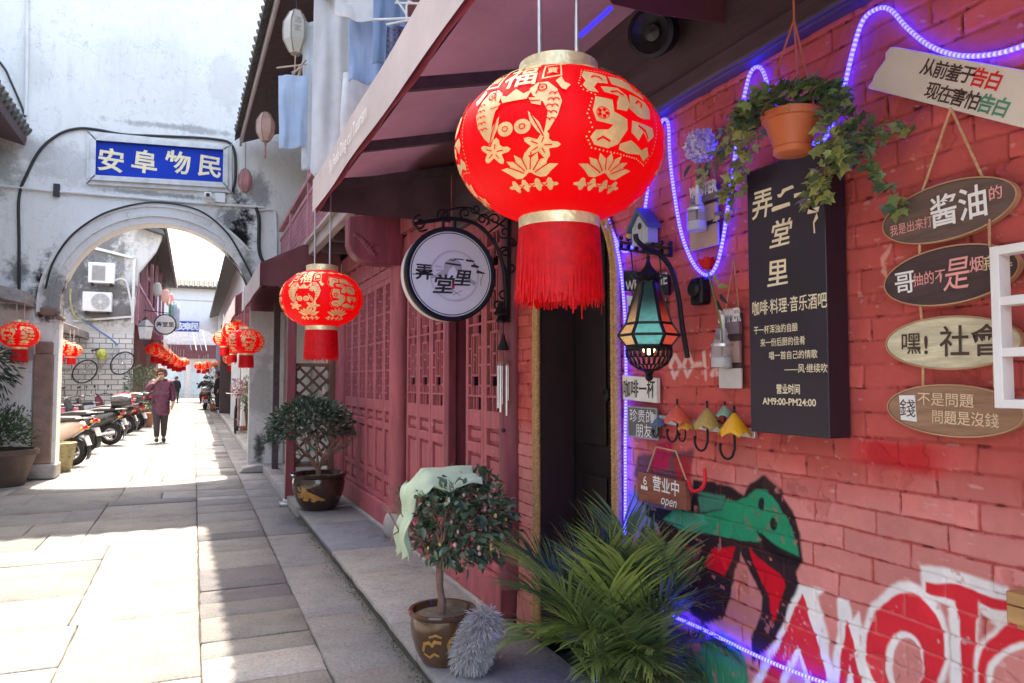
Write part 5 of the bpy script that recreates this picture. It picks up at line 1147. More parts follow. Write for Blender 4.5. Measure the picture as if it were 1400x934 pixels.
# tin sign
TA = math.atan2(2.275 - 2.088, 1.31 - .992)
tn = thing('tin_sign', 'cream enamel sign hung at a slant with brown, red and green writing', 'sign', (W - .02, 1.2, 2.15))
mp = wall_map(1.343, 2.228, W - .02, -TA)
edge = [(.005, .05), (-.004, .035), (.004, .02), (-.004, .0), (-.012, -.02), (-.010, -.035), (-.018, -.052), (-.012, -.056), (.2, -.056), (.40, -.057), (.52, -.056), (.52, .052), (.4, .053), (.2, .052), (.02, .053)]
sgn_m = pm('cream_enamel', (.70, .64, .56), .35, var=.06, scale=8, bmp=.1, wear=(.55, .30, .18), wear_at=.70)
MB().prism(edge, mp, 0, .006).build('plate', sgn_m, tn, bevel=.002)
g = MB(); r_ = MB(); gr_ = MB()
for i, ch in enumerate('从前羞于'): write(g, ch, .041, mp, .0075, .018, at=(.143 + i * .0375, .022), rough=.02)
for i, ch in enumerate('告白'): write(r_, ch, .042, mp, .0075, .025, at=(.287 + i * .038, .022), rough=.02)
for i, ch in enumerate('现在害怕'): write(g, ch, .041, mp, .0075, .018, at=(.182 + i * .0375, -.027), rough=.02)
for i, ch in enumerate('告白'): write(gr_, ch, .042, mp, .0075, .025, at=(.332 + i * .038, -.027), rough=.02)
g.build('brown_lettering', dbr, tn, smooth=0); r_.build('red_lettering', pm('bright_red_ink', (.70, .02, .02), .5, bmp=0), tn, smooth=0); gr_.build('green_lettering', pm('green_ink', (.08, .28, .18), .5, bmp=0), tn, smooth=0)
# white window lattice at the right edge
wf = thing('white_frame', 'white painted wooden grid frame fixed proud of the brick wall over the plaques', 'frame', (W - .1, .9, 1.36))
f0, f1 = W - .115, W - .078; yl = onx(1352, 340, f0)[0:2][1]; zt_, zb_ = wz(1352, 338, f0)[1], wz(1360, 558, f0)[1]
mb = MB(); k = .019
for y in (yl - k, yl - .20, yl - .38, yl - .56): mb.box(f0, f1, y, y + k, zb_, zt_)
H3 = (zt_ - zb_ - k) / 3
for i in range(4): mb.box(f0 + .001, f1 - .001, yl - .56, yl - .001, zb_ + i * H3 + (.0003 if i == 0 else 0), zb_ + i * H3 + k - (.0003 if i == 3 else 0))
mb.build('grid', M['white_paint'], wf, bevel=.0015)
MB().tube([q(1353, 338, .06), q(1353, 300, .03)], .0025, 6).build('hanging_cord', cordm, wf)
# small wooden crate shelf at the lower right edge
y0, z0 = wz(1381, 806, W - .07); y1, z1 = wz(1384, 850, W - .07)
cs = thing('wooden_box', 'small honey coloured wooden box fixed on the wall at the right edge', 'box', (W - .04, y0 - .15, z1))
MB().box(W - .085, W - .008, y0 - .30, y0, z1, z1 + .036).box(W - .085, W - .008, y0 - .30, y0, z1 + .038, z0).box(W - .07, W - .02, y0 - .29, y0 - .01, z1 - .012, z1).build('planks', pm('honey_wood', (.45, .25, .10), .55, var=.25, scale=4, bmp=.3, stretch=(5, .6, 5)), cs, bevel=.003)
# open sign on its cord
os_ = thing('open_sign', 'red brown wooden hanging sign reading open in white', 'sign', (W - .03, 2.32, 1.01))
c4 = [wz(878, 644), wz(943, 659), wz(945, 698), wz(879, 684)]; cy_, cz_ = sum(p[0] for p in c4) / 4, sum(p[1] for p in c4) / 4
MB().prism([(cy_ - p[0], p[1] - cz_) for p in c4][::-1], wall_map(cy_, cz_, W - .012), 0, .022).build('board', rough_wood('red_brown_board', (.26, .075, .045)), os_, bevel=.002)
mp = wall_map(cy_, cz_, W - .0355, -.02); g = MB(); write(g, '营业中', .060, mp, .0, .012, at=(.035, .024), width=.165); write(g, 'open', .052, mp, .0, .004, at=(.055, -.040), italic=.3, sx=.95)
write(g, '6', .05, mp, .0, .0, at=(-.10, .025), sx=1.1)
for k in range(3): g.add([mp(-.122 + .016 * k + u, -.004 + v, 0) for u, v in ell(0, 0, .008, .009, 10)], [tuple(range(10))])
g.build('lettering', M['white_txt'], os_, smooth=0)
q2 = lambda x, y: (W - .03, *wz(x, y, W - .03))
MB().tube([q2(885, 645), q2(897, 611), q2(924, 617), q2(938, 656)], .003, 6).build('cord', cordm, os_)
MB().tube(smooth_path([(W - .03 - .02 * k, *wz(x, y, W - .03 - .02 * k)) for x, y, k in ((941, 656, 0), (945, 668, .6), (951, 672, 1), (960, 667, 1), (964, 655, .6), (963, 641, .2))]), .0065, 8).build('red_ribbon', pm('red_ribbon', (.65, .01, .02), .5), label='red ribbon looped at the corner of the open sign', cat='ribbon')
# two small plaques and the welcome sign
def small_sign(name, label, pts, mat, th, texts, frame=None):
    P = [wz(*p) for p in pts]; cy_, cz_ = sum(p[0] for p in P) / 4, sum(p[1] for p in P) / 4
    t = thing(name, label, 'sign', (W - .02, cy_, cz_)); mp = wall_map(cy_, cz_, W - .012)
    L = [(cy_ - p[0], p[1] - cz_) for p in P][::-1]
    MB().prism(L, mp, 0, th).build('board', mat, t, bevel=.002)
    if frame: MB().tube([mp(u * 1.0, v * 1.0, th) for u, v in L], .004, 6, closed=True).build('frame', frame, t)
    for body, m, sz, u, v, kw in texts: write(MB(), body, sz, mp, th + .0012, at=(u, v), **kw).build('lettering', m, t, smooth=0)
    return t
small_sign('coffee_plaque', 'white painted board with black characters offering a cup of coffee', ((856, 513), (903, 517), (903, 551), (857, 546)), pm('chalky_white_board', (.66, .63, .60), .6, var=.15, scale=12, bmp=.2), .018, [('咖啡一杯', M['black_txt'], .075, 0, 0, dict(bold=.012, width=.225))])
small_sign('friends_plaque', 'slate grey board with thin white characters about precious friends', ((862, 556), (901, 559), (903, 601), (863, 596)), pm('slate_board', (.11, .11, .125), .6, var=.2, scale=8, bmp=.2), .012, [('珍贵的', M['white_txt'], .055, -.005, .026, dict(bold=-.005, width=.165)), ('朋友', M['white_txt'], .055, .010, -.030, dict(bold=-.005, width=.11))], pm('grey_edge', (.3, .3, .3), .5))
small_sign('welcome_sign', 'small black board reading welcome hung below the toy bird house', ((857, 371), (917, 377), (918, 403), (857, 397)), M['iron'], .01, [('WELCOME', pm('grey_lettering', (.55, .55, .56), .6, bmp=0), .062, 0, 0, dict(bold=.012, width=.29))], M['iron'])
small_sign('leaning_plate', 'worn white lettered tin plate half hidden behind the coloured lantern', ((858, 404), (911, 408), (910, 442), (860, 440)), pm('worn_white_tin', (.45, .45, .47), .5, var=.4, scale=12, bmp=.2), .005, [('BAR', M['black_txt'], .07, -.02, 0, dict(bold=.02, sx=1.6))])
bh = thing('bird_house_rail', 'little grey striped bird house on a black key rail', 'ornament', (W - .03, 2.4, 1.93)); mb = MB()
(ya, za), (yb, zb) = wz(854, 332), wz(922, 340)
mb.bar((W - .03, ya, za), (W - .03, yb, zb), .02, .012).bar((W - .03, ya, za - .028), (W - .03, yb, zb - .028), .02, .010)
for k in range(7): t = k / 6; y = ya + (yb - ya) * t; z = za + (zb - za) * t; mb.bar((W - .03, y, z - .03), (W - .03, y, z + .006), .012, .012, up=(0, 1, 0)); mb.ball((W - .03, y, z + .018), .010, 8, 6)
for x, y in ((868, 345), (907, 350)): mb.tube([(W - .03, *wz(x, y)), (W - .02, *wz(x, y + 28))], .003, 5)
mb.build('rail', M['iron'], bh)
cY, cZ = wz(889, 316); mp = wall_map(cY, cZ, W - .015)
MB().prism([(-.055, -.055), (.055, -.055), (.055, .02), (0, .075), (-.055, .02)], mp, 0, .045).build('house_body', pm('grey_white_boards', (.40, .42, .48), .6, var=.4, scale=1.2, stretch=(1, 60, 1)), bh)
MB().prism([(-.075, .012), (0, .088), (.075, .012), (.070, -.002), (0, .068), (-.070, -.002)], mp, -.003, .06).build('house_roof', pm('blue_grey_roof', (.06, .10, .18), .5), bh)
MB().cyl(mp(0, .015, .045), mp(0, .015, .047), .013).build('entry_hole', M['black_txt'], bh)
c = wz(866, 322); MB().ball((W - .03, *c), .016, 10, 6, sc=(.8, 1.3, 1)).ball((W - .03, c[0] - .012, c[1] + .016), .009, 8, 6).build('bird', pm('yellow_bird', (.35, .28, .05), .6), bh)
# umbrella coat hooks
hk = thing('hook_rail', 'grey metal strip holding the row of umbrella hooks', 'rail', (W - .02, 2.1, 1.27))
(ya, za), (yb, zb) = wz(893, 571), wz(1036, 593); MB().bar((W - .018, ya, za), (W - .018, yb, zb), .014, .03).build('strip', M['steel'], hk, bevel=.002)
for i, (px_, py_, h, wd, c, lb) in enumerate(((926, 566, 26, 38, (.62, .10, .05), 'orange red umbrella hook, largest on the left of the rail'), (937, 580, 16, 24, (.68, .33, .06), 'small amber umbrella hook tucked behind the orange red one'), (967, 572, 30, 42, (.40, .27, .07), 'olive brown umbrella hook in the middle of the rail'), (991, 562, 16, 26, (.20, .36, .27), 'small sage green umbrella hook between olive and yellow'), (1004, 580, 32, 40, (.75, .38, .015), 'bright yellow umbrella hook at the right end of the rail'), (900, 577, 14, 22, (.07, .13, .22), 'small slate blue umbrella hook at the left end by the plaque'))):
    d = .055 if h > 20 else .035; Xc = W - d; y, z = wz(px_, py_, Xc); sc_ = np.hypot(Xc, y) / 1011 * 1.0; hh, rr = h * sc_ * 1.02, wd / 2 * sc_ * 1.25
    rr = min(rr, d - .006)
    t = thing('umbrella_hook', lb, 'hook', (Xc, y, z), 'umbrella shaped coat hooks'); can = MB(); n = 6
    P = [(Xc, y, z + hh / 2)]; rows = 5; vs = [P[0]]; fs = []
    for r_ in range(1, rows + 1):
        for j in range(48):
            a = 2 * math.pi * j / 48; q_ = r_ / rows; sag = .5 * abs(math.sin(a * n / 2)); rad = rr * (q_ * .85 + .15 * math.sin(q_ * 1.57)) * (1 - .13 * (1 - abs(math.cos(a * n / 2))) * q_)
            vs.append((Xc + rad * math.cos(a), y + rad * 1.15 * math.sin(a), z + hh / 2 - hh * (.78 * q_ + .22 * q_ * q_) + hh * .20 * q_ ** 3 * abs(math.sin(a * n / 2))))
    for j in range(48): fs.append((0, 1 + j, 1 + (j + 1) % 48))
    for r_ in range(rows - 1):
        for j in range(48): o = 1 + r_ * 48; fs.append((o + j, o + 48 + j, o + 48 + (j + 1) % 48, o + (j + 1) % 48))
    can.add(vs, fs).build('canopy', pm('umbrella_%d' % i, c, .35, var=.12, scale=30, bmp=.1), t, smooth=25, solid=.0015)
    L = hh * 1.0; hr = hh * .42
    MB().tube([(Xc, y, z + hh * .75), (Xc, y, z - L)] + [(Xc - hr * .1, y + hr * (1 - math.cos(a)), z - L - hr * math.sin(a)) for a in np.linspace(.2, math.pi * 1.12, 12)], .0042 if h > 20 else .003, 8).ball((Xc - hr * .1, y + hr * 1.95, z - L + hr * .30), .0065, 8, 6).bar((Xc, y, z), (W - .02, y, z), .006, .006).build('handle', M['iron'], t)
# season planters
def planter(name, label, word, x0, x1, yt, yb, bottle_px, boards):
    (yL, _), (yR, _) = wz(x0, (yt + yb) / 2), wz(x1, (yt + yb) / 2); zT, zB = wz((x0 + x1) / 2, yt)[1], wz((x0 + x1) / 2, yb)[1]
    t = thing(name, label, 'planter', (W - .02, (yL + yR) / 2, zB)); hh = zT - zB
    b = MB(); b.box(W - .022, W - .012, yR + .01, yL - .01, zB, zT + .02).build('back_strip', M['dark_wood'], t)
    for i, (f0_, f1_, c) in enumerate(boards): MB().box(W - .030 - .004 * i, W - .0225, yR + .004 * (i == 1), yL - .006 * i, zB + f0_ * hh, zB + f1_ * hh).build('slat', c, t, bevel=.002)
    g = MB(); mp = wall_map((yL + yR) / 2 - .012, zT + .012, W - .035); write(g, word, .062, mp, 0, .02, width=(yL - yR) * .95)
    gg = MB(); gg.add([p for p in g.v], g.f); gg.add([(p[0] - .006, p[1], p[2]) for p in g.v], g.f); gg.build('letters', M['white_paint'], t, smooth=0)
    ap = (W - .014, (yL + yR) / 2 - .01, zT + .20)
    MB().tube([(W - .02, yL - .02, zT + .0), ap, (W - .02, yR + .015, zT + .0)], .0022, 6).build('cord', cordm, t)
    cb = (W - .062, *wz(*bottle_px, W - .062)); r = .033; h = .13
    gl, nt, bs_ = nmat('bottle_glass_' + name); bs_.inputs['Transmission Weight'].default_value = .9; bs_.inputs['Roughness'].default_value = .05; bs_.inputs['IOR'].default_value = 1.3; bs_.inputs['Base Color'].default_value = (.9, .93, .95, 1)
    MB().lathe([(0, 0), (r, .002), (r * 1.02, .01), (r, h * .6), (r * .6, h * .78), (r * .55, h * .95), (r * .62, h)], cb, 20, sc=(1, 1)).build('bottle', gl, t)
    MB().lathe([(0, .004), (r * .9, .006), (r * .92, .035), (0, .04)], cb, 16).build('sand', pm('white_sand', (.7, .69, .66), .9, bmp=.5), t)
    MB().lathe([(r * 1.03, h * .55), (r * 1.03, h * .62)], cb, 20).build('band', M['steel'], t)
    MB().cyl((cb[0] + .005, cb[1], cb[2] + h * .7), (cb[0] + .002, cb[1] - .004, cb[2] + h * 1.35), .007, n=10).build('wand', M['white_paint'], t)
    return t, cb, h
wdp = pm('pinkish_board', (.45, .30, .27), .6, var=.25, scale=8, bmp=.2); wdg = pm('grey_white_board', (.52, .50, .50), .6, var=.15, scale=8, bmp=.2); wdd = pm('mauve_board', (.22, .15, .19), .6, var=.3, scale=8)
pw, cw, hw_ = planter('winter_planter', 'winter planter of stacked boards with a glass bottle on the brick wall', 'WINTER', 948, 987, 266, 340, (953, 317), ((0., .40, wdp), (.48, .78, wdp), (.84, 1., wdd)))
psu, cs_, hs_ = planter('summer_planter', 'summer planter of stacked boards with a glass bottle beside the black sign', 'SUMMER', 988, 1019, 437, 531, (987, 504), ((0., .29, wdg), (.37, .68, wdp), (.78, 1., wdd)))
# ================================================================== plants
def leaves_mesh(name, pts, dirs, ups, L, Wd, cols, mat, parent=None, lobed=False, **tags):
    """many small folded leaves as one mesh: base points, directions, up vectors, lengths, widths, colours"""
    n = len(pts); pts = np.asarray(pts, float); d = np.asarray(dirs, float); d /= np.linalg.norm(d, axis=1)[:, None] + 1e-9
    u = np.asarray(ups, float); s = np.cross(d, u); s /= np.linalg.norm(s, axis=1)[:, None] + 1e-9; u = np.cross(s, d)
    L = np.asarray(L, float)[:, None]; Wd = np.asarray(Wd, float)[:, None]
    if lobed:
        prof = [(0, 0, 0), (.10, .42, .03), (.02, .62, .0), (.34, .50, .05), (.46, .95, -.02), (.60, .42, .05), (1, 0, -.06), (.60, -.42, .05), (.46, -.95, -.02), (.34, -.50, .05), (.02, -.62, 0), (.10, -.42, .03), (.42, 0, -.03)]
        fs = [(12, i, i + 1) for i in range(11)] + [(12, 11, 0)]
    else:
        prof = [(0, 0, 0), (.28, .42, .06), (.62, .40, .05), (1, 0, -.10), (.62, -.40, .05), (.28, -.42, .06), (.30, 0, -.02), (.64, 0, -.03)]
        fs = [(0, 6, 1), (1, 6, 7), (1, 7, 2), (2, 7, 3), (0, 5, 6), (5, 7, 6), (5, 4, 7), (4, 3, 7)]
    k = len(prof); v = np.concatenate([(pts + d * L * a + s * Wd * b + u * L * c)[:, None] for a, b, c in prof], 1).reshape(-1, 3)
    f = (np.array(fs)[None] + (np.arange(n) * k)[:, None, None]).reshape(-1, 3)
    return raw_mesh(name, v, f, mat, parent, np.repeat(np.asarray(cols), k, 0), **tags)
leafm = attr_mat('leaf', .38, .15, 90, .002, .15, 30, translucent=.28, spec=.5)
gloss = attr_mat('glossy_leaf', .28, .15, 90, .002, .15, 30, translucent=.18, spec=.6)
bark = pm('bark', (.22, .13, .10), .85, var=.3, scale=20, bmp=.6, bscale=80)
soil = pm('potting_soil', (.20, .16, .11), .95, var=.4, scale=40, bmp=.9, bscale=120, bdist=.01)
def rdir(n): v = rng.normal(size=(n, 3)); return v / np.linalg.norm(v, axis=1)[:, None]
def branches(mb, base, n, reach, r0, levels=3, up=.6, spread=.8, tips=None):
    def grow(p, d, L, r, lv):
        q = p + d * L; m = p + d * L * .5 + Vector(rng.normal(size=3)) * L * .06
        mb.tube([p, m, q], [r, r * .85, r * .65], 6)
        if lv == 0: tips.append((q, d)); return
        for _ in range(random.choice((2, 3))):
            nd = (d + Vector(rng.normal(size=3)) * spread * .6 + Vector((0, 0, up * .25))).normalized(); grow(q, nd, L * random.uniform(.6, .85), r * .62, lv - 1)
    for i in range(n):
        a = 2 * math.pi * i / n + random.random(); d = Vector((math.cos(a) * spread, math.sin(a) * spread, up)).normalized(); grow(Vector(base), d, reach, r0, levels)
def glazed_pot(t, c, r, h, mat, motif=None):
    x, y, z = c
    MB().lathe([(0, .002), (r * .60, .0), (r * .65, .012), (r * .82, h * .25), (r * .94, h * .52), (r * .98, h * .74), (r * .94, h * .88), (r * 1.03, h * .92), (r * 1.06, h * .97), (r * 1.02, h), (r * .92, h * .99), (r * .88, h * .9), (r * .85, h * .86)], c, 48).build('pot', mat, t, smooth=50)
    MB().lathe([(0, h * .90), (r * .5, h * .895), (r * .88, h * .87)], c, 24).build('soil', soil, t)
    if motif:
        def on(u, v, w=0.):                               # drawing wrapped on the pot's side, facing the lane
            q = min(max(v / h, 0), 1); rr = np.interp(q, [.05, .25, .52, .74, .88], [r * .65, r * .82, r * .94, r * .98, r * .94]) + .004
            a = motif[1] + u / r; return (x + rr * math.sin(a), y - rr * math.cos(a), z + v)
        g = MB()
        for p in motif[0]: curved(g, [p], on, .02)
        g.build('painted_motif', motif[2], t, smooth=0)
brown_glaze = pm('brown_glaze', (.10, .048, .022), .16, var=.45, scale=5, bmp=.08, bscale=14, coat=.6)
dark_glaze = pm('dark_brown_glaze', (.040, .018, .012), .14, var=.4, scale=5, bmp=.08, bscale=14, coat=.6)
ochre = pm('ochre_motif', (.44, .23, .06), .25, var=.35, scale=12, bmp=.1)
# --- camellia with the green cloth
cx, cy = 1.115, 3.44
cam_ = thing('camellia_bush', 'camellia shrub with pink buds in a round brown glazed pot on the pavement', 'potted plant', (cx, cy, .088))
pot_r, pot_h = .155, .245
dr = band([(-.115, .085), (-.10, .12), (-.075, .13), (-.06, .115), (-.045, .135), (-.02, .13)], .015, False) + band([(-.11, .07), (-.08, .055), (-.05, .075), (-.03, .065)], .012, False) + band([(-.07, .155), (-.04, .165), (-.015, .155)], .010, False) + band([(.055 + .034 * math.cos(a), .115 + .036 * math.sin(a)) for a in np.linspace(.6, 5.6, 14)], .014, False) + band([(.04, .07), (.07, .05), (.11, .06)], .012, False)
glazed_pot(cam_, (cx, cy, .088), pot_r, pot_h, brown_glaze, (dr, -.25, ochre))
tips = []; tb_ = MB(); base = Vector((cx - .01, cy, .315))
tb_.tube([base - Vector((0, 0, .03)), base + Vector((.008, 0, .06)), base + Vector((-.002, .004, .12)), base + Vector((-.004, .0, .21))], [.024, .0175, .0165, .019], 10)
branches(tb_, base + Vector((-.004, 0, .205)), 7, .155, .0105, 3, 1.0, .68, tips)
tb_.build('trunk', bark, cam_)
cc_ = np.array([cx + .10, cy, .735]); n = 2000
v = rdir(n); rad = rng.uniform(.25, 1., n) ** .42; p = cc_ + v * rad[:, None] * np.array([.262, .23, .25])
p[:, 2] += .015 * np.sin(p[:, 0] * 30); p = p[fbm(p[:, 0] + .5 * p[:, 1], p[:, 2] - .4 * p[:, 1], 9, 2, 6) > .40]; p = p + rng.normal(size=p.shape) * .012; p = p[p[:, 2] > .54 + .14 * rng.random(len(p)) - .06]
tp = np.array([list(t[0]) for t in tips]); tp = tp[np.abs(tp - cc_).max(1) < .26]; tp = tp[rng.integers(0, len(tp), 300)] + rng.normal(size=(300, 3)) * .022
p = np.concatenate([p, tp]); n = len(p); o = p - cc_; o /= np.linalg.norm(o, axis=1)[:, None]
dd = o * .7 + rdir(n) * .8 + np.array([0, 0, -.15]); tone = rng.random(n)[:, None]
leaves_mesh('leaves', p, dd, np.array([0, 0, 1.]) + rdir(n) * .6, rng.uniform(.026, .062, n), rng.uniform(.016, .036, n), np.array([.040, .090, .048]) * (1 - tone) + np.array([.16, .23, .15]) * tone, gloss, cam_)
bm_ = [pm('pink_bud', (.72, .42, .36), .5, bmp=.1), pm('yellow_bud', (.62, .58, .16), .5, bmp=.1)]
for i in range(34):
    a = rdir(1)[0]; a[1] = -abs(a[1]); q = cc_ + a * np.array([.235, .23, .215]) * rng.uniform(.9, 1.03); MB().ball(q, rng.uniform(.0065, .0095), 8, 6, sc=(1, 1, 1.25)).build('bud', bm_[i % 4 == 0], cam_)
# cloth over its upper left side
cl = MB(); nu, nv = 34, 40
def clothf(a, b):
    s_ = b * .62; u = a - .5                              # s_ runs from the right end over the crown and down the left side
    x0 = cx + .140 - min(s_, .33) * .93
    z0 = .992 - .06 * max(0, s_ - .12) ** 1.2 - .05 * max(0, .1 - s_)
    if s_ > .27: k_ = s_ - .27; x0 = cx - .12 - .09 * (1 - math.exp(-k_ * 9)); z0 = .965 - k_ * 1.02
    wid = .34 - .12 * min(1, max(0, (s_ - .22) / .2))
    fold = .012 * math.sin(a * 17 + b * 6) + .008 * math.sin(a * 31 + b * 3)
    drop = -.055 * abs(u * 2) ** 2.2 * (1 if s_ < .3 else .2) - (.10 * max(0, .5 - abs(b - .28) * 3) if u < -.32 else 0) * 1.
    return (x0 + fold * (1 if s_ > .27 else .3) + .012 * math.sin(b * 21), cy + u * wid, z0 + fold * .8 + drop)
cl.grid(clothf, nu, nv).build('green_cloth', pm('pale_green_cloth', (.68, .80, .60), .85, var=.12, scale=7, bmp=.4, bscale=400, bdist=.0008, translucent=.35), smooth=80, solid=.003, label='pale green cloth thrown over the camellia shrub', cat='cloth')
# --- shaggy grey mop head leaning on the pot
mp_ = thing('mop_head', 'shaggy grey mop head leaning against the brown glazed pot', 'mop', (cx + .12, cy - .14, .14))
mc = np.array([cx + .105, cy - .19, .225]); n = 5200; v = rdir(n); ax_ = np.array([.42, .0, .9]); ax_ /= np.linalg.norm(ax_)
e = v * np.array([.078, .07, .07]); e = e + ax_ * (rng.uniform(-1, 1, n) * .080)[:, None]; p = mc + e
dd = v * .8 + np.array([-.05, -.1, -.9]) * .75 + rdir(n) * .35
tone = rng.random(n)[:, None]
leaves_mesh('strands', p, dd, rdir(n), rng.uniform(.025, .052, n), rng.uniform(.0016, .0030, n), np.array([.44, .41, .42]) * (1 - tone) + np.array([.72, .68, .68]) * tone, attr_mat('mop_yarn', .95, .0, var=.2), mp_)
MB().tube([tuple(mc - ax_ * .10), tuple(mc - ax_ * .04), tuple(mc + ax_ * .05), tuple(mc + ax_ * .105)], [.04, .072, .072, .035], 14).build('core', pm('mop_core', (.28, .25, .27), .95), mp_)
# --- bush in the big dark pot before the doors
cx, cy = 1.22, 7.95
bu = thing('round_leaf_bush', 'spreading dark green bush in a dark brown pot with a golden bird motif', 'potted plant', (cx, cy, .088))
bird = [[(-.19, .19), (-.13, .19), (-.12, .14), (-.18, .13)], [(-.13, .19), (-.10, .245), (-.06, .24), (-.04, .20), (-.12, .14)], [(-.05, .21), (.02, .185), (.01, .135), (-.10, .145)], [(.02, .185), (.10, .145), (.16, .115), (.10, .11), (.01, .135)], [(-.17, .25), (-.14, .255), (-.12, .21), (-.15, .20)], [(-.10, .145), (-.03, .135), (-.06, .105), (-.12, .115)], [(.0, .14), (.07, .12), (.02, .095), (-.02, .11)]]
glazed_pot(bu, (cx, cy, .088), .275, .37, dark_glaze, (bird, -.42, ochre))
tips = []; tb_ = MB(); base = Vector((cx, cy, .41)); tb_.tube([base, base + Vector((-.01, 0, .12))], [.03, .026], 8)
branches(tb_, base + Vector((-.01, 0, .08)), 6, .19, .016, 3, 1.0, .8, tips); tb_.build('trunk', bark, bu)
cc_ = np.array([cx - .10, cy, .93]); n = 2300; v = rdir(n); v[:, 2] = np.where(v[:, 2] < -.35, -v[:, 2], v[:, 2])
p = cc_ + v * (rng.uniform(.3, 1, n) ** .45)[:, None] * np.array([.46, .38, .30]); p[:, 2] -= .22 * np.maximum(0, cc_[0] - .12 - p[:, 0])
keep = fbm(p[:, 0] * 1.0 + p[:, 1], p[:, 2], 7, 2, 4) > .30; p = p[keep]; n = len(p)
o = p - cc_; o /= np.linalg.norm(o, axis=1)[:, None]; tone = rng.random(n)[:, None] ** 1.5
leaves_mesh('leaves', p, o + rdir(n) * .7, np.array([0, 0, 1.]) + rdir(n) * .5, rng.uniform(.048, .075, n), rng.uniform(.028, .042, n), np.array([.025, .052, .035]) * (1 - tone) + np.array([.13, .19, .13]) * tone, gloss, bu)
# --- areca palm at the doorway
cx, cy = 1.46, 2.31
pa = thing('areca_palm', 'feathery green palm with many arching fronds beside the dark doorway', 'potted plant', (cx, cy, .088))
glazed_pot(pa, (cx, cy, .088), .14, .24, brown_glaze)
st = MB(); V = []; Fq = []; Cq = []
def frond(base, az, lean, L, droop, tone, leafL):
    pts = []
    for i in range(15):
        t = i / 14; ang = lean + droop * t * t
        if i == 0: p = Vector(base)
        else: p = p + Vector((math.sin(az) * math.sin(ang), math.cos(az) * math.sin(ang), math.cos(ang))) * (L / 14)
        pts.append(p.copy())
    st.tube(pts, [.0055 * (1 - .8 * i / 14) + .001 for i in range(15)], 5)
    sd = Vector((math.cos(az), -math.sin(az), 0))
    for i in range(30):
        t = .26 + .74 * i / 29; k = t * 14; j = min(int(k), 13); p = pts[j].lerp(pts[j + 1], k - j); d = (pts[min(j + 1, 14)] - pts[max(j - 1, 0)]).normalized(); upv = sd.cross(d).normalized()
        for sg in (-1, 1):
            l = leafL * (math.sin(math.pi * min(1, (t - .18) * 1.05)) ** .6 * .75 + .3) * random.uniform(.85, 1.1)
            ld = (d * (.75 + .5 * t) + sd * sg * (1.0 - .45 * t) + upv * .35 + Vector(rng.normal(size=3)) * .07).normalized()
            w = .0047 * random.uniform(.8, 1.2); nrm = ld.cross(upv).normalized(); o = len(V); pp = p.copy(); dcur = ld.copy()
            c = np.array([.036, .090, .045]) * (1 - tone) + np.array([.28, .36, .09]) * tone; c = c * random.uniform(.75, 1.3)
            for s_, wf in ((0, .4), (.3, 1), (.6, .85), (.85, .45), (1, .05)):
                V.append(tuple(pp + nrm * w * wf)); V.append(tuple(pp - nrm * w * wf)); Cq.extend([c * (1 if s_ < .9 else 1.2)] * 2)
                dcur = (dcur + Vector((0, 0, -.11 - droop * .05))).normalized(); pp = pp + dcur * (l * .27)
            for q in range(4): Fq.append((o + 2 * q, o + 2 * q + 1, o + 2 * q + 3, o + 2 * q + 2))
for i in range(36):
    az = random.uniform(0, 6.283); lean = abs(random.gauss(.26, .22)); b = (cx + random.gauss(0, .05), cy + random.gauss(0, .05), .34)
    L = random.uniform(.36, .62) * (1 - .15 * lean)
    dn = max(-.2, min(1, .55 * lean + random.uniform(-.1, .3)))
    if b[0] + math.sin(az) * math.sin(lean + .4) * L > W - .06: az = -az
    frond(b, az, min(lean, .85), L, random.uniform(.25, .8), max(0, min(1, random.gauss(.35, .28))), random.uniform(.19, .26))
for i in range(20):
    az = random.uniform(2.2, 5.2); frond((cx + random.gauss(0, .05), cy + random.gauss(0, .05), .33), az, random.uniform(.45, .9), random.uniform(.30, .46), random.uniform(.6, 1.2), max(0, min(1, random.gauss(.55, .25))), random.uniform(.12, .17))
V_ = np.array(V); V_[:, 0] = np.minimum(V_[:, 0], W - .012 - .02 * rng.random(len(V_)))
raw_mesh('fronds', V_, Fq, attr_mat('palm_leaf', .42, .1, 60, .001, .15, 20, translucent=.3), pa, np.array(Cq))
st.build('stems', pm('palm_stem', (.14, .18, .05), .5, var=.3), pa)
# --- hanging ivy planter
hc = np.array([1.42, 1.455, 2.006]); hp = thing('hanging_ivy', 'ivy trailing from a hanging orange plastic flowerpot', 'hanging plant', hc)
MB().lathe([(k_ * .80, z_ * .76) for k_, z_ in ((0, 0), (.052, .0), (.060, .006), (.062, .022), (.058, .026), (.086, .115), (.094, .118), (.097, .142), (.092, .144), (.086, .12), (0, .118))], hc, 40, sc=(1., 1.)).build('pot', pm('orange_plastic', (.52, .13, .045), .42, var=.15, scale=5, bmp=.15, bscale=20), hp, smooth=50)
hg = MB(); top = (1.42, 1.44, 2.44)
for a in (.5, 2.6, 4.7): hg.tube([(hc[0] + .076 * math.cos(a), hc[1] + .076 * math.sin(a), hc[2] + .106), (top[0], top[1], 2.36), top], .0028, 6)
hg.build('hanger', pm('orange_hanger', (.5, .14, .06), .5), hp)
vs = MB(); P_ = []; D_ = []; C_ = []; Ls = []
def ivy_leaf(p, d, size, young): P_.append(p); D_.append(d); Ls.append(size); C_.append((np.array([.085, .175, .080]) * (1 - young) + np.array([.44, .48, .14]) * young) * random.uniform(.7, 1.3))
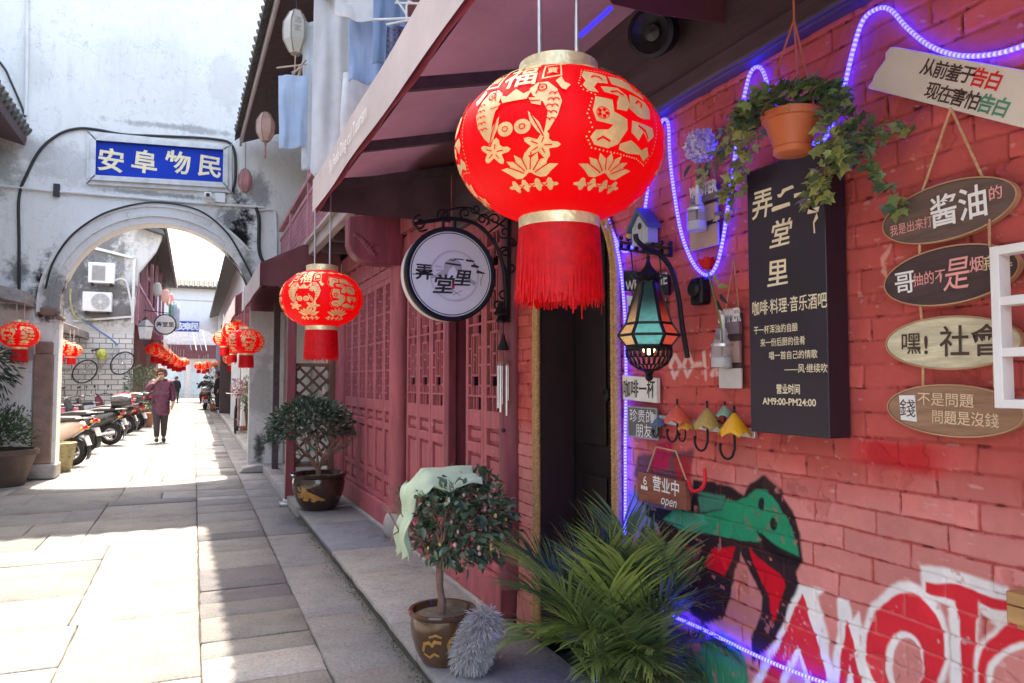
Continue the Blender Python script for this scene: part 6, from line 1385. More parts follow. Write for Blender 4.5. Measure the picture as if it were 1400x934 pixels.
for i in range(420):
    a = random.uniform(0, 6.283); r = .115 * math.sqrt(random.random()); p = (hc[0] + r * math.cos(a) * 1.05, hc[1] + r * math.sin(a) * 1.25, hc[2] + .115 + .06 * (1 - (r / .13) ** 2) * random.random() + random.uniform(-.01, .02))
    ivy_leaf(p, (math.cos(a) * .8 + random.gauss(0, .4), math.sin(a) + random.gauss(0, .4), random.uniform(-.6, .5)), random.uniform(.024, .042), max(0, random.gauss(.2, .2)))
def runner(pxs, X0, X1, dens, young, size=(.026, .046)):
    n_ = len(pxs); pts = smooth_path([tuple(onx(x, y, X0 + (X1 - X0) * i / (n_ - 1))) for i, (x, y) in enumerate(pxs)], 8); vs.tube(pts, .0017, 5)
    for i in range(1, len(pts) - 1):
        for _ in range(dens):
            if random.random() < .80:
                d = rdir(1)[0]; d = np.array([-.35 + .5 * d[0], d[1], -.35 + .7 * d[2]]); q = pts[i] + Vector(d) * .018; vs.tube([pts[i], q], .0009, 4)
                ivy_leaf(tuple(q), d, random.uniform(*size), max(0, min(1, random.gauss(young * 1.4, .28))))
for r_ in ([((1130, 145), (1160, 165), (1185, 200), (1195, 228)), 1.46, 1.57, 1, .15], [((1120, 160), (1150, 200), (1170, 215)), 1.4, 1.5, 2, .3], [((1150, 170), (1185, 215), (1205, 240), (1222, 268), (1228, 282)), 1.52, 1.6, 1, .2], [((1165, 165), (1195, 175), (1225, 182), (1245, 178)), 1.54, 1.60, 1, .3],
          [((1140, 185), (1130, 215), (1128, 245), (1125, 262)), 1.40, 1.50, 1, .45], [((1128, 225), (1120, 262), (1110, 266)), 1.47, 1.5, 2, .5], [((1045, 150), (1015, 155), (1000, 172), (985, 195)), 1.42, 1.50, 2, .5], [((1042, 150), (1020, 180), (1018, 215), (1012, 250)), 1.44, 1.55, 2, .65], [((1030, 160), (1003, 190), (990, 205), (978, 225), (962, 245)), 1.48, 1.58, 1, .5], [((1018, 215), (1005, 250), (1000, 285), (985, 296)), 1.5, 1.58, 1, .8], [((1040, 170), (1030, 190), (1010, 235), (1000, 262), (992, 270)), 1.46, 1.56, 2, .7], [((1130, 150), (1150, 180), (1155, 200)), 1.42, 1.5, 2, .2], [((1155, 150), (1190, 178), (1200, 182)), 1.5, 1.57, 2, .2], [((1160, 180), (1150, 215), (1160, 235)), 1.46, 1.55, 1, .3]): runner(*r_)
leaves_mesh('ivy_leaves', P_, D_, rdir(len(P_)) * .5 + np.array([-.8, -.3, .6]), np.array(Ls), np.array(Ls) * .52, C_, leafm, hp, lobed=True)
vs.build('vines', pm('vine_stem', (.13, .10, .05), .7), hp)
# --- flowers in the season planters
hy = thing('hydrangea', 'lilac white paper hydrangea standing in the winter planter bottle', 'flower', cw)
fc = np.array(onx(958, 200, W - .07)); n = 650; v = rdir(n); p = fc + v * np.array([.050, .055, .052]) * (rng.uniform(.55, 1, n) ** .3)[:, None]
tone = rng.random(n)[:, None]; leaves_mesh('petals', p, v * .3 + rdir(n), v + rdir(n) * .4, rng.uniform(.012, .017, n), rng.uniform(.009, .013, n), np.array([.50, .46, .66]) * (1 - tone) + np.array([.78, .76, .80]) * tone, leafm, hy)
p = fc + np.array([[.02, -.05, .0], [.01, -.06, -.03], [0, .05, -.05], [0, 0, -.06], [0, -.03, -.06]]); leaves_mesh('leaves', p, np.array([[0, -.5, .4], [0, -.8, -.3], [0, .6, -.4], [-.1, .1, -1], [-.1, -.3, -.8]]), np.tile([-1., 0, .2], (5, 1)), [.07] * 5, [.03] * 5, np.tile([.05, .09, .07], (5, 1)), leafm, hy)
MB().tube(smooth_path([(cw[0], cw[1], cw[2] + .02), (cw[0] + .01, cw[1] + .01, cw[2] + .16), tuple(fc)]), .003, 6).build('stem', pm('green_stem', (.12, .18, .06), .6), hy)
rs_ = thing('red_rose', 'single red rose standing in the summer planter bottle', 'flower', cs_)
fc = np.array(onx(967, 360, W - .07)); P_ = []; D_ = []; U_ = []; Ls = []
for k in range(4):
    for j in range(6 - k // 2): a = j * 6.283 / (6 - k // 2) + k * .6; r = .010 + .006 * (3 - k); P_.append(fc + np.array([r * math.cos(a) * .5, r * math.sin(a) * .5, -.022 + .003 * k])); D_.append((math.cos(a) * (.55 - .13 * k), math.sin(a) * (.55 - .13 * k), 1.)); U_.append((-math.cos(a), -math.sin(a), .3)); Ls.append(.046 - .003 * k)
leaves_mesh('petals', P_, D_, U_, Ls, np.array(Ls) * .62, np.tile([.66, .006, .012], (len(P_), 1)) * rng.uniform(.8, 1.1, (len(P_), 1)), attr_mat('rose_petal', .5, .1, translucent=.25), rs_)
pts = smooth_path([(cs_[0], cs_[1], cs_[2] + .02), tuple(onx(986, 448, W - .07)), tuple(onx(977, 408, W - .07)), tuple(fc - np.array([0, 0, .02]))]); MB().tube(pts, .003, 6).build('stem', pm('rose_stem', (.16, .20, .05), .6), rs_)
lp = [onx(976, 372, W - .075), onx(981, 392, W - .075), onx(984, 402, W - .07), onx(980, 410, W - .06)]
leaves_mesh('leaves', lp, [(0, -.4, -.9), (0, -1, -.1), (0, -.7, -.7), (0, -.5, -.8)], np.tile([-1., .2, .3], (4, 1)), [.05, .05, .05, .05], [.020] * 4, [[.28, .33, .09], [.26, .36, .08], [.03, .035, .03], [.03, .03, .03]], leafm, rs_)
kx, ky = MOSS; kn = len(kx)
leaves_mesh('kerb_moss', np.stack([kx, ky, .004 + 0 * kx], 1), rdir(kn) * [1, 1, .5] + [0, 0, .5], rdir(kn), rng.uniform(.006, .022, kn), rng.uniform(.003, .009, kn), np.array([[.10, .12, .05], [.16, .13, .09], [.06, .06, .045], [.2, .2, .13]])[rng.integers(0, 4, kn)], attr_mat('moss_and_litter', .95, 0), kind='stuff')
# --- left side plants and pots
q = onz(28, 664)
lp_ = thing('trough_planter', 'dark brown clay planter with a green shrub against the left wall', 'potted plant', (-2.75, 11.9, 0))
MB().lathe([(0, 0), (.44, 0), (.46, .02), (.60, .40), (.64, .42), (.64, .49), (.58, .49), (.56, .42), (0, .41)], (-2.48, 11.95, 0), 36, sc=(.86, .70)).build('pot', pm('dark_clay', (.105, .070, .058), .8, var=.3, bmp=.4), lp_, smooth=45)
n = 1500; c = np.array([-2.46, 11.95, .75]); v = rdir(n); v[:, 2] = np.abs(v[:, 2]); p = c + v * (rng.uniform(.2, 1, n) ** .5)[:, None] * np.array([.48, .36, .52]); p[:, 2] -= .28; p[:, 2] += .25 * sm(p[:, 0], -2.6, -2.25) * rng.random(n); tone = rng.random(n)[:, None]
leaves_mesh('foliage', p, v + rdir(n) * .8, rdir(n) + np.array([0, 0, 1.]), rng.uniform(.05, .09, n), rng.uniform(.018, .032, n), np.array([.025, .06, .035]) * (1 - tone) + np.array([.12, .17, .07]) * tone, leafm, lp_)
st2 = thing('stone_tub', 'mossy yellowish stone tub standing beside the left arch jamb', 'pot', (-1.62, 13.05, 0))
MB().lathe([(0, 0), (.17, 0), (.19, .03), (.25, .40), (.26, .44), (.22, .45), (.20, .41), (0, .40)], (-1.93, 13.5, 0), 30).build('tub', pm('mossy_stone', (.30, .25, .13), .9, var=.35, scale=6, bmp=.7, bscale=40, bdist=.01, wear=(.12, .13, .05), wear_at=.55), st2, smooth=45)
MB().lathe([(0, .40), (.205, .40)], (-1.93, 13.5, 0), 20).build('soil', soil, st2)
lt_ = thing('leaning_shrub', 'dark pointed leaves of a tall shrub at the left edge under the lantern', 'plant', (-3.0, 11.5, 0))
c = np.array([ony(-8, 505, 11.6)[0], 11.6, ony(-8, 505, 11.6)[2]]); n = 260; v = rdir(n); p = c + v * (rng.uniform(.1, 1, n) ** .5)[:, None] * np.array([.26, .2, .36])
leaves_mesh('foliage', p, v * .6 + np.array([.3, 0, -.5]) + rdir(n) * .4, rdir(n) + np.array([0, 0, 1.]), rng.uniform(.09, .15, n), rng.uniform(.018, .03, n), np.tile([.025, .05, .035], (n, 1)) * rng.uniform(.6, 1.6, (n, 1)), leafm, lt_)
MB().tube([(c[0] - .1, 11.6, 0), (c[0] - .05, 11.6, c[2])], .02, 6).build('stem', bark, lt_)
def bush(name, label, c, r, n, lo, hi, pot=None, cat='plant', ls=(.06, .12)):
    t = thing(name, label, cat, (c[0], c[1], 0)); c = np.array(c); v = rdir(n); p = c + v * (rng.uniform(.1, 1, n) ** .45)[:, None] * np.array(r); tone = rng.random(n)[:, None]
    leaves_mesh('foliage', p, v + rdir(n) * .7, rdir(n) + np.array([0, 0, 1.]), rng.uniform(*ls, n), rng.uniform(ls[0] * .35, ls[1] * .35, n), np.array(lo) * (1 - tone) + np.array(hi) * tone, leafm, t)
    b = MB()
    for k in range(5): b.tube([(c[0], c[1], .12), (c[0] + rng.normal() * r[0] * .3, c[1] + rng.normal() * r[1] * .3, c[2] * .6), (c[0] + rng.normal() * r[0] * .5, c[1] + rng.normal() * r[1] * .5, c[2] + r[2] * .4)], [.02, .014, .006], 6)
    b.build('stems', bark, t)
    if pot: MB().lathe([(0, 0), (pot * .7, 0), (pot, pot * 1.1), (pot * 1.06, pot * 1.12), (pot * .95, pot * 1.12), (0, pot * 1.0)], (c[0], c[1], .0), 20).build('pot', pot_m, t, smooth=45)
    return t
pot_m = pm('terracotta', (.34, .15, .09), .8, var=.25, bmp=.3)
bush('corner_shrub', 'potted green shrub by the shop corner beyond the scooters', (-1.42, 25.2, 1.15), (.55, .5, .75), 700, (.04, .08, .05), (.20, .26, .12), .38, 'potted plant', (.08, .15))
bush('yard_shrub', 'dark shrub growing behind the parked scooters under the lanterns', (-4.2, 22.5, 1.5), (1.1, .7, .9), 900, (.03, .06, .04), (.14, .19, .10), None, 'shrub', (.10, .2))
bush('kerb_plant', 'small green plant on the right pavement beside the flower bicycle', (1.30, 20.6, 1.05), (.2, .25, .45), 260, (.05, .09, .05), (.2, .27, .12), .2, 'potted plant', (.07, .12))
bush('mural_shrub', 'dark leafy shrub standing before the blue mural', (.95, 36.5, 1.2), (.5, .6, .9), 420, (.03, .06, .05), (.12, .17, .13), .3, 'potted plant', (.10, .18))
# ================================================================== rope light, rope round the doorway
def rope_light(name, label, pts, r=.0058, pitch=.0125, k=14):
    P = smooth_path(pts, k); L = [0.]
    for a, b in zip(P[:-1], P[1:]): L.append(L[-1] + (b - a).length)
    n = int(L[-1] / pitch); q = MB(); j = 0; R_ = []
    for i in range(2 * n + 1):
        s_ = L[-1] * i / (2 * n)
        while j < len(L) - 2 and L[j + 1] < s_: j += 1
        R_.append(P[j].lerp(P[j + 1], (s_ - L[j]) / max(1e-9, L[j + 1] - L[j])))
    m = len(R_); t = MB().tube(R_, r, 8)
    idx = [((f[0] // 8) % 2) if len(f) == 4 else 1 for f in t.f]
    t.m = idx
    return t.build(name, [M['led_on'], M['led_gap']], smooth=80, label=label, cat='rope light')
M['led_on'] = pm('led_white_blue', (.6, .62, .9), .3, bmp=0, emit=(.033, .062, 1.), estr=1.0)
M['led_gap'] = pm('led_blue', (.10, .10, .6), .3, bmp=0, emit=(.0025, .0015, 1.), estr=6.5)
lx = lambda x, y, X=W - .016: tuple(onx(x, y, X))
rope_light('rope_light', 'blue rope light looping along the top of the brick wall over the ivy', [lx(*p) for p in ((878, 300), (882, 285), (890, 230), (903, 172), (909, 163), (914, 172), (916, 215), (922, 265), (932, 320), (948, 360), (965, 376), (978, 366), (988, 330), (999, 255), (1012, 165), (1022, 112), (1030, 94), (1040, 93), (1047, 108), (1056, 140))] + [lx(*p) for p in ((1085, 185), (1120, 195), (1140, 165), (1154, 120), (1166, 70), (1180, 28), (1200, 12), (1218, 14), (1240, 38), (1270, 62), (1305, 75), (1345, 76), (1390, 66), (1450, 40))])
rope_light('rope_light', 'blue rope light running straight down the right side of the dark doorway', [lx(*p) for p in ((822, 303), (836, 318), (846, 350), (852, 400), (855, 450), (856, 520), (855, 600), (855, 680), (854, 760), (850, 800), (800, 835))])
rope_light('rope_light', 'short blue rope light hooked behind the large lantern above the bird house', [lx(*p) for p in ((832, 300), (838, 318), (846, 335), (854, 344), (864, 338), (872, 318), (878, 300))])
rope_light('rope_light', 'blue rope light slanting low across the graffiti from the palm to the bottom edge', [lx(*p) for p in ((850, 800), (880, 820), (915, 840), (960, 860), (1010, 885), (1060, 908), (1100, 924), (1140, 938))])
rm = pm('jute_rope', (.46, .26, .11), .9, var=.3, scale=60, bmp=.8, bscale=160, bdist=.004)
def twisted(name, label, pts, r, strands=3, pitch=.05):
    P = smooth_path(pts, 24); mb = MB()
    up = Vector((1, 0, 0))
    for s_ in range(strands):
        out = []; L = 0
        for i, p in enumerate(P):
            if i: L += (P[i] - P[i - 1]).length
            t = (P[min(i + 1, len(P) - 1)] - P[max(i - 1, 0)]).normalized(); a = t.cross(up).normalized(); b = t.cross(a); th = L / pitch * 6.283 + s_ * 6.283 / strands
            out.append(p + (a * math.cos(th) + b * math.sin(th)) * r * .55)
        mb.tube(out, r * .62, 7)
    return mb.build(name, rm, smooth=80, label=label, cat='rope')
hwid = (DY1 - DY0) / 2; mid = (DY0 + DY1) / 2
for k, (dy, nm) in enumerate(((0, 'thick jute rope framing the doorway, outer strand'), (.030, 'thick jute rope framing the doorway, inner strand'))):
    pts = [(W - .016, DY1 + .028 - dy, z) for z in np.linspace(.14, DZS, 34)] + [(W - .016, mid + (hwid + .028 - dy) * math.cos(a), DZS + (hwid + .028 - dy) * 1.05 * math.sin(a)) for a in np.linspace(.08, math.pi - .08, 22)] + [(W - .016, DY0 - .028 + dy, z) for z in np.linspace(DZS, .14, 34)]
    P0 = pts; mb = MB(); up = Vector((1, 0, 0))
    dense = smooth_path(P0, 6); outm = MB(); r = .0145
    for s_ in range(3):
        o_ = []; L = 0
        for i, p in enumerate(dense):
            if i: L += (dense[i] - dense[i - 1]).length
            t = (dense[min(i + 1, len(dense) - 1)] - dense[max(i - 1, 0)]).normalized(); a = t.cross(up).normalized(); b = t.cross(a); th = L / .055 * 6.283 + s_ * 2.0944
            o_.append(p + (a * math.cos(th) + b * math.sin(th)) * r * .52)
        outm.tube(o_, r * .64, 6)
    outm.build('door_rope', rm, smooth=80, label=nm, cat='rope')

# ================================================================== coloured glass lantern on its arm
ly = 2.16; lc = np.array([1.443, ly, 1.56])
ml = thing('coloured_lantern', 'black metal lantern with lit red, amber and turquoise glass on a curved wall arm', 'lantern', lc)
def hexr(r): return [(r * math.cos(a), r * math.sin(a)) for a in [k * math.pi / 3 + .454 for k in range(6)]]
levels = [(.034, .200), (.078, .055), (.104, .015), (.076, -.022)]
cols_ = [((.25, .7, .5), 2.0), ((.9, .30, .14), 1.7), ((.95, .55, .25), 2.4), ((.20, .75, .78), 2.0), ((.92, .10, .07), 2.0), ((.9, .5, .2), 2.0)]
def glassm(i, k):
    c, s_ = cols_[i % 6]; m, nt, b = nmat('stained_glass_%d_%d' % (i, k)); b.inputs['Base Color'].default_value = (*[q * .045 for q in c], 1); b.inputs['Roughness'].default_value = .2
    tcx = ND(nt, 'ShaderNodeTexCoord'); sep = ND(nt, 'ShaderNodeSeparateXYZ'); nt.links.new(tcx.outputs['Object'], sep.inputs[0])
    mr = ND(nt, 'ShaderNodeMapRange'); mr.interpolation_type = 'SMOOTHSTEP'; mr.inputs[1].default_value = .15; mr.inputs[2].default_value = .02; mr.inputs[3].default_value = .002; mr.inputs[4].default_value = s_ * .040; nt.links.new(sep.outputs[2], mr.inputs[0])
    nn = tex_noise(nt, 60, 3); mu_ = ND(nt, 'ShaderNodeMath', operation='MULTIPLY'); nt.links.new(mr.outputs[0], mu_.inputs[0]); ad = ND(nt, 'ShaderNodeMath', operation='ADD'); ad.inputs[1].default_value = .5; nt.links.new(nn.outputs[0], ad.inputs[0]); nt.links.new(ad.outputs[0], mu_.inputs[1])
    b.inputs['Emission Color'].default_value = (*c, 1); nt.links.new(mu_.outputs[0], b.inputs['Emission Strength']); return m
fm_ = MB()
for lv in range(3):
    (r0, z0), (r1, z1) = levels[lv], levels[lv + 1]; A, B = hexr(r0), hexr(r1)
    for i in range(6):
        j = (i + 1) % 6; q = [lc + np.array([*A[i], z0]), lc + np.array([*A[j], z0]), lc + np.array([*B[j], z1]), lc + np.array([*B[i], z1])]
        MB().add(q, [(0, 1, 2, 3)]).build('glass_pane', glassm(i, lv), ml, smooth=0)
        fm_.bar(q[0], q[3], .009, .009).bar(q[2], q[3], .009, .009)
        if lv == 0: fm_.bar(q[0], q[1], .008, .008)
fm_.lathe([(.034, .200), (.048, .208), (.034, .232), (.014, .255), (.007, .275), (.008, .29), (0, .295)], lc, 6)
for k in range(6): a = k * math.pi / 3 + .454; fm_.bar(lc + np.array([.035 * math.cos(a), .035 * math.sin(a), .208]), lc + np.array([.058 * math.cos(a), .058 * math.sin(a), .226]), .02, .008)
fm_.build('frame', M['iron'], ml, smooth=20)
fl = MB(); n_ = 48; pr = [(.076, -.024), (.080, -.035), (.078, -.058), (.062, -.085), (.036, -.102), (.016, -.11), (.009, -.122), (.012, -.13), (.010, -.138), (0, -.144)]
for i in range(len(pr) - 1):
    for j in range(n_):
        a0, a1 = 6.283 * j / n_, 6.283 * (j + 1) / n_
        if 1 <= i <= 3 and (j % 2 == (i % 2)): continue
        fl.add([lc + np.array([pr[i][0] * math.cos(a0), pr[i][0] * math.sin(a0), pr[i][1]]), lc + np.array([pr[i][0] * math.cos(a1), pr[i][0] * math.sin(a1), pr[i][1]]), lc + np.array([pr[i + 1][0] * math.cos(a1), pr[i + 1][0] * math.sin(a1), pr[i + 1][1]]), lc + np.array([pr[i + 1][0] * math.cos(a0), pr[i + 1][0] * math.sin(a0), pr[i + 1][1]])], [(0, 1, 2, 3)])
fl.build('pierced_bowl', M['iron'], ml, smooth=20, solid=.003)
MB().ball(lc + np.array([0, 0, -.03]), .022).build('bulb', pm('warm_bulb', (1, .8, .5), .3, bmp=0, emit=(1, .72, .38), estr=2), ml)
am = MB(); am.tube(smooth_path([(W - .02, ly + .02, 1.50), (W - .04, ly + .02, 1.60), (W - .065, ly + .01, 1.72), (W - .10, ly, 1.81), (W - .15, ly, 1.862), (lc[0] + .012, ly, 1.872), (lc[0] - .02, ly, 1.885), (lc[0] - .045, ly, 1.905), (lc[0] - .05, ly, 1.925)]), .0095, 8)
am.tube([(lc[0], ly, 1.873), (lc[0], ly, lc[2] + .285)], .005, 6)
am.build('arm', M['iron'], ml)
MB().lathe([(.0, .09), (.05, .085), (.07, .05), (.075, 0), (.06, -.0)], (W - .0, 2.10, 1.73), 20, ax='x', sc=(1, 1.2)).build('wall_plate', M['iron'], ml) if False else MB().box(W - .055, W - .01, 2.055, 2.12, 1.68, 1.775).cyl((W - .07, 2.088, 1.735), (W - .05, 2.088, 1.735), .03).build('wall_box', M['iron'], ml, bevel=.015)

# ================================================================== laundry on the balcony
def cloth(name, label, c, w, h, mat, folds=5, amp=.03, yaw=0., taper=0., wav=.0, seed=0, sub=None, group=None):
    """cloth hanging from its top edge centred on c"""
    mb = MB(); ca, sa_ = math.cos(yaw), math.sin(yaw)
    def f(a, b):
        u = (a - .5) * w * (1 - taper * (1 - b)); d = (1 - b)
        off = amp * (.25 + .5 * d) * math.sin(a * folds * 4.1 + seed + 1.6 * math.sin(b * 2.3 + seed) + 2. * mnoise.noise(Vector((a * 2, b * 2, seed + 9)))) + amp * 1.5 * mnoise.noise(Vector((a * 3, b * 2.6, seed))) + amp * .22 * mnoise.noise(Vector((a * 9, b * 4, seed)))
        z = -h * d + wav * math.sin(a * 4 + seed) * d - .06 * w * (1 - b) ** 6 * math.sin(a * 3.1 + seed)
        return (c[0] + u * ca - off * sa_, c[1] + u * sa_ + off * ca, c[2] + z)
    o = mb.grid(f, 44, 40).build(name, mat, smooth=80, solid=.004, label=label, cat='laundry', group=group); return o
cb = lambda n, c: pm(n, c, .9, var=.10, scale=4, bmp=.4, bscale=300, bdist=.001, translucent=.5)
m_pale, m_white, m_denim, m_blue = cb('pale_blue_cotton', (.80, .85, .89)), cb('white_cotton', (.88, .89, .90)), cb('light_denim', (.50, .63, .82)), cb('sky_blue_cotton', (.60, .74, .90))
ck, nt, b = nmat('checked_cloth'); tcx = ND(nt, 'ShaderNodeTexCoord'); w1 = ND(nt, 'ShaderNodeTexWave'); w1.inputs['Scale'].default_value = 11; w2 = ND(nt, 'ShaderNodeTexWave', bands_direction='Z'); w2.inputs['Scale'].default_value = 11
for q in (w1, w2): nt.links.new(tcx.outputs['Object'], q.inputs['Vector'])
c_ = mixc(nt, w1.outputs['Fac'], (.03, .035, .10), (.16, .17, .27)); c_ = mixc(nt, w2.outputs['Fac'], c_, (.10, .11, .20)); nt.links.new(c_, b.inputs['Base Color']); b.inputs['Roughness'].default_value = .9
LYD = 6.3
cloth('hanging_shorts', 'pale blue garment pegged on a thin hanger, leftmost of the laundry', atd(401, 104, LYD), .25, .62, m_blue, 3, .022, -.25, .15, seed=1)
MB().tube([tuple(atd(378, 93, LYD)), tuple(atd(420, 88, LYD))], .007, 6).tube([tuple(atd(404, 76, LYD)), tuple(atd(402, 112, LYD))], .006, 6).bar(atd(396, 108, LYD), atd(418, 82, LYD), .02, .01).bar(atd(399, 100, LYD), atd(414, 92, LYD), .02, .012).build('clothes_hanger', pm('hanger_bamboo', (.48, .36, .30), .7), label='thin bamboo hanger holding the leftmost pale blue garment', cat='hanger')
cloth('hanging_trousers', 'narrow pale blue cloth hanging beside the long white sheet', atd(428, 30, LYD + .1), .17, 1.30, m_pale, 2, .022, -.2, .1, seed=2)
cloth('hanging_sheet', 'long white sheet hanging lowest in the middle of the laundry', atd(463, -22, LYD - .1), .40, 1.62, m_white, 4, .035, -.3, -.05, wav=.14, seed=3)
cloth('crumpled_shirt', 'crumpled white cloth bulging out low beside the awning valance', atd(503, 100, 5.0), .33, .50, m_white, 2, .045, -.3, -.1, wav=.2, seed=11)
cloth('hanging_shirt', 'light denim shirt hanging on the right of the white sheet', atd(503, -8, 4.85), .26, .60, m_denim, 3, .03, -.3, .1, seed=4)
cloth('folded_towel', 'white towel folded over the pole at the top of the laundry', atd(487, -26, 4.7), .26, .25, m_white, 2, .02, -.3, seed=5)
cloth('blue_towel', 'mid blue cloth hanging behind the denim shirt', atd(533, -30, 4.4), .19, .52, cb('mid_blue_cotton', (.33, .46, .66)), 2, .02, -.3, seed=8)
cloth('checked_shorts', 'dark blue checked garment hanging right above the awning', atd(552, 36, 3.95), .18, .30, ck, 3, .02, -.3, -.12, seed=6)
hg = MB(); h_ = lambda x, y: tuple(atd(x, y, 3.9))
hg.tube([h_(528, 34), h_(556, 28), h_(566, 30), h_(596, 36)], .006, 6).tube([h_(510, 27), h_(560, 25), h_(600, 28)], .006, 6).tube([h_(556, 30), h_(556, 8), h_(559, 2), h_(564, 4)], .006, 6)
hg.tube([h_(540, -4), h_(556, 20)], .006, 6).tube([h_(540, 4), h_(600, 6)], .006, 6).tube([h_(585, -5), h_(575, 18)], .006, 6)
hg.build('wire_hanger', M['white_paint'], label='white wire hanger frame above the checked garment', cat='hanger')
MB().tube([(.95, 8.2, 4.62), (.95, 3.5, 4.62)], .018, 8).build('laundry_pole', pm('bamboo_pole', (.45, .38, .28), .6), label='long pole carrying the laundry along the balcony', cat='pole')

# ================================================================== scooters
rub = pm('tyre_rubber', (.02, .02, .022), .85, var=.3, scale=30, bmp=.3); chrome = pm('chrome', (.6, .6, .62), .2, .9, var=.1, bmp=0); seatm = pm('black_seat', (.025, .025, .028), .5, var=.3, bmp=.2)
tail = pm('tail_light_red', (.6, .01, .015), .2, bmp=0); plate = pm('number_plate', (.45, .46, .48), .4, bmp=0); amber = pm('amber_lens', (.7, .28, .02), .25, bmp=0)
def paint(n, c): return pm(n, c, .25, var=.08, scale=4, bmp=.02, coat=.5)
def loft(mb, secs, n=12):
    """rounded body through sections (x, z centre, half height, half width)"""
    return mb.grid(lambda a, b: (lambda s_: (s_[0], s_[3] * (abs(math.cos(6.283 * a)) ** .7) * (1 if math.cos(6.283 * a) > 0 else -1), s_[1] + s_[2] * (abs(math.sin(6.283 * a)) ** .7) * (1 if math.sin(6.283 * a) > 0 else -1)))(secs[int(round(b * (len(secs) - 1)))]), n, len(secs) - 1)
def scooter(label, loc, rz, c1, c2, box=None, group='scooters parked beyond the arch'):
    """rear wheel at the origin, nose towards -x"""
    t = thing('scooter', label, 'scooter', (0, 0, 0), group)
    for x in (0., -1.22):
        w = MB().lathe([(.14, -.05), (.19, -.055), (.225, -.035), (.235, 0), (.225, .035), (.19, .055), (.14, .05)], (x, 0, .235), 28, ax='y').build('wheel', rub, t)
        r_ = MB().lathe([(.14, -.04), (.12, -.03), (.12, .03), (.14, .04)], (x, 0, .235), 20, ax='y').lathe([(0, -.05), (.05, -.05), (.05, .05), (0, .05)], (x, 0, .235), 14, ax='y')
        for k in range(5): a = k * 1.257; r_.bar((x, 0, .235), (x + .13 * math.cos(a), 0, .235 + .13 * math.sin(a)), .05, .03)
        r_.build('rim', chrome, w)
    b = MB(); loft(b, [(.20, .66, .02, .03), (.16, .66, .08, .10), (.02, .62, .14, .15), (-.2, .55, .18, .17), (-.42, .48, .20, .16), (-.55, .40, .14, .15), (-.6, .33, .06, .14), (-.85, .30, .05, .15), (-.98, .32, .06, .14)])
    b.build('body', c1, t, smooth=60)
    s_ = MB(); loft(s_, [(.14, .77, .02, .08), (.08, .78, .05, .12), (-.2, .77, .06, .135), (-.45, .74, .05, .12), (-.6, .72, .03, .08)]); s_.build('seat', seatm, t, smooth=60)
    f_ = MB(); loft(f_, [(-.94, .30, .05, .14), (-1.0, .45, .16, .19), (-1.04, .66, .18, .19), (-1.10, .84, .12, .16), (-1.15, .95, .06, .10)]); f_.build('front_shield', c1, t, smooth=60)
    MB().grid(lambda a, b_: (-1.22 + .27 * math.cos(.3 + a * 2.5), (b_ - .5) * .13, .235 + .27 * math.sin(.3 + a * 2.5)), 14, 3).build('front_mudguard', c2, t, solid=.01)
    MB().grid(lambda a, b_: (0 + .27 * math.cos(-.5 + a * 1.7), (b_ - .5) * .14, .235 + .27 * math.sin(-.5 + a * 1.7)), 12, 3).box(.19, .21, -.06, .06, .20, .40).build('rear_mudguard', seatm, t, solid=.01)
    MB().bar((-1.22, .07, .235), (-1.08, .07, .72), .035, .035).bar((-1.22, -.07, .235), (-1.08, -.07, .72), .035, .035).build('fork', chrome, t)
    h = MB().tube([(-.98, .34, 1.02), (-1.06, .2, 1.04), (-1.08, 0, 1.0), (-1.06, -.2, 1.04), (-.98, -.34, 1.02)], .014, 8)
    h.tube([(-.96, .35, 1.02), (-.90, .36, 1.01)], .02, 8).tube([(-.96, -.35, 1.02), (-.90, -.36, 1.01)], .02, 8); h.build('handlebar', seatm, t)
    for sg in (1, -1):
        m_ = MB().tube([(-1.03, sg * .26, 1.04), (-1.02, sg * .32, 1.2)], .007, 6).ball((-1.02, sg * .34, 1.25), .055, 12, 8, sc=(.3, 1, .75)); m_.build('mirror', seatm, t)
    MB().ball((-1.15, 0, .93), .08, 14, 8, sc=(.6, 1, .8)).build('headlight', chrome, t)
    MB().ball((.19, 0, .64), .06, 14, 8, sc=(.5, 1.5, .7)).build('tail_light', tail, t)
    for sg in (1, -1): MB().ball((.18, sg * .13, .62), .03, 10, 6).build('indicator', amber, t)
    MB().bar((.21, 0, .50), (.27, 0, .34), .18, .012, up=(1, 0, 0)).build('number_plate', plate, t)
    MB().cyl((-.35, -.14, .22), (.12, -.16, .28), .035, .055).build('exhaust', chrome, t)
    MB().tube([(.1, -.17, .79), (.27, -.13, .80), (.27, .13, .80), (.1, .17, .79)], .012, 6).build('grab_rail', chrome, t)
    MB().tube([(-.4, .1, .2), (-.42, .22, .02)], .012, 6).build('stand', M['iron'], t)
    if box:
        bx = MB(); loft(bx, [(.42, .96, .02, .1), (.40, .96, .12, .18), (.22, .97, .15, .21), (.02, .96, .13, .19), (.0, .96, .03, .12)], 16); bx = bx.build('top_box', box[0], t, smooth=50)
        MB().box(.395, .43, -.15, .15, .92, .98).build('reflector', box[1], bx, bevel=.008)
    t.location = loc; t.rotation_euler[2] = rz; return t
P_ = {k: paint(k, c) for k, c in dict(cream_paint=(.55, .42, .36), black_paint=(.02, .02, .024), red_paint=(.42, .015, .03), silver_paint=(.42, .43, .46), dark_red_paint=(.16, .015, .03), pink_paint=(.50, .05, .12)).items()}
def g0(x, y): return tuple(onz(x, y))
s1 = scooter('old cream and pink scooter parked right behind the left arch jamb', (g0(103, 637)[0] - .05, 14.2, 0), R(-14), P_['cream_paint'], P_['silver_paint'])
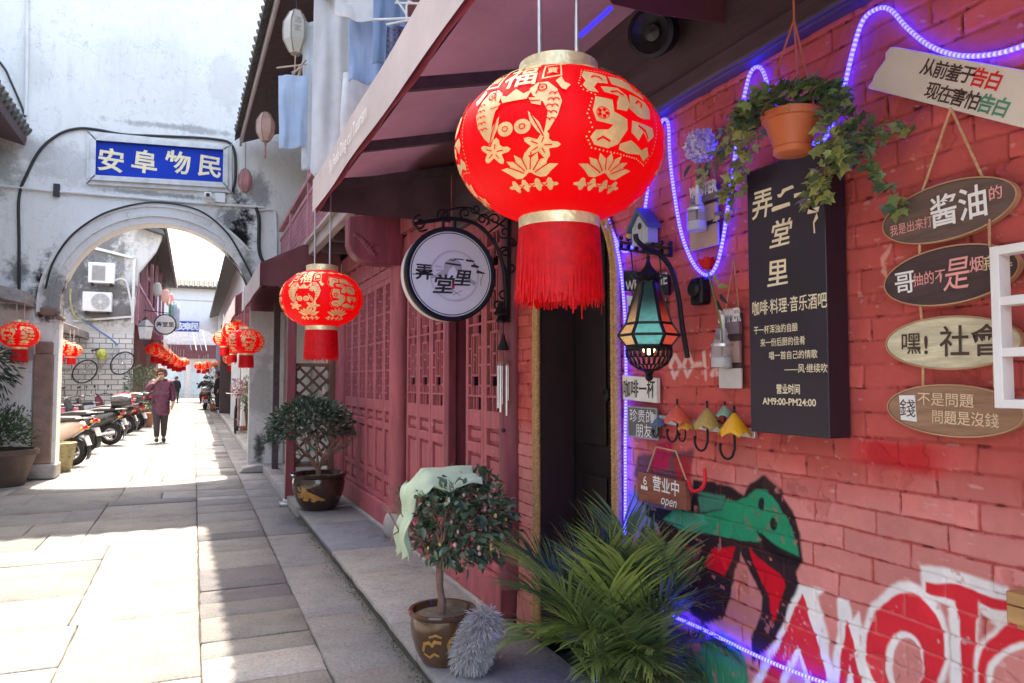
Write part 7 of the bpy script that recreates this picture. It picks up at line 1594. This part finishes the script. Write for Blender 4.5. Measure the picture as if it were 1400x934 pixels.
s2 = scooter('black scooter with red flank and black top box, second from the arch', (-1.66, 18.5, 0), R(-3), P_['black_paint'], P_['red_paint'], (P_['black_paint'], tail))
s8 = scooter('dark grey scooter with a long black seat beside the arch jamb', (-1.92, 16.6, 0), R(-22), P_['black_paint'], P_['silver_paint'])
s9 = scooter('black scooter squeezed between the black and the dark red ones', (-1.62, 22.0, 0), R(-6), P_['black_paint'], P_['black_paint'], (P_['black_paint'], tail))
s3 = scooter('black scooter with red top box and red flank behind the first black one', (-1.74, 20.3, 0), R(-18), P_['black_paint'], P_['red_paint'], (P_['red_paint'], P_['silver_paint']))
s4 = scooter('dark red scooter with large black top box, farthest of the row', (-1.48, 23.6, 0), R(-24), P_['dark_red_paint'], P_['silver_paint'], (P_['black_paint'], tail))
s5 = scooter('black scooter whose handlebars rise behind the others by the wall', (-3.0, 19.6, 0), R(24), P_['black_paint'], P_['black_paint'])
s6 = scooter('pink and black scooter half hidden in the second row', (-2.9, 21.6, 0), R(15), P_['pink_paint'], P_['black_paint'])
s7 = scooter('grey scooter in the second row with tall mirrors', (-2.7, 23.8, 0), R(10), P_['silver_paint'], P_['black_paint'])
# bicycles
def bicycle(label, o, ux, mat_f, R_=.335, group=None):
    """flat in the plane of ux (unit along) and z; rear hub at o"""
    t = thing('bicycle', label, 'bicycle', o); o = Vector(o); u = Vector(ux).normalized(); nrm = u.cross(Vector((0, 0, 1)))
    pt = lambda a, z, s_=0.: o + u * a + Vector((0, 0, z)) + nrm * s_
    for a in (0, 1.04):
        w = MB().tube([pt(a + R_ * math.cos(q), R_ * math.sin(q)) for q in np.linspace(0, 6.283, 37)[:-1]], .022, 6, closed=True).build('wheel', rub, t)
        s_ = MB()
        for k in range(14): q = k * .4488; s_.tube([pt(a, 0), pt(a + R_ * math.cos(q), R_ * math.sin(q))], .003, 4)
        s_.tube([pt(a, 0, -.04), pt(a, 0, .04)], .02, 8).build('spokes', chrome, w)
    f_ = MB(); bb, st_, hd = pt(.42, -.03), pt(.30, .48), pt(.84, .50)
    for a, b_ in ((pt(0, 0), bb), (pt(0, 0), st_), (bb, st_), (bb, hd), (st_, hd), (hd, pt(1.04, 0))): f_.tube([a, b_], .016, 6)
    f_.build('frame', mat_f, t)
    MB().tube([pt(.30, .48), pt(.28, .58)], .012, 6).bar(pt(.16, .59), pt(.40, .59), .10, .05).build('saddle', seatm, t)
    MB().tube([hd, pt(.82, .62), pt(.80, .64, .24)], .012, 6).tube([pt(.82, .62), pt(.80, .64, -.24)], .012, 6).build('handlebar', chrome, t)
    MB().tube([pt(.42, -.03, .03), pt(.42, -.18, .03)], .01, 6).tube([pt(.42, -.03, -.03), pt(.42, .12, -.03)], .01, 6).bar(pt(.42, -.18, .02), pt(.42, -.18, .10), .05, .02).build('cranks', chrome, t)
    return t
hubs = [ony(116, 508, GY - .3), ony(154, 499, GY - .3)]; dv = hubs[1] - hubs[0]
bk_ = bicycle('old bicycle hung on the white brick wall with a yellow basket', hubs[0], (1, 0, .26), pm('grey_frame_paint', (.35, .35, .33), .4))
bk_.scale = (1, 1, 1)
MB().lathe([(.10, 0), (.15, .22), (.14, .22), (.09, .01)], tuple(ony(139, 492, GY - .45)), 10).ball(ony(139, 484, GY - .45), .16, 8, 6).build('basket', pm('yellow_basket', (.50, .52, .10), .6, var=.4, scale=20), bk_)
bk2 = bicycle('bicycle with flowers and a checked cloth leaning at the right kerb beyond the arch', (1.06, 20.4, .46), (-.10, -1, 0), M['iron'])
MB().grid(lambda a, b_: (1.03 + .02 * math.sin(a * 9), 20.15 - a * .55, .28 + b_ * .72), 10, 6).build('checked_cloth', (lambda: (lambda m, nt, b: (nt.links.new(ND(nt, 'ShaderNodeTexChecker').outputs[0], b.inputs['Base Color']), [setattr(n.inputs['Scale'], 'default_value', 12) or setattr(n.inputs['Color1'], 'default_value', (.22, .05, .08, 1)) or setattr(n.inputs['Color2'], 'default_value', (.5, .42, .42, 1)) for n in nt.nodes if n.type == 'TEX_CHECKER'], m)[2])(*nmat('plaid')))(), bk2, solid=.02)
n = 220; c = np.array([1.05, 19.9, 1.25]); v = rdir(n); p = c + v * np.array([.18, .35, .22]) * (rng.random(n) ** .4)[:, None]; pal = np.array([[.5, .30, .22], [.35, .10, .4], [.55, .40, .30], [.08, .12, .06], [.5, .12, .12]])
leaves_mesh('flowers', p, v + rdir(n) * .5, rdir(n), rng.uniform(.05, .09, n), rng.uniform(.02, .04, n), pal[rng.integers(0, 5, n)], leafm, bk2)

# ================================================================== people
def skin_obj(name, verts, edges, radii, mat, parent, root=0, sub=2):
    me = bpy.data.meshes.new(name); off = ROOT[parent.name]
    me.from_pydata([tuple(np.array(v) - np.array(off)) for v in verts], edges, []); me.materials.append(mat)
    o = bpy.data.objects.new(name, me); COL.objects.link(o); o.parent = parent; ROOT[o.name] = off
    m = o.modifiers.new('skin', 'SKIN'); m.use_smooth_shade = True
    sv = me.skin_vertices[0].data if me.skin_vertices else None
    if sv is None:
        bm = bmesh.new(); bm.from_mesh(me); bm.verts.layers.skin.verify(); bm.to_mesh(me); bm.free(); sv = me.skin_vertices[0].data
    for i, r in enumerate(radii): sv[i].radius = (r, r) if not hasattr(r, '__len__') else r; sv[i].use_root = (i == root)
    s_ = o.modifiers.new('sub', 'SUBSURF'); s_.levels = sub; s_.render_levels = sub
    return o
def person(label, loc, face, J, coat, trousers, hair, skin=(.46, .27, .20), scale=1., coat_len=1., shoes=(.02, .02, .02), curly=False, prop=None):
    """J: joints in metres relative to the feet, x to the person's left, y forward; face = heading of y"""
    t = thing('person', label, 'person', loc); c, s_ = math.cos(face), math.sin(face)
    def w(p): x, y, z = p; return (loc[0] + (x * c - y * s_) * scale, loc[1] + (x * s_ + y * c) * scale, loc[2] + z * scale)
    skm = pm('skin', skin, .55, var=.08, bmp=.05)
    g = lambda k: J[k]
    names = ['pelvis', 'waist', 'chest', 'neck', 'chin', 'head', 'crown', 'shl', 'ell', 'wrl', 'hal', 'fil', 'shr', 'elr', 'wrr', 'har', 'fir', 'hil', 'knl', 'anl', 'tol', 'hir', 'knr', 'anr', 'tor', 'nose']
    rad = [.12, .105, .115, .055, .062, .088, .055, .062, .042, .028, .034, .014, .062, .042, .028, .034, .014, .088, .056, .038, .03, .088, .056, .038, .03, .016]
    ed = [(0, 1), (1, 2), (2, 3), (3, 4), (4, 5), (5, 6), (2, 7), (7, 8), (8, 9), (9, 10), (10, 11), (2, 12), (12, 13), (13, 14), (14, 15), (15, 16), (0, 17), (17, 18), (18, 19), (19, 20), (0, 21), (21, 22), (22, 23), (23, 24), (4, 25)]
    body = skin_obj('body', [w(g(k)) for k in names], ed, [r * scale for r in rad], skm, t)
    def wv(k): return w(g(k))
    cn = ['pelvis', 'waist', 'chest', 'collar', 'shl', 'ell', 'wrl', 'shr', 'elr', 'wrr', 'hem']
    JJ = dict(J); JJ['collar'] = tuple(np.array(J['neck']) * .75 + np.array(J['chest']) * .25); hp_ = np.array(J['pelvis']); JJ['hem'] = (hp_[0], hp_[1], hp_[2] - .28 * coat_len)
    for k in ('wrl', 'wrr'):
        e_ = J['ell' if k == 'wrl' else 'elr']; JJ[k] = tuple(np.array(J[k]) * .86 + np.array(e_) * .14)
    ce = [(0, 1), (1, 2), (2, 3), (2, 4), (4, 5), (5, 6), (2, 7), (7, 8), (8, 9), (0, 10)]
    skin_obj('coat', [w(JJ[k]) for k in cn], ce, [(r * scale if not hasattr(r, '__len__') else (r[0] * scale, r[1] * scale)) for r in ((.20, .165), (.18, .15), (.185, .15), (.07, .07), .098, .076, .060, .098, .076, .060, (.225, .185))], coat, t)
    tn_ = ['pelvis', 'hil', 'knl', 'anl', 'hir', 'knr', 'anr']
    skin_obj('trousers', [wv(k) for k in tn_], [(0, 1), (1, 2), (2, 3), (0, 4), (4, 5), (5, 6)], [r * scale for r in (.13, .112, .080, .060, .112, .080, .060)], trousers, t)
    sh_ = pm('shoe', shoes, .5); 
    for k in ('l', 'r'):
        a, b_ = Vector(wv('an' + k)), Vector(wv('to' + k)); a.z -= .045 * scale; b_.z = max(b_.z, loc[2] + .03)
        mb = MB().tube([a - (b_ - a) * .25, a, a.lerp(b_, .5), b_, b_ + (b_ - a) * .12], [.03 * scale, .048 * scale, .046 * scale, .042 * scale, .02 * scale], 10); mb.build('shoe', sh_, t)
    hd = Vector(wv('head')); hm = MB(); fwd = Vector((-s_, c, 0))
    for i in range(170 if curly else 90):
        d = Vector(rdir(1)[0])
        if d.dot(fwd) > .25 and d.z < .62: continue
        if d.z < -.55: continue
        r = .098 * scale; hm.ball(hd + Vector((0, 0, .012)) + d * r, random.uniform(.024, .036) * scale * (1.15 if curly else .9), 7, 5)
    hm.build('hair', hair, t)
    return t
ST = dict(pelvis=(0, 0, .88), waist=(0, 0, 1.03), chest=(0, .01, 1.22), neck=(0, .02, 1.39), chin=(0, .045, 1.46), head=(0, .035, 1.545), crown=(0, .03, 1.60), nose=(0, .125, 1.515),
          shl=(.165, 0, 1.33), ell=(.22, -.03, 1.08), wrl=(.22, .05, .86), hal=(.22, .07, .79), fil=(.22, .08, .72), shr=(-.165, 0, 1.33), elr=(-.22, -.03, 1.08), wrr=(-.22, .05, .86), har=(-.22, .07, .79), fir=(-.22, .08, .72),
          hil=(.09, 0, .84), knl=(.095, .03, .46), anl=(.095, 0, .085), tol=(.105, .15, .04), hir=(-.09, 0, .84), knr=(-.095, .03, .46), anr=(-.095, 0, .085), tor=(-.105, .15, .04))
# the woman walking towards the camera, one hand raised to her face
wj = dict(ST); wj.update(knl=(.075, .10, .47), anl=(.07, .16, .10), tol=(.075, .31, .06), knr=(-.075, .02, .45), anr=(-.07, -.12, .10), tor=(-.08, .03, .04), ell=(.30, .06, 1.14), wrl=(.12, .17, 1.36), hal=(.055, .16, 1.43), fil=(.01, .155, 1.48), elr=(-.24, -.02, 1.08), wrr=(-.25, .06, .86))
for k in ('head', 'crown', 'chin', 'nose'): wj[k] = (wj[k][0] + .01, wj[k][1] + .02, wj[k][2] - .01)
cm, nt, b = nmat('plum_quilted_coat'); n1 = tex_noise(nt, 26, 4); r_ = ramp(nt, n1.outputs[0], [(.35, (.055, .012, .035)), (.62, (.13, .03, .075)), (.75, (.22, .09, .13))]); nt.links.new(r_.outputs[0], b.inputs['Base Color']); b.inputs['Roughness'].default_value = .6; bump(nt, b, n1.outputs[0], .4, .02)
wx = onz(219, 604)
person('woman in a plum coat walking towards the arch with one hand raised to her face', (wx[0], 18.9, 0.005), R(182), wj, cm, pm('dark_trousers', (.035, .028, .035), .8), pm('auburn_hair', (.12, .055, .04), .7, var=.3), curly=True, coat_len=1.15, scale=1.02)
# rider on a scooter seen from behind
rx = atd(281, 545, 36); rl_ = (rx[0], rx[1], 0.)
rj = dict(ST); rj.update(pelvis=(0, 0, .86), waist=(0, .02, 1.02), chest=(0, .06, 1.2), neck=(0, .1, 1.38), chin=(0, .13, 1.45), head=(0, .12, 1.54), crown=(0, .11, 1.6), nose=(0, .2, 1.5), shl=(.17, .05, 1.31), ell=(.30, .22, 1.12), wrl=(.30, .48, 1.04), hal=(.30, .54, 1.04), fil=(.30, .6, 1.03), shr=(-.17, .05, 1.31), elr=(-.30, .22, 1.12), wrr=(-.30, .48, 1.04), har=(-.30, .54, 1.04), fir=(-.30, .6, 1.03), hil=(.11, .05, .82), knl=(.20, .42, .74), anl=(.19, .5, .36), tol=(.19, .65, .32), hir=(-.11, .05, .82), knr=(-.20, .42, .74), anr=(-.19, .5, .36), tor=(-.19, .65, .32))
person('person in dark clothes riding a red and white scooter away down the lane', rl_, R(2), rj, pm('black_jacket', (.02, .02, .024), .7), pm('black_trousers', (.02, .02, .022), .8), pm('black_hair', (.012, .012, .014), .5), coat_len=.1)
sc_ = scooter('red and white scooter ridden away down the middle of the lane', (rl_[0], rl_[1] - .25, 0), R(-88), P_['red_paint'], P_['silver_paint'], (P_['silver_paint'], tail), group=None)
px_ = atd(241, 524, 46)
person('person in a dark jacket walking in the distance behind the woman', (px_[0], px_[1], 0), R(170), dict(ST), pm('navy_jacket', (.03, .035, .05), .8), pm('grey_trousers', (.05, .05, .06), .8), pm('dark_hair', (.02, .018, .018), .6), coat_len=.35)
px_ = atd(316, 526, 33)
person('person in black standing by the blue mural on the right', (min(px_[0], 1.0), px_[1], .12), R(100), dict(ST), pm('black_coat', (.02, .02, .022), .8), pm('charcoal_trousers', (.03, .03, .032), .8), pm('short_dark_hair', (.02, .015, .015), .6), coat_len=.6)
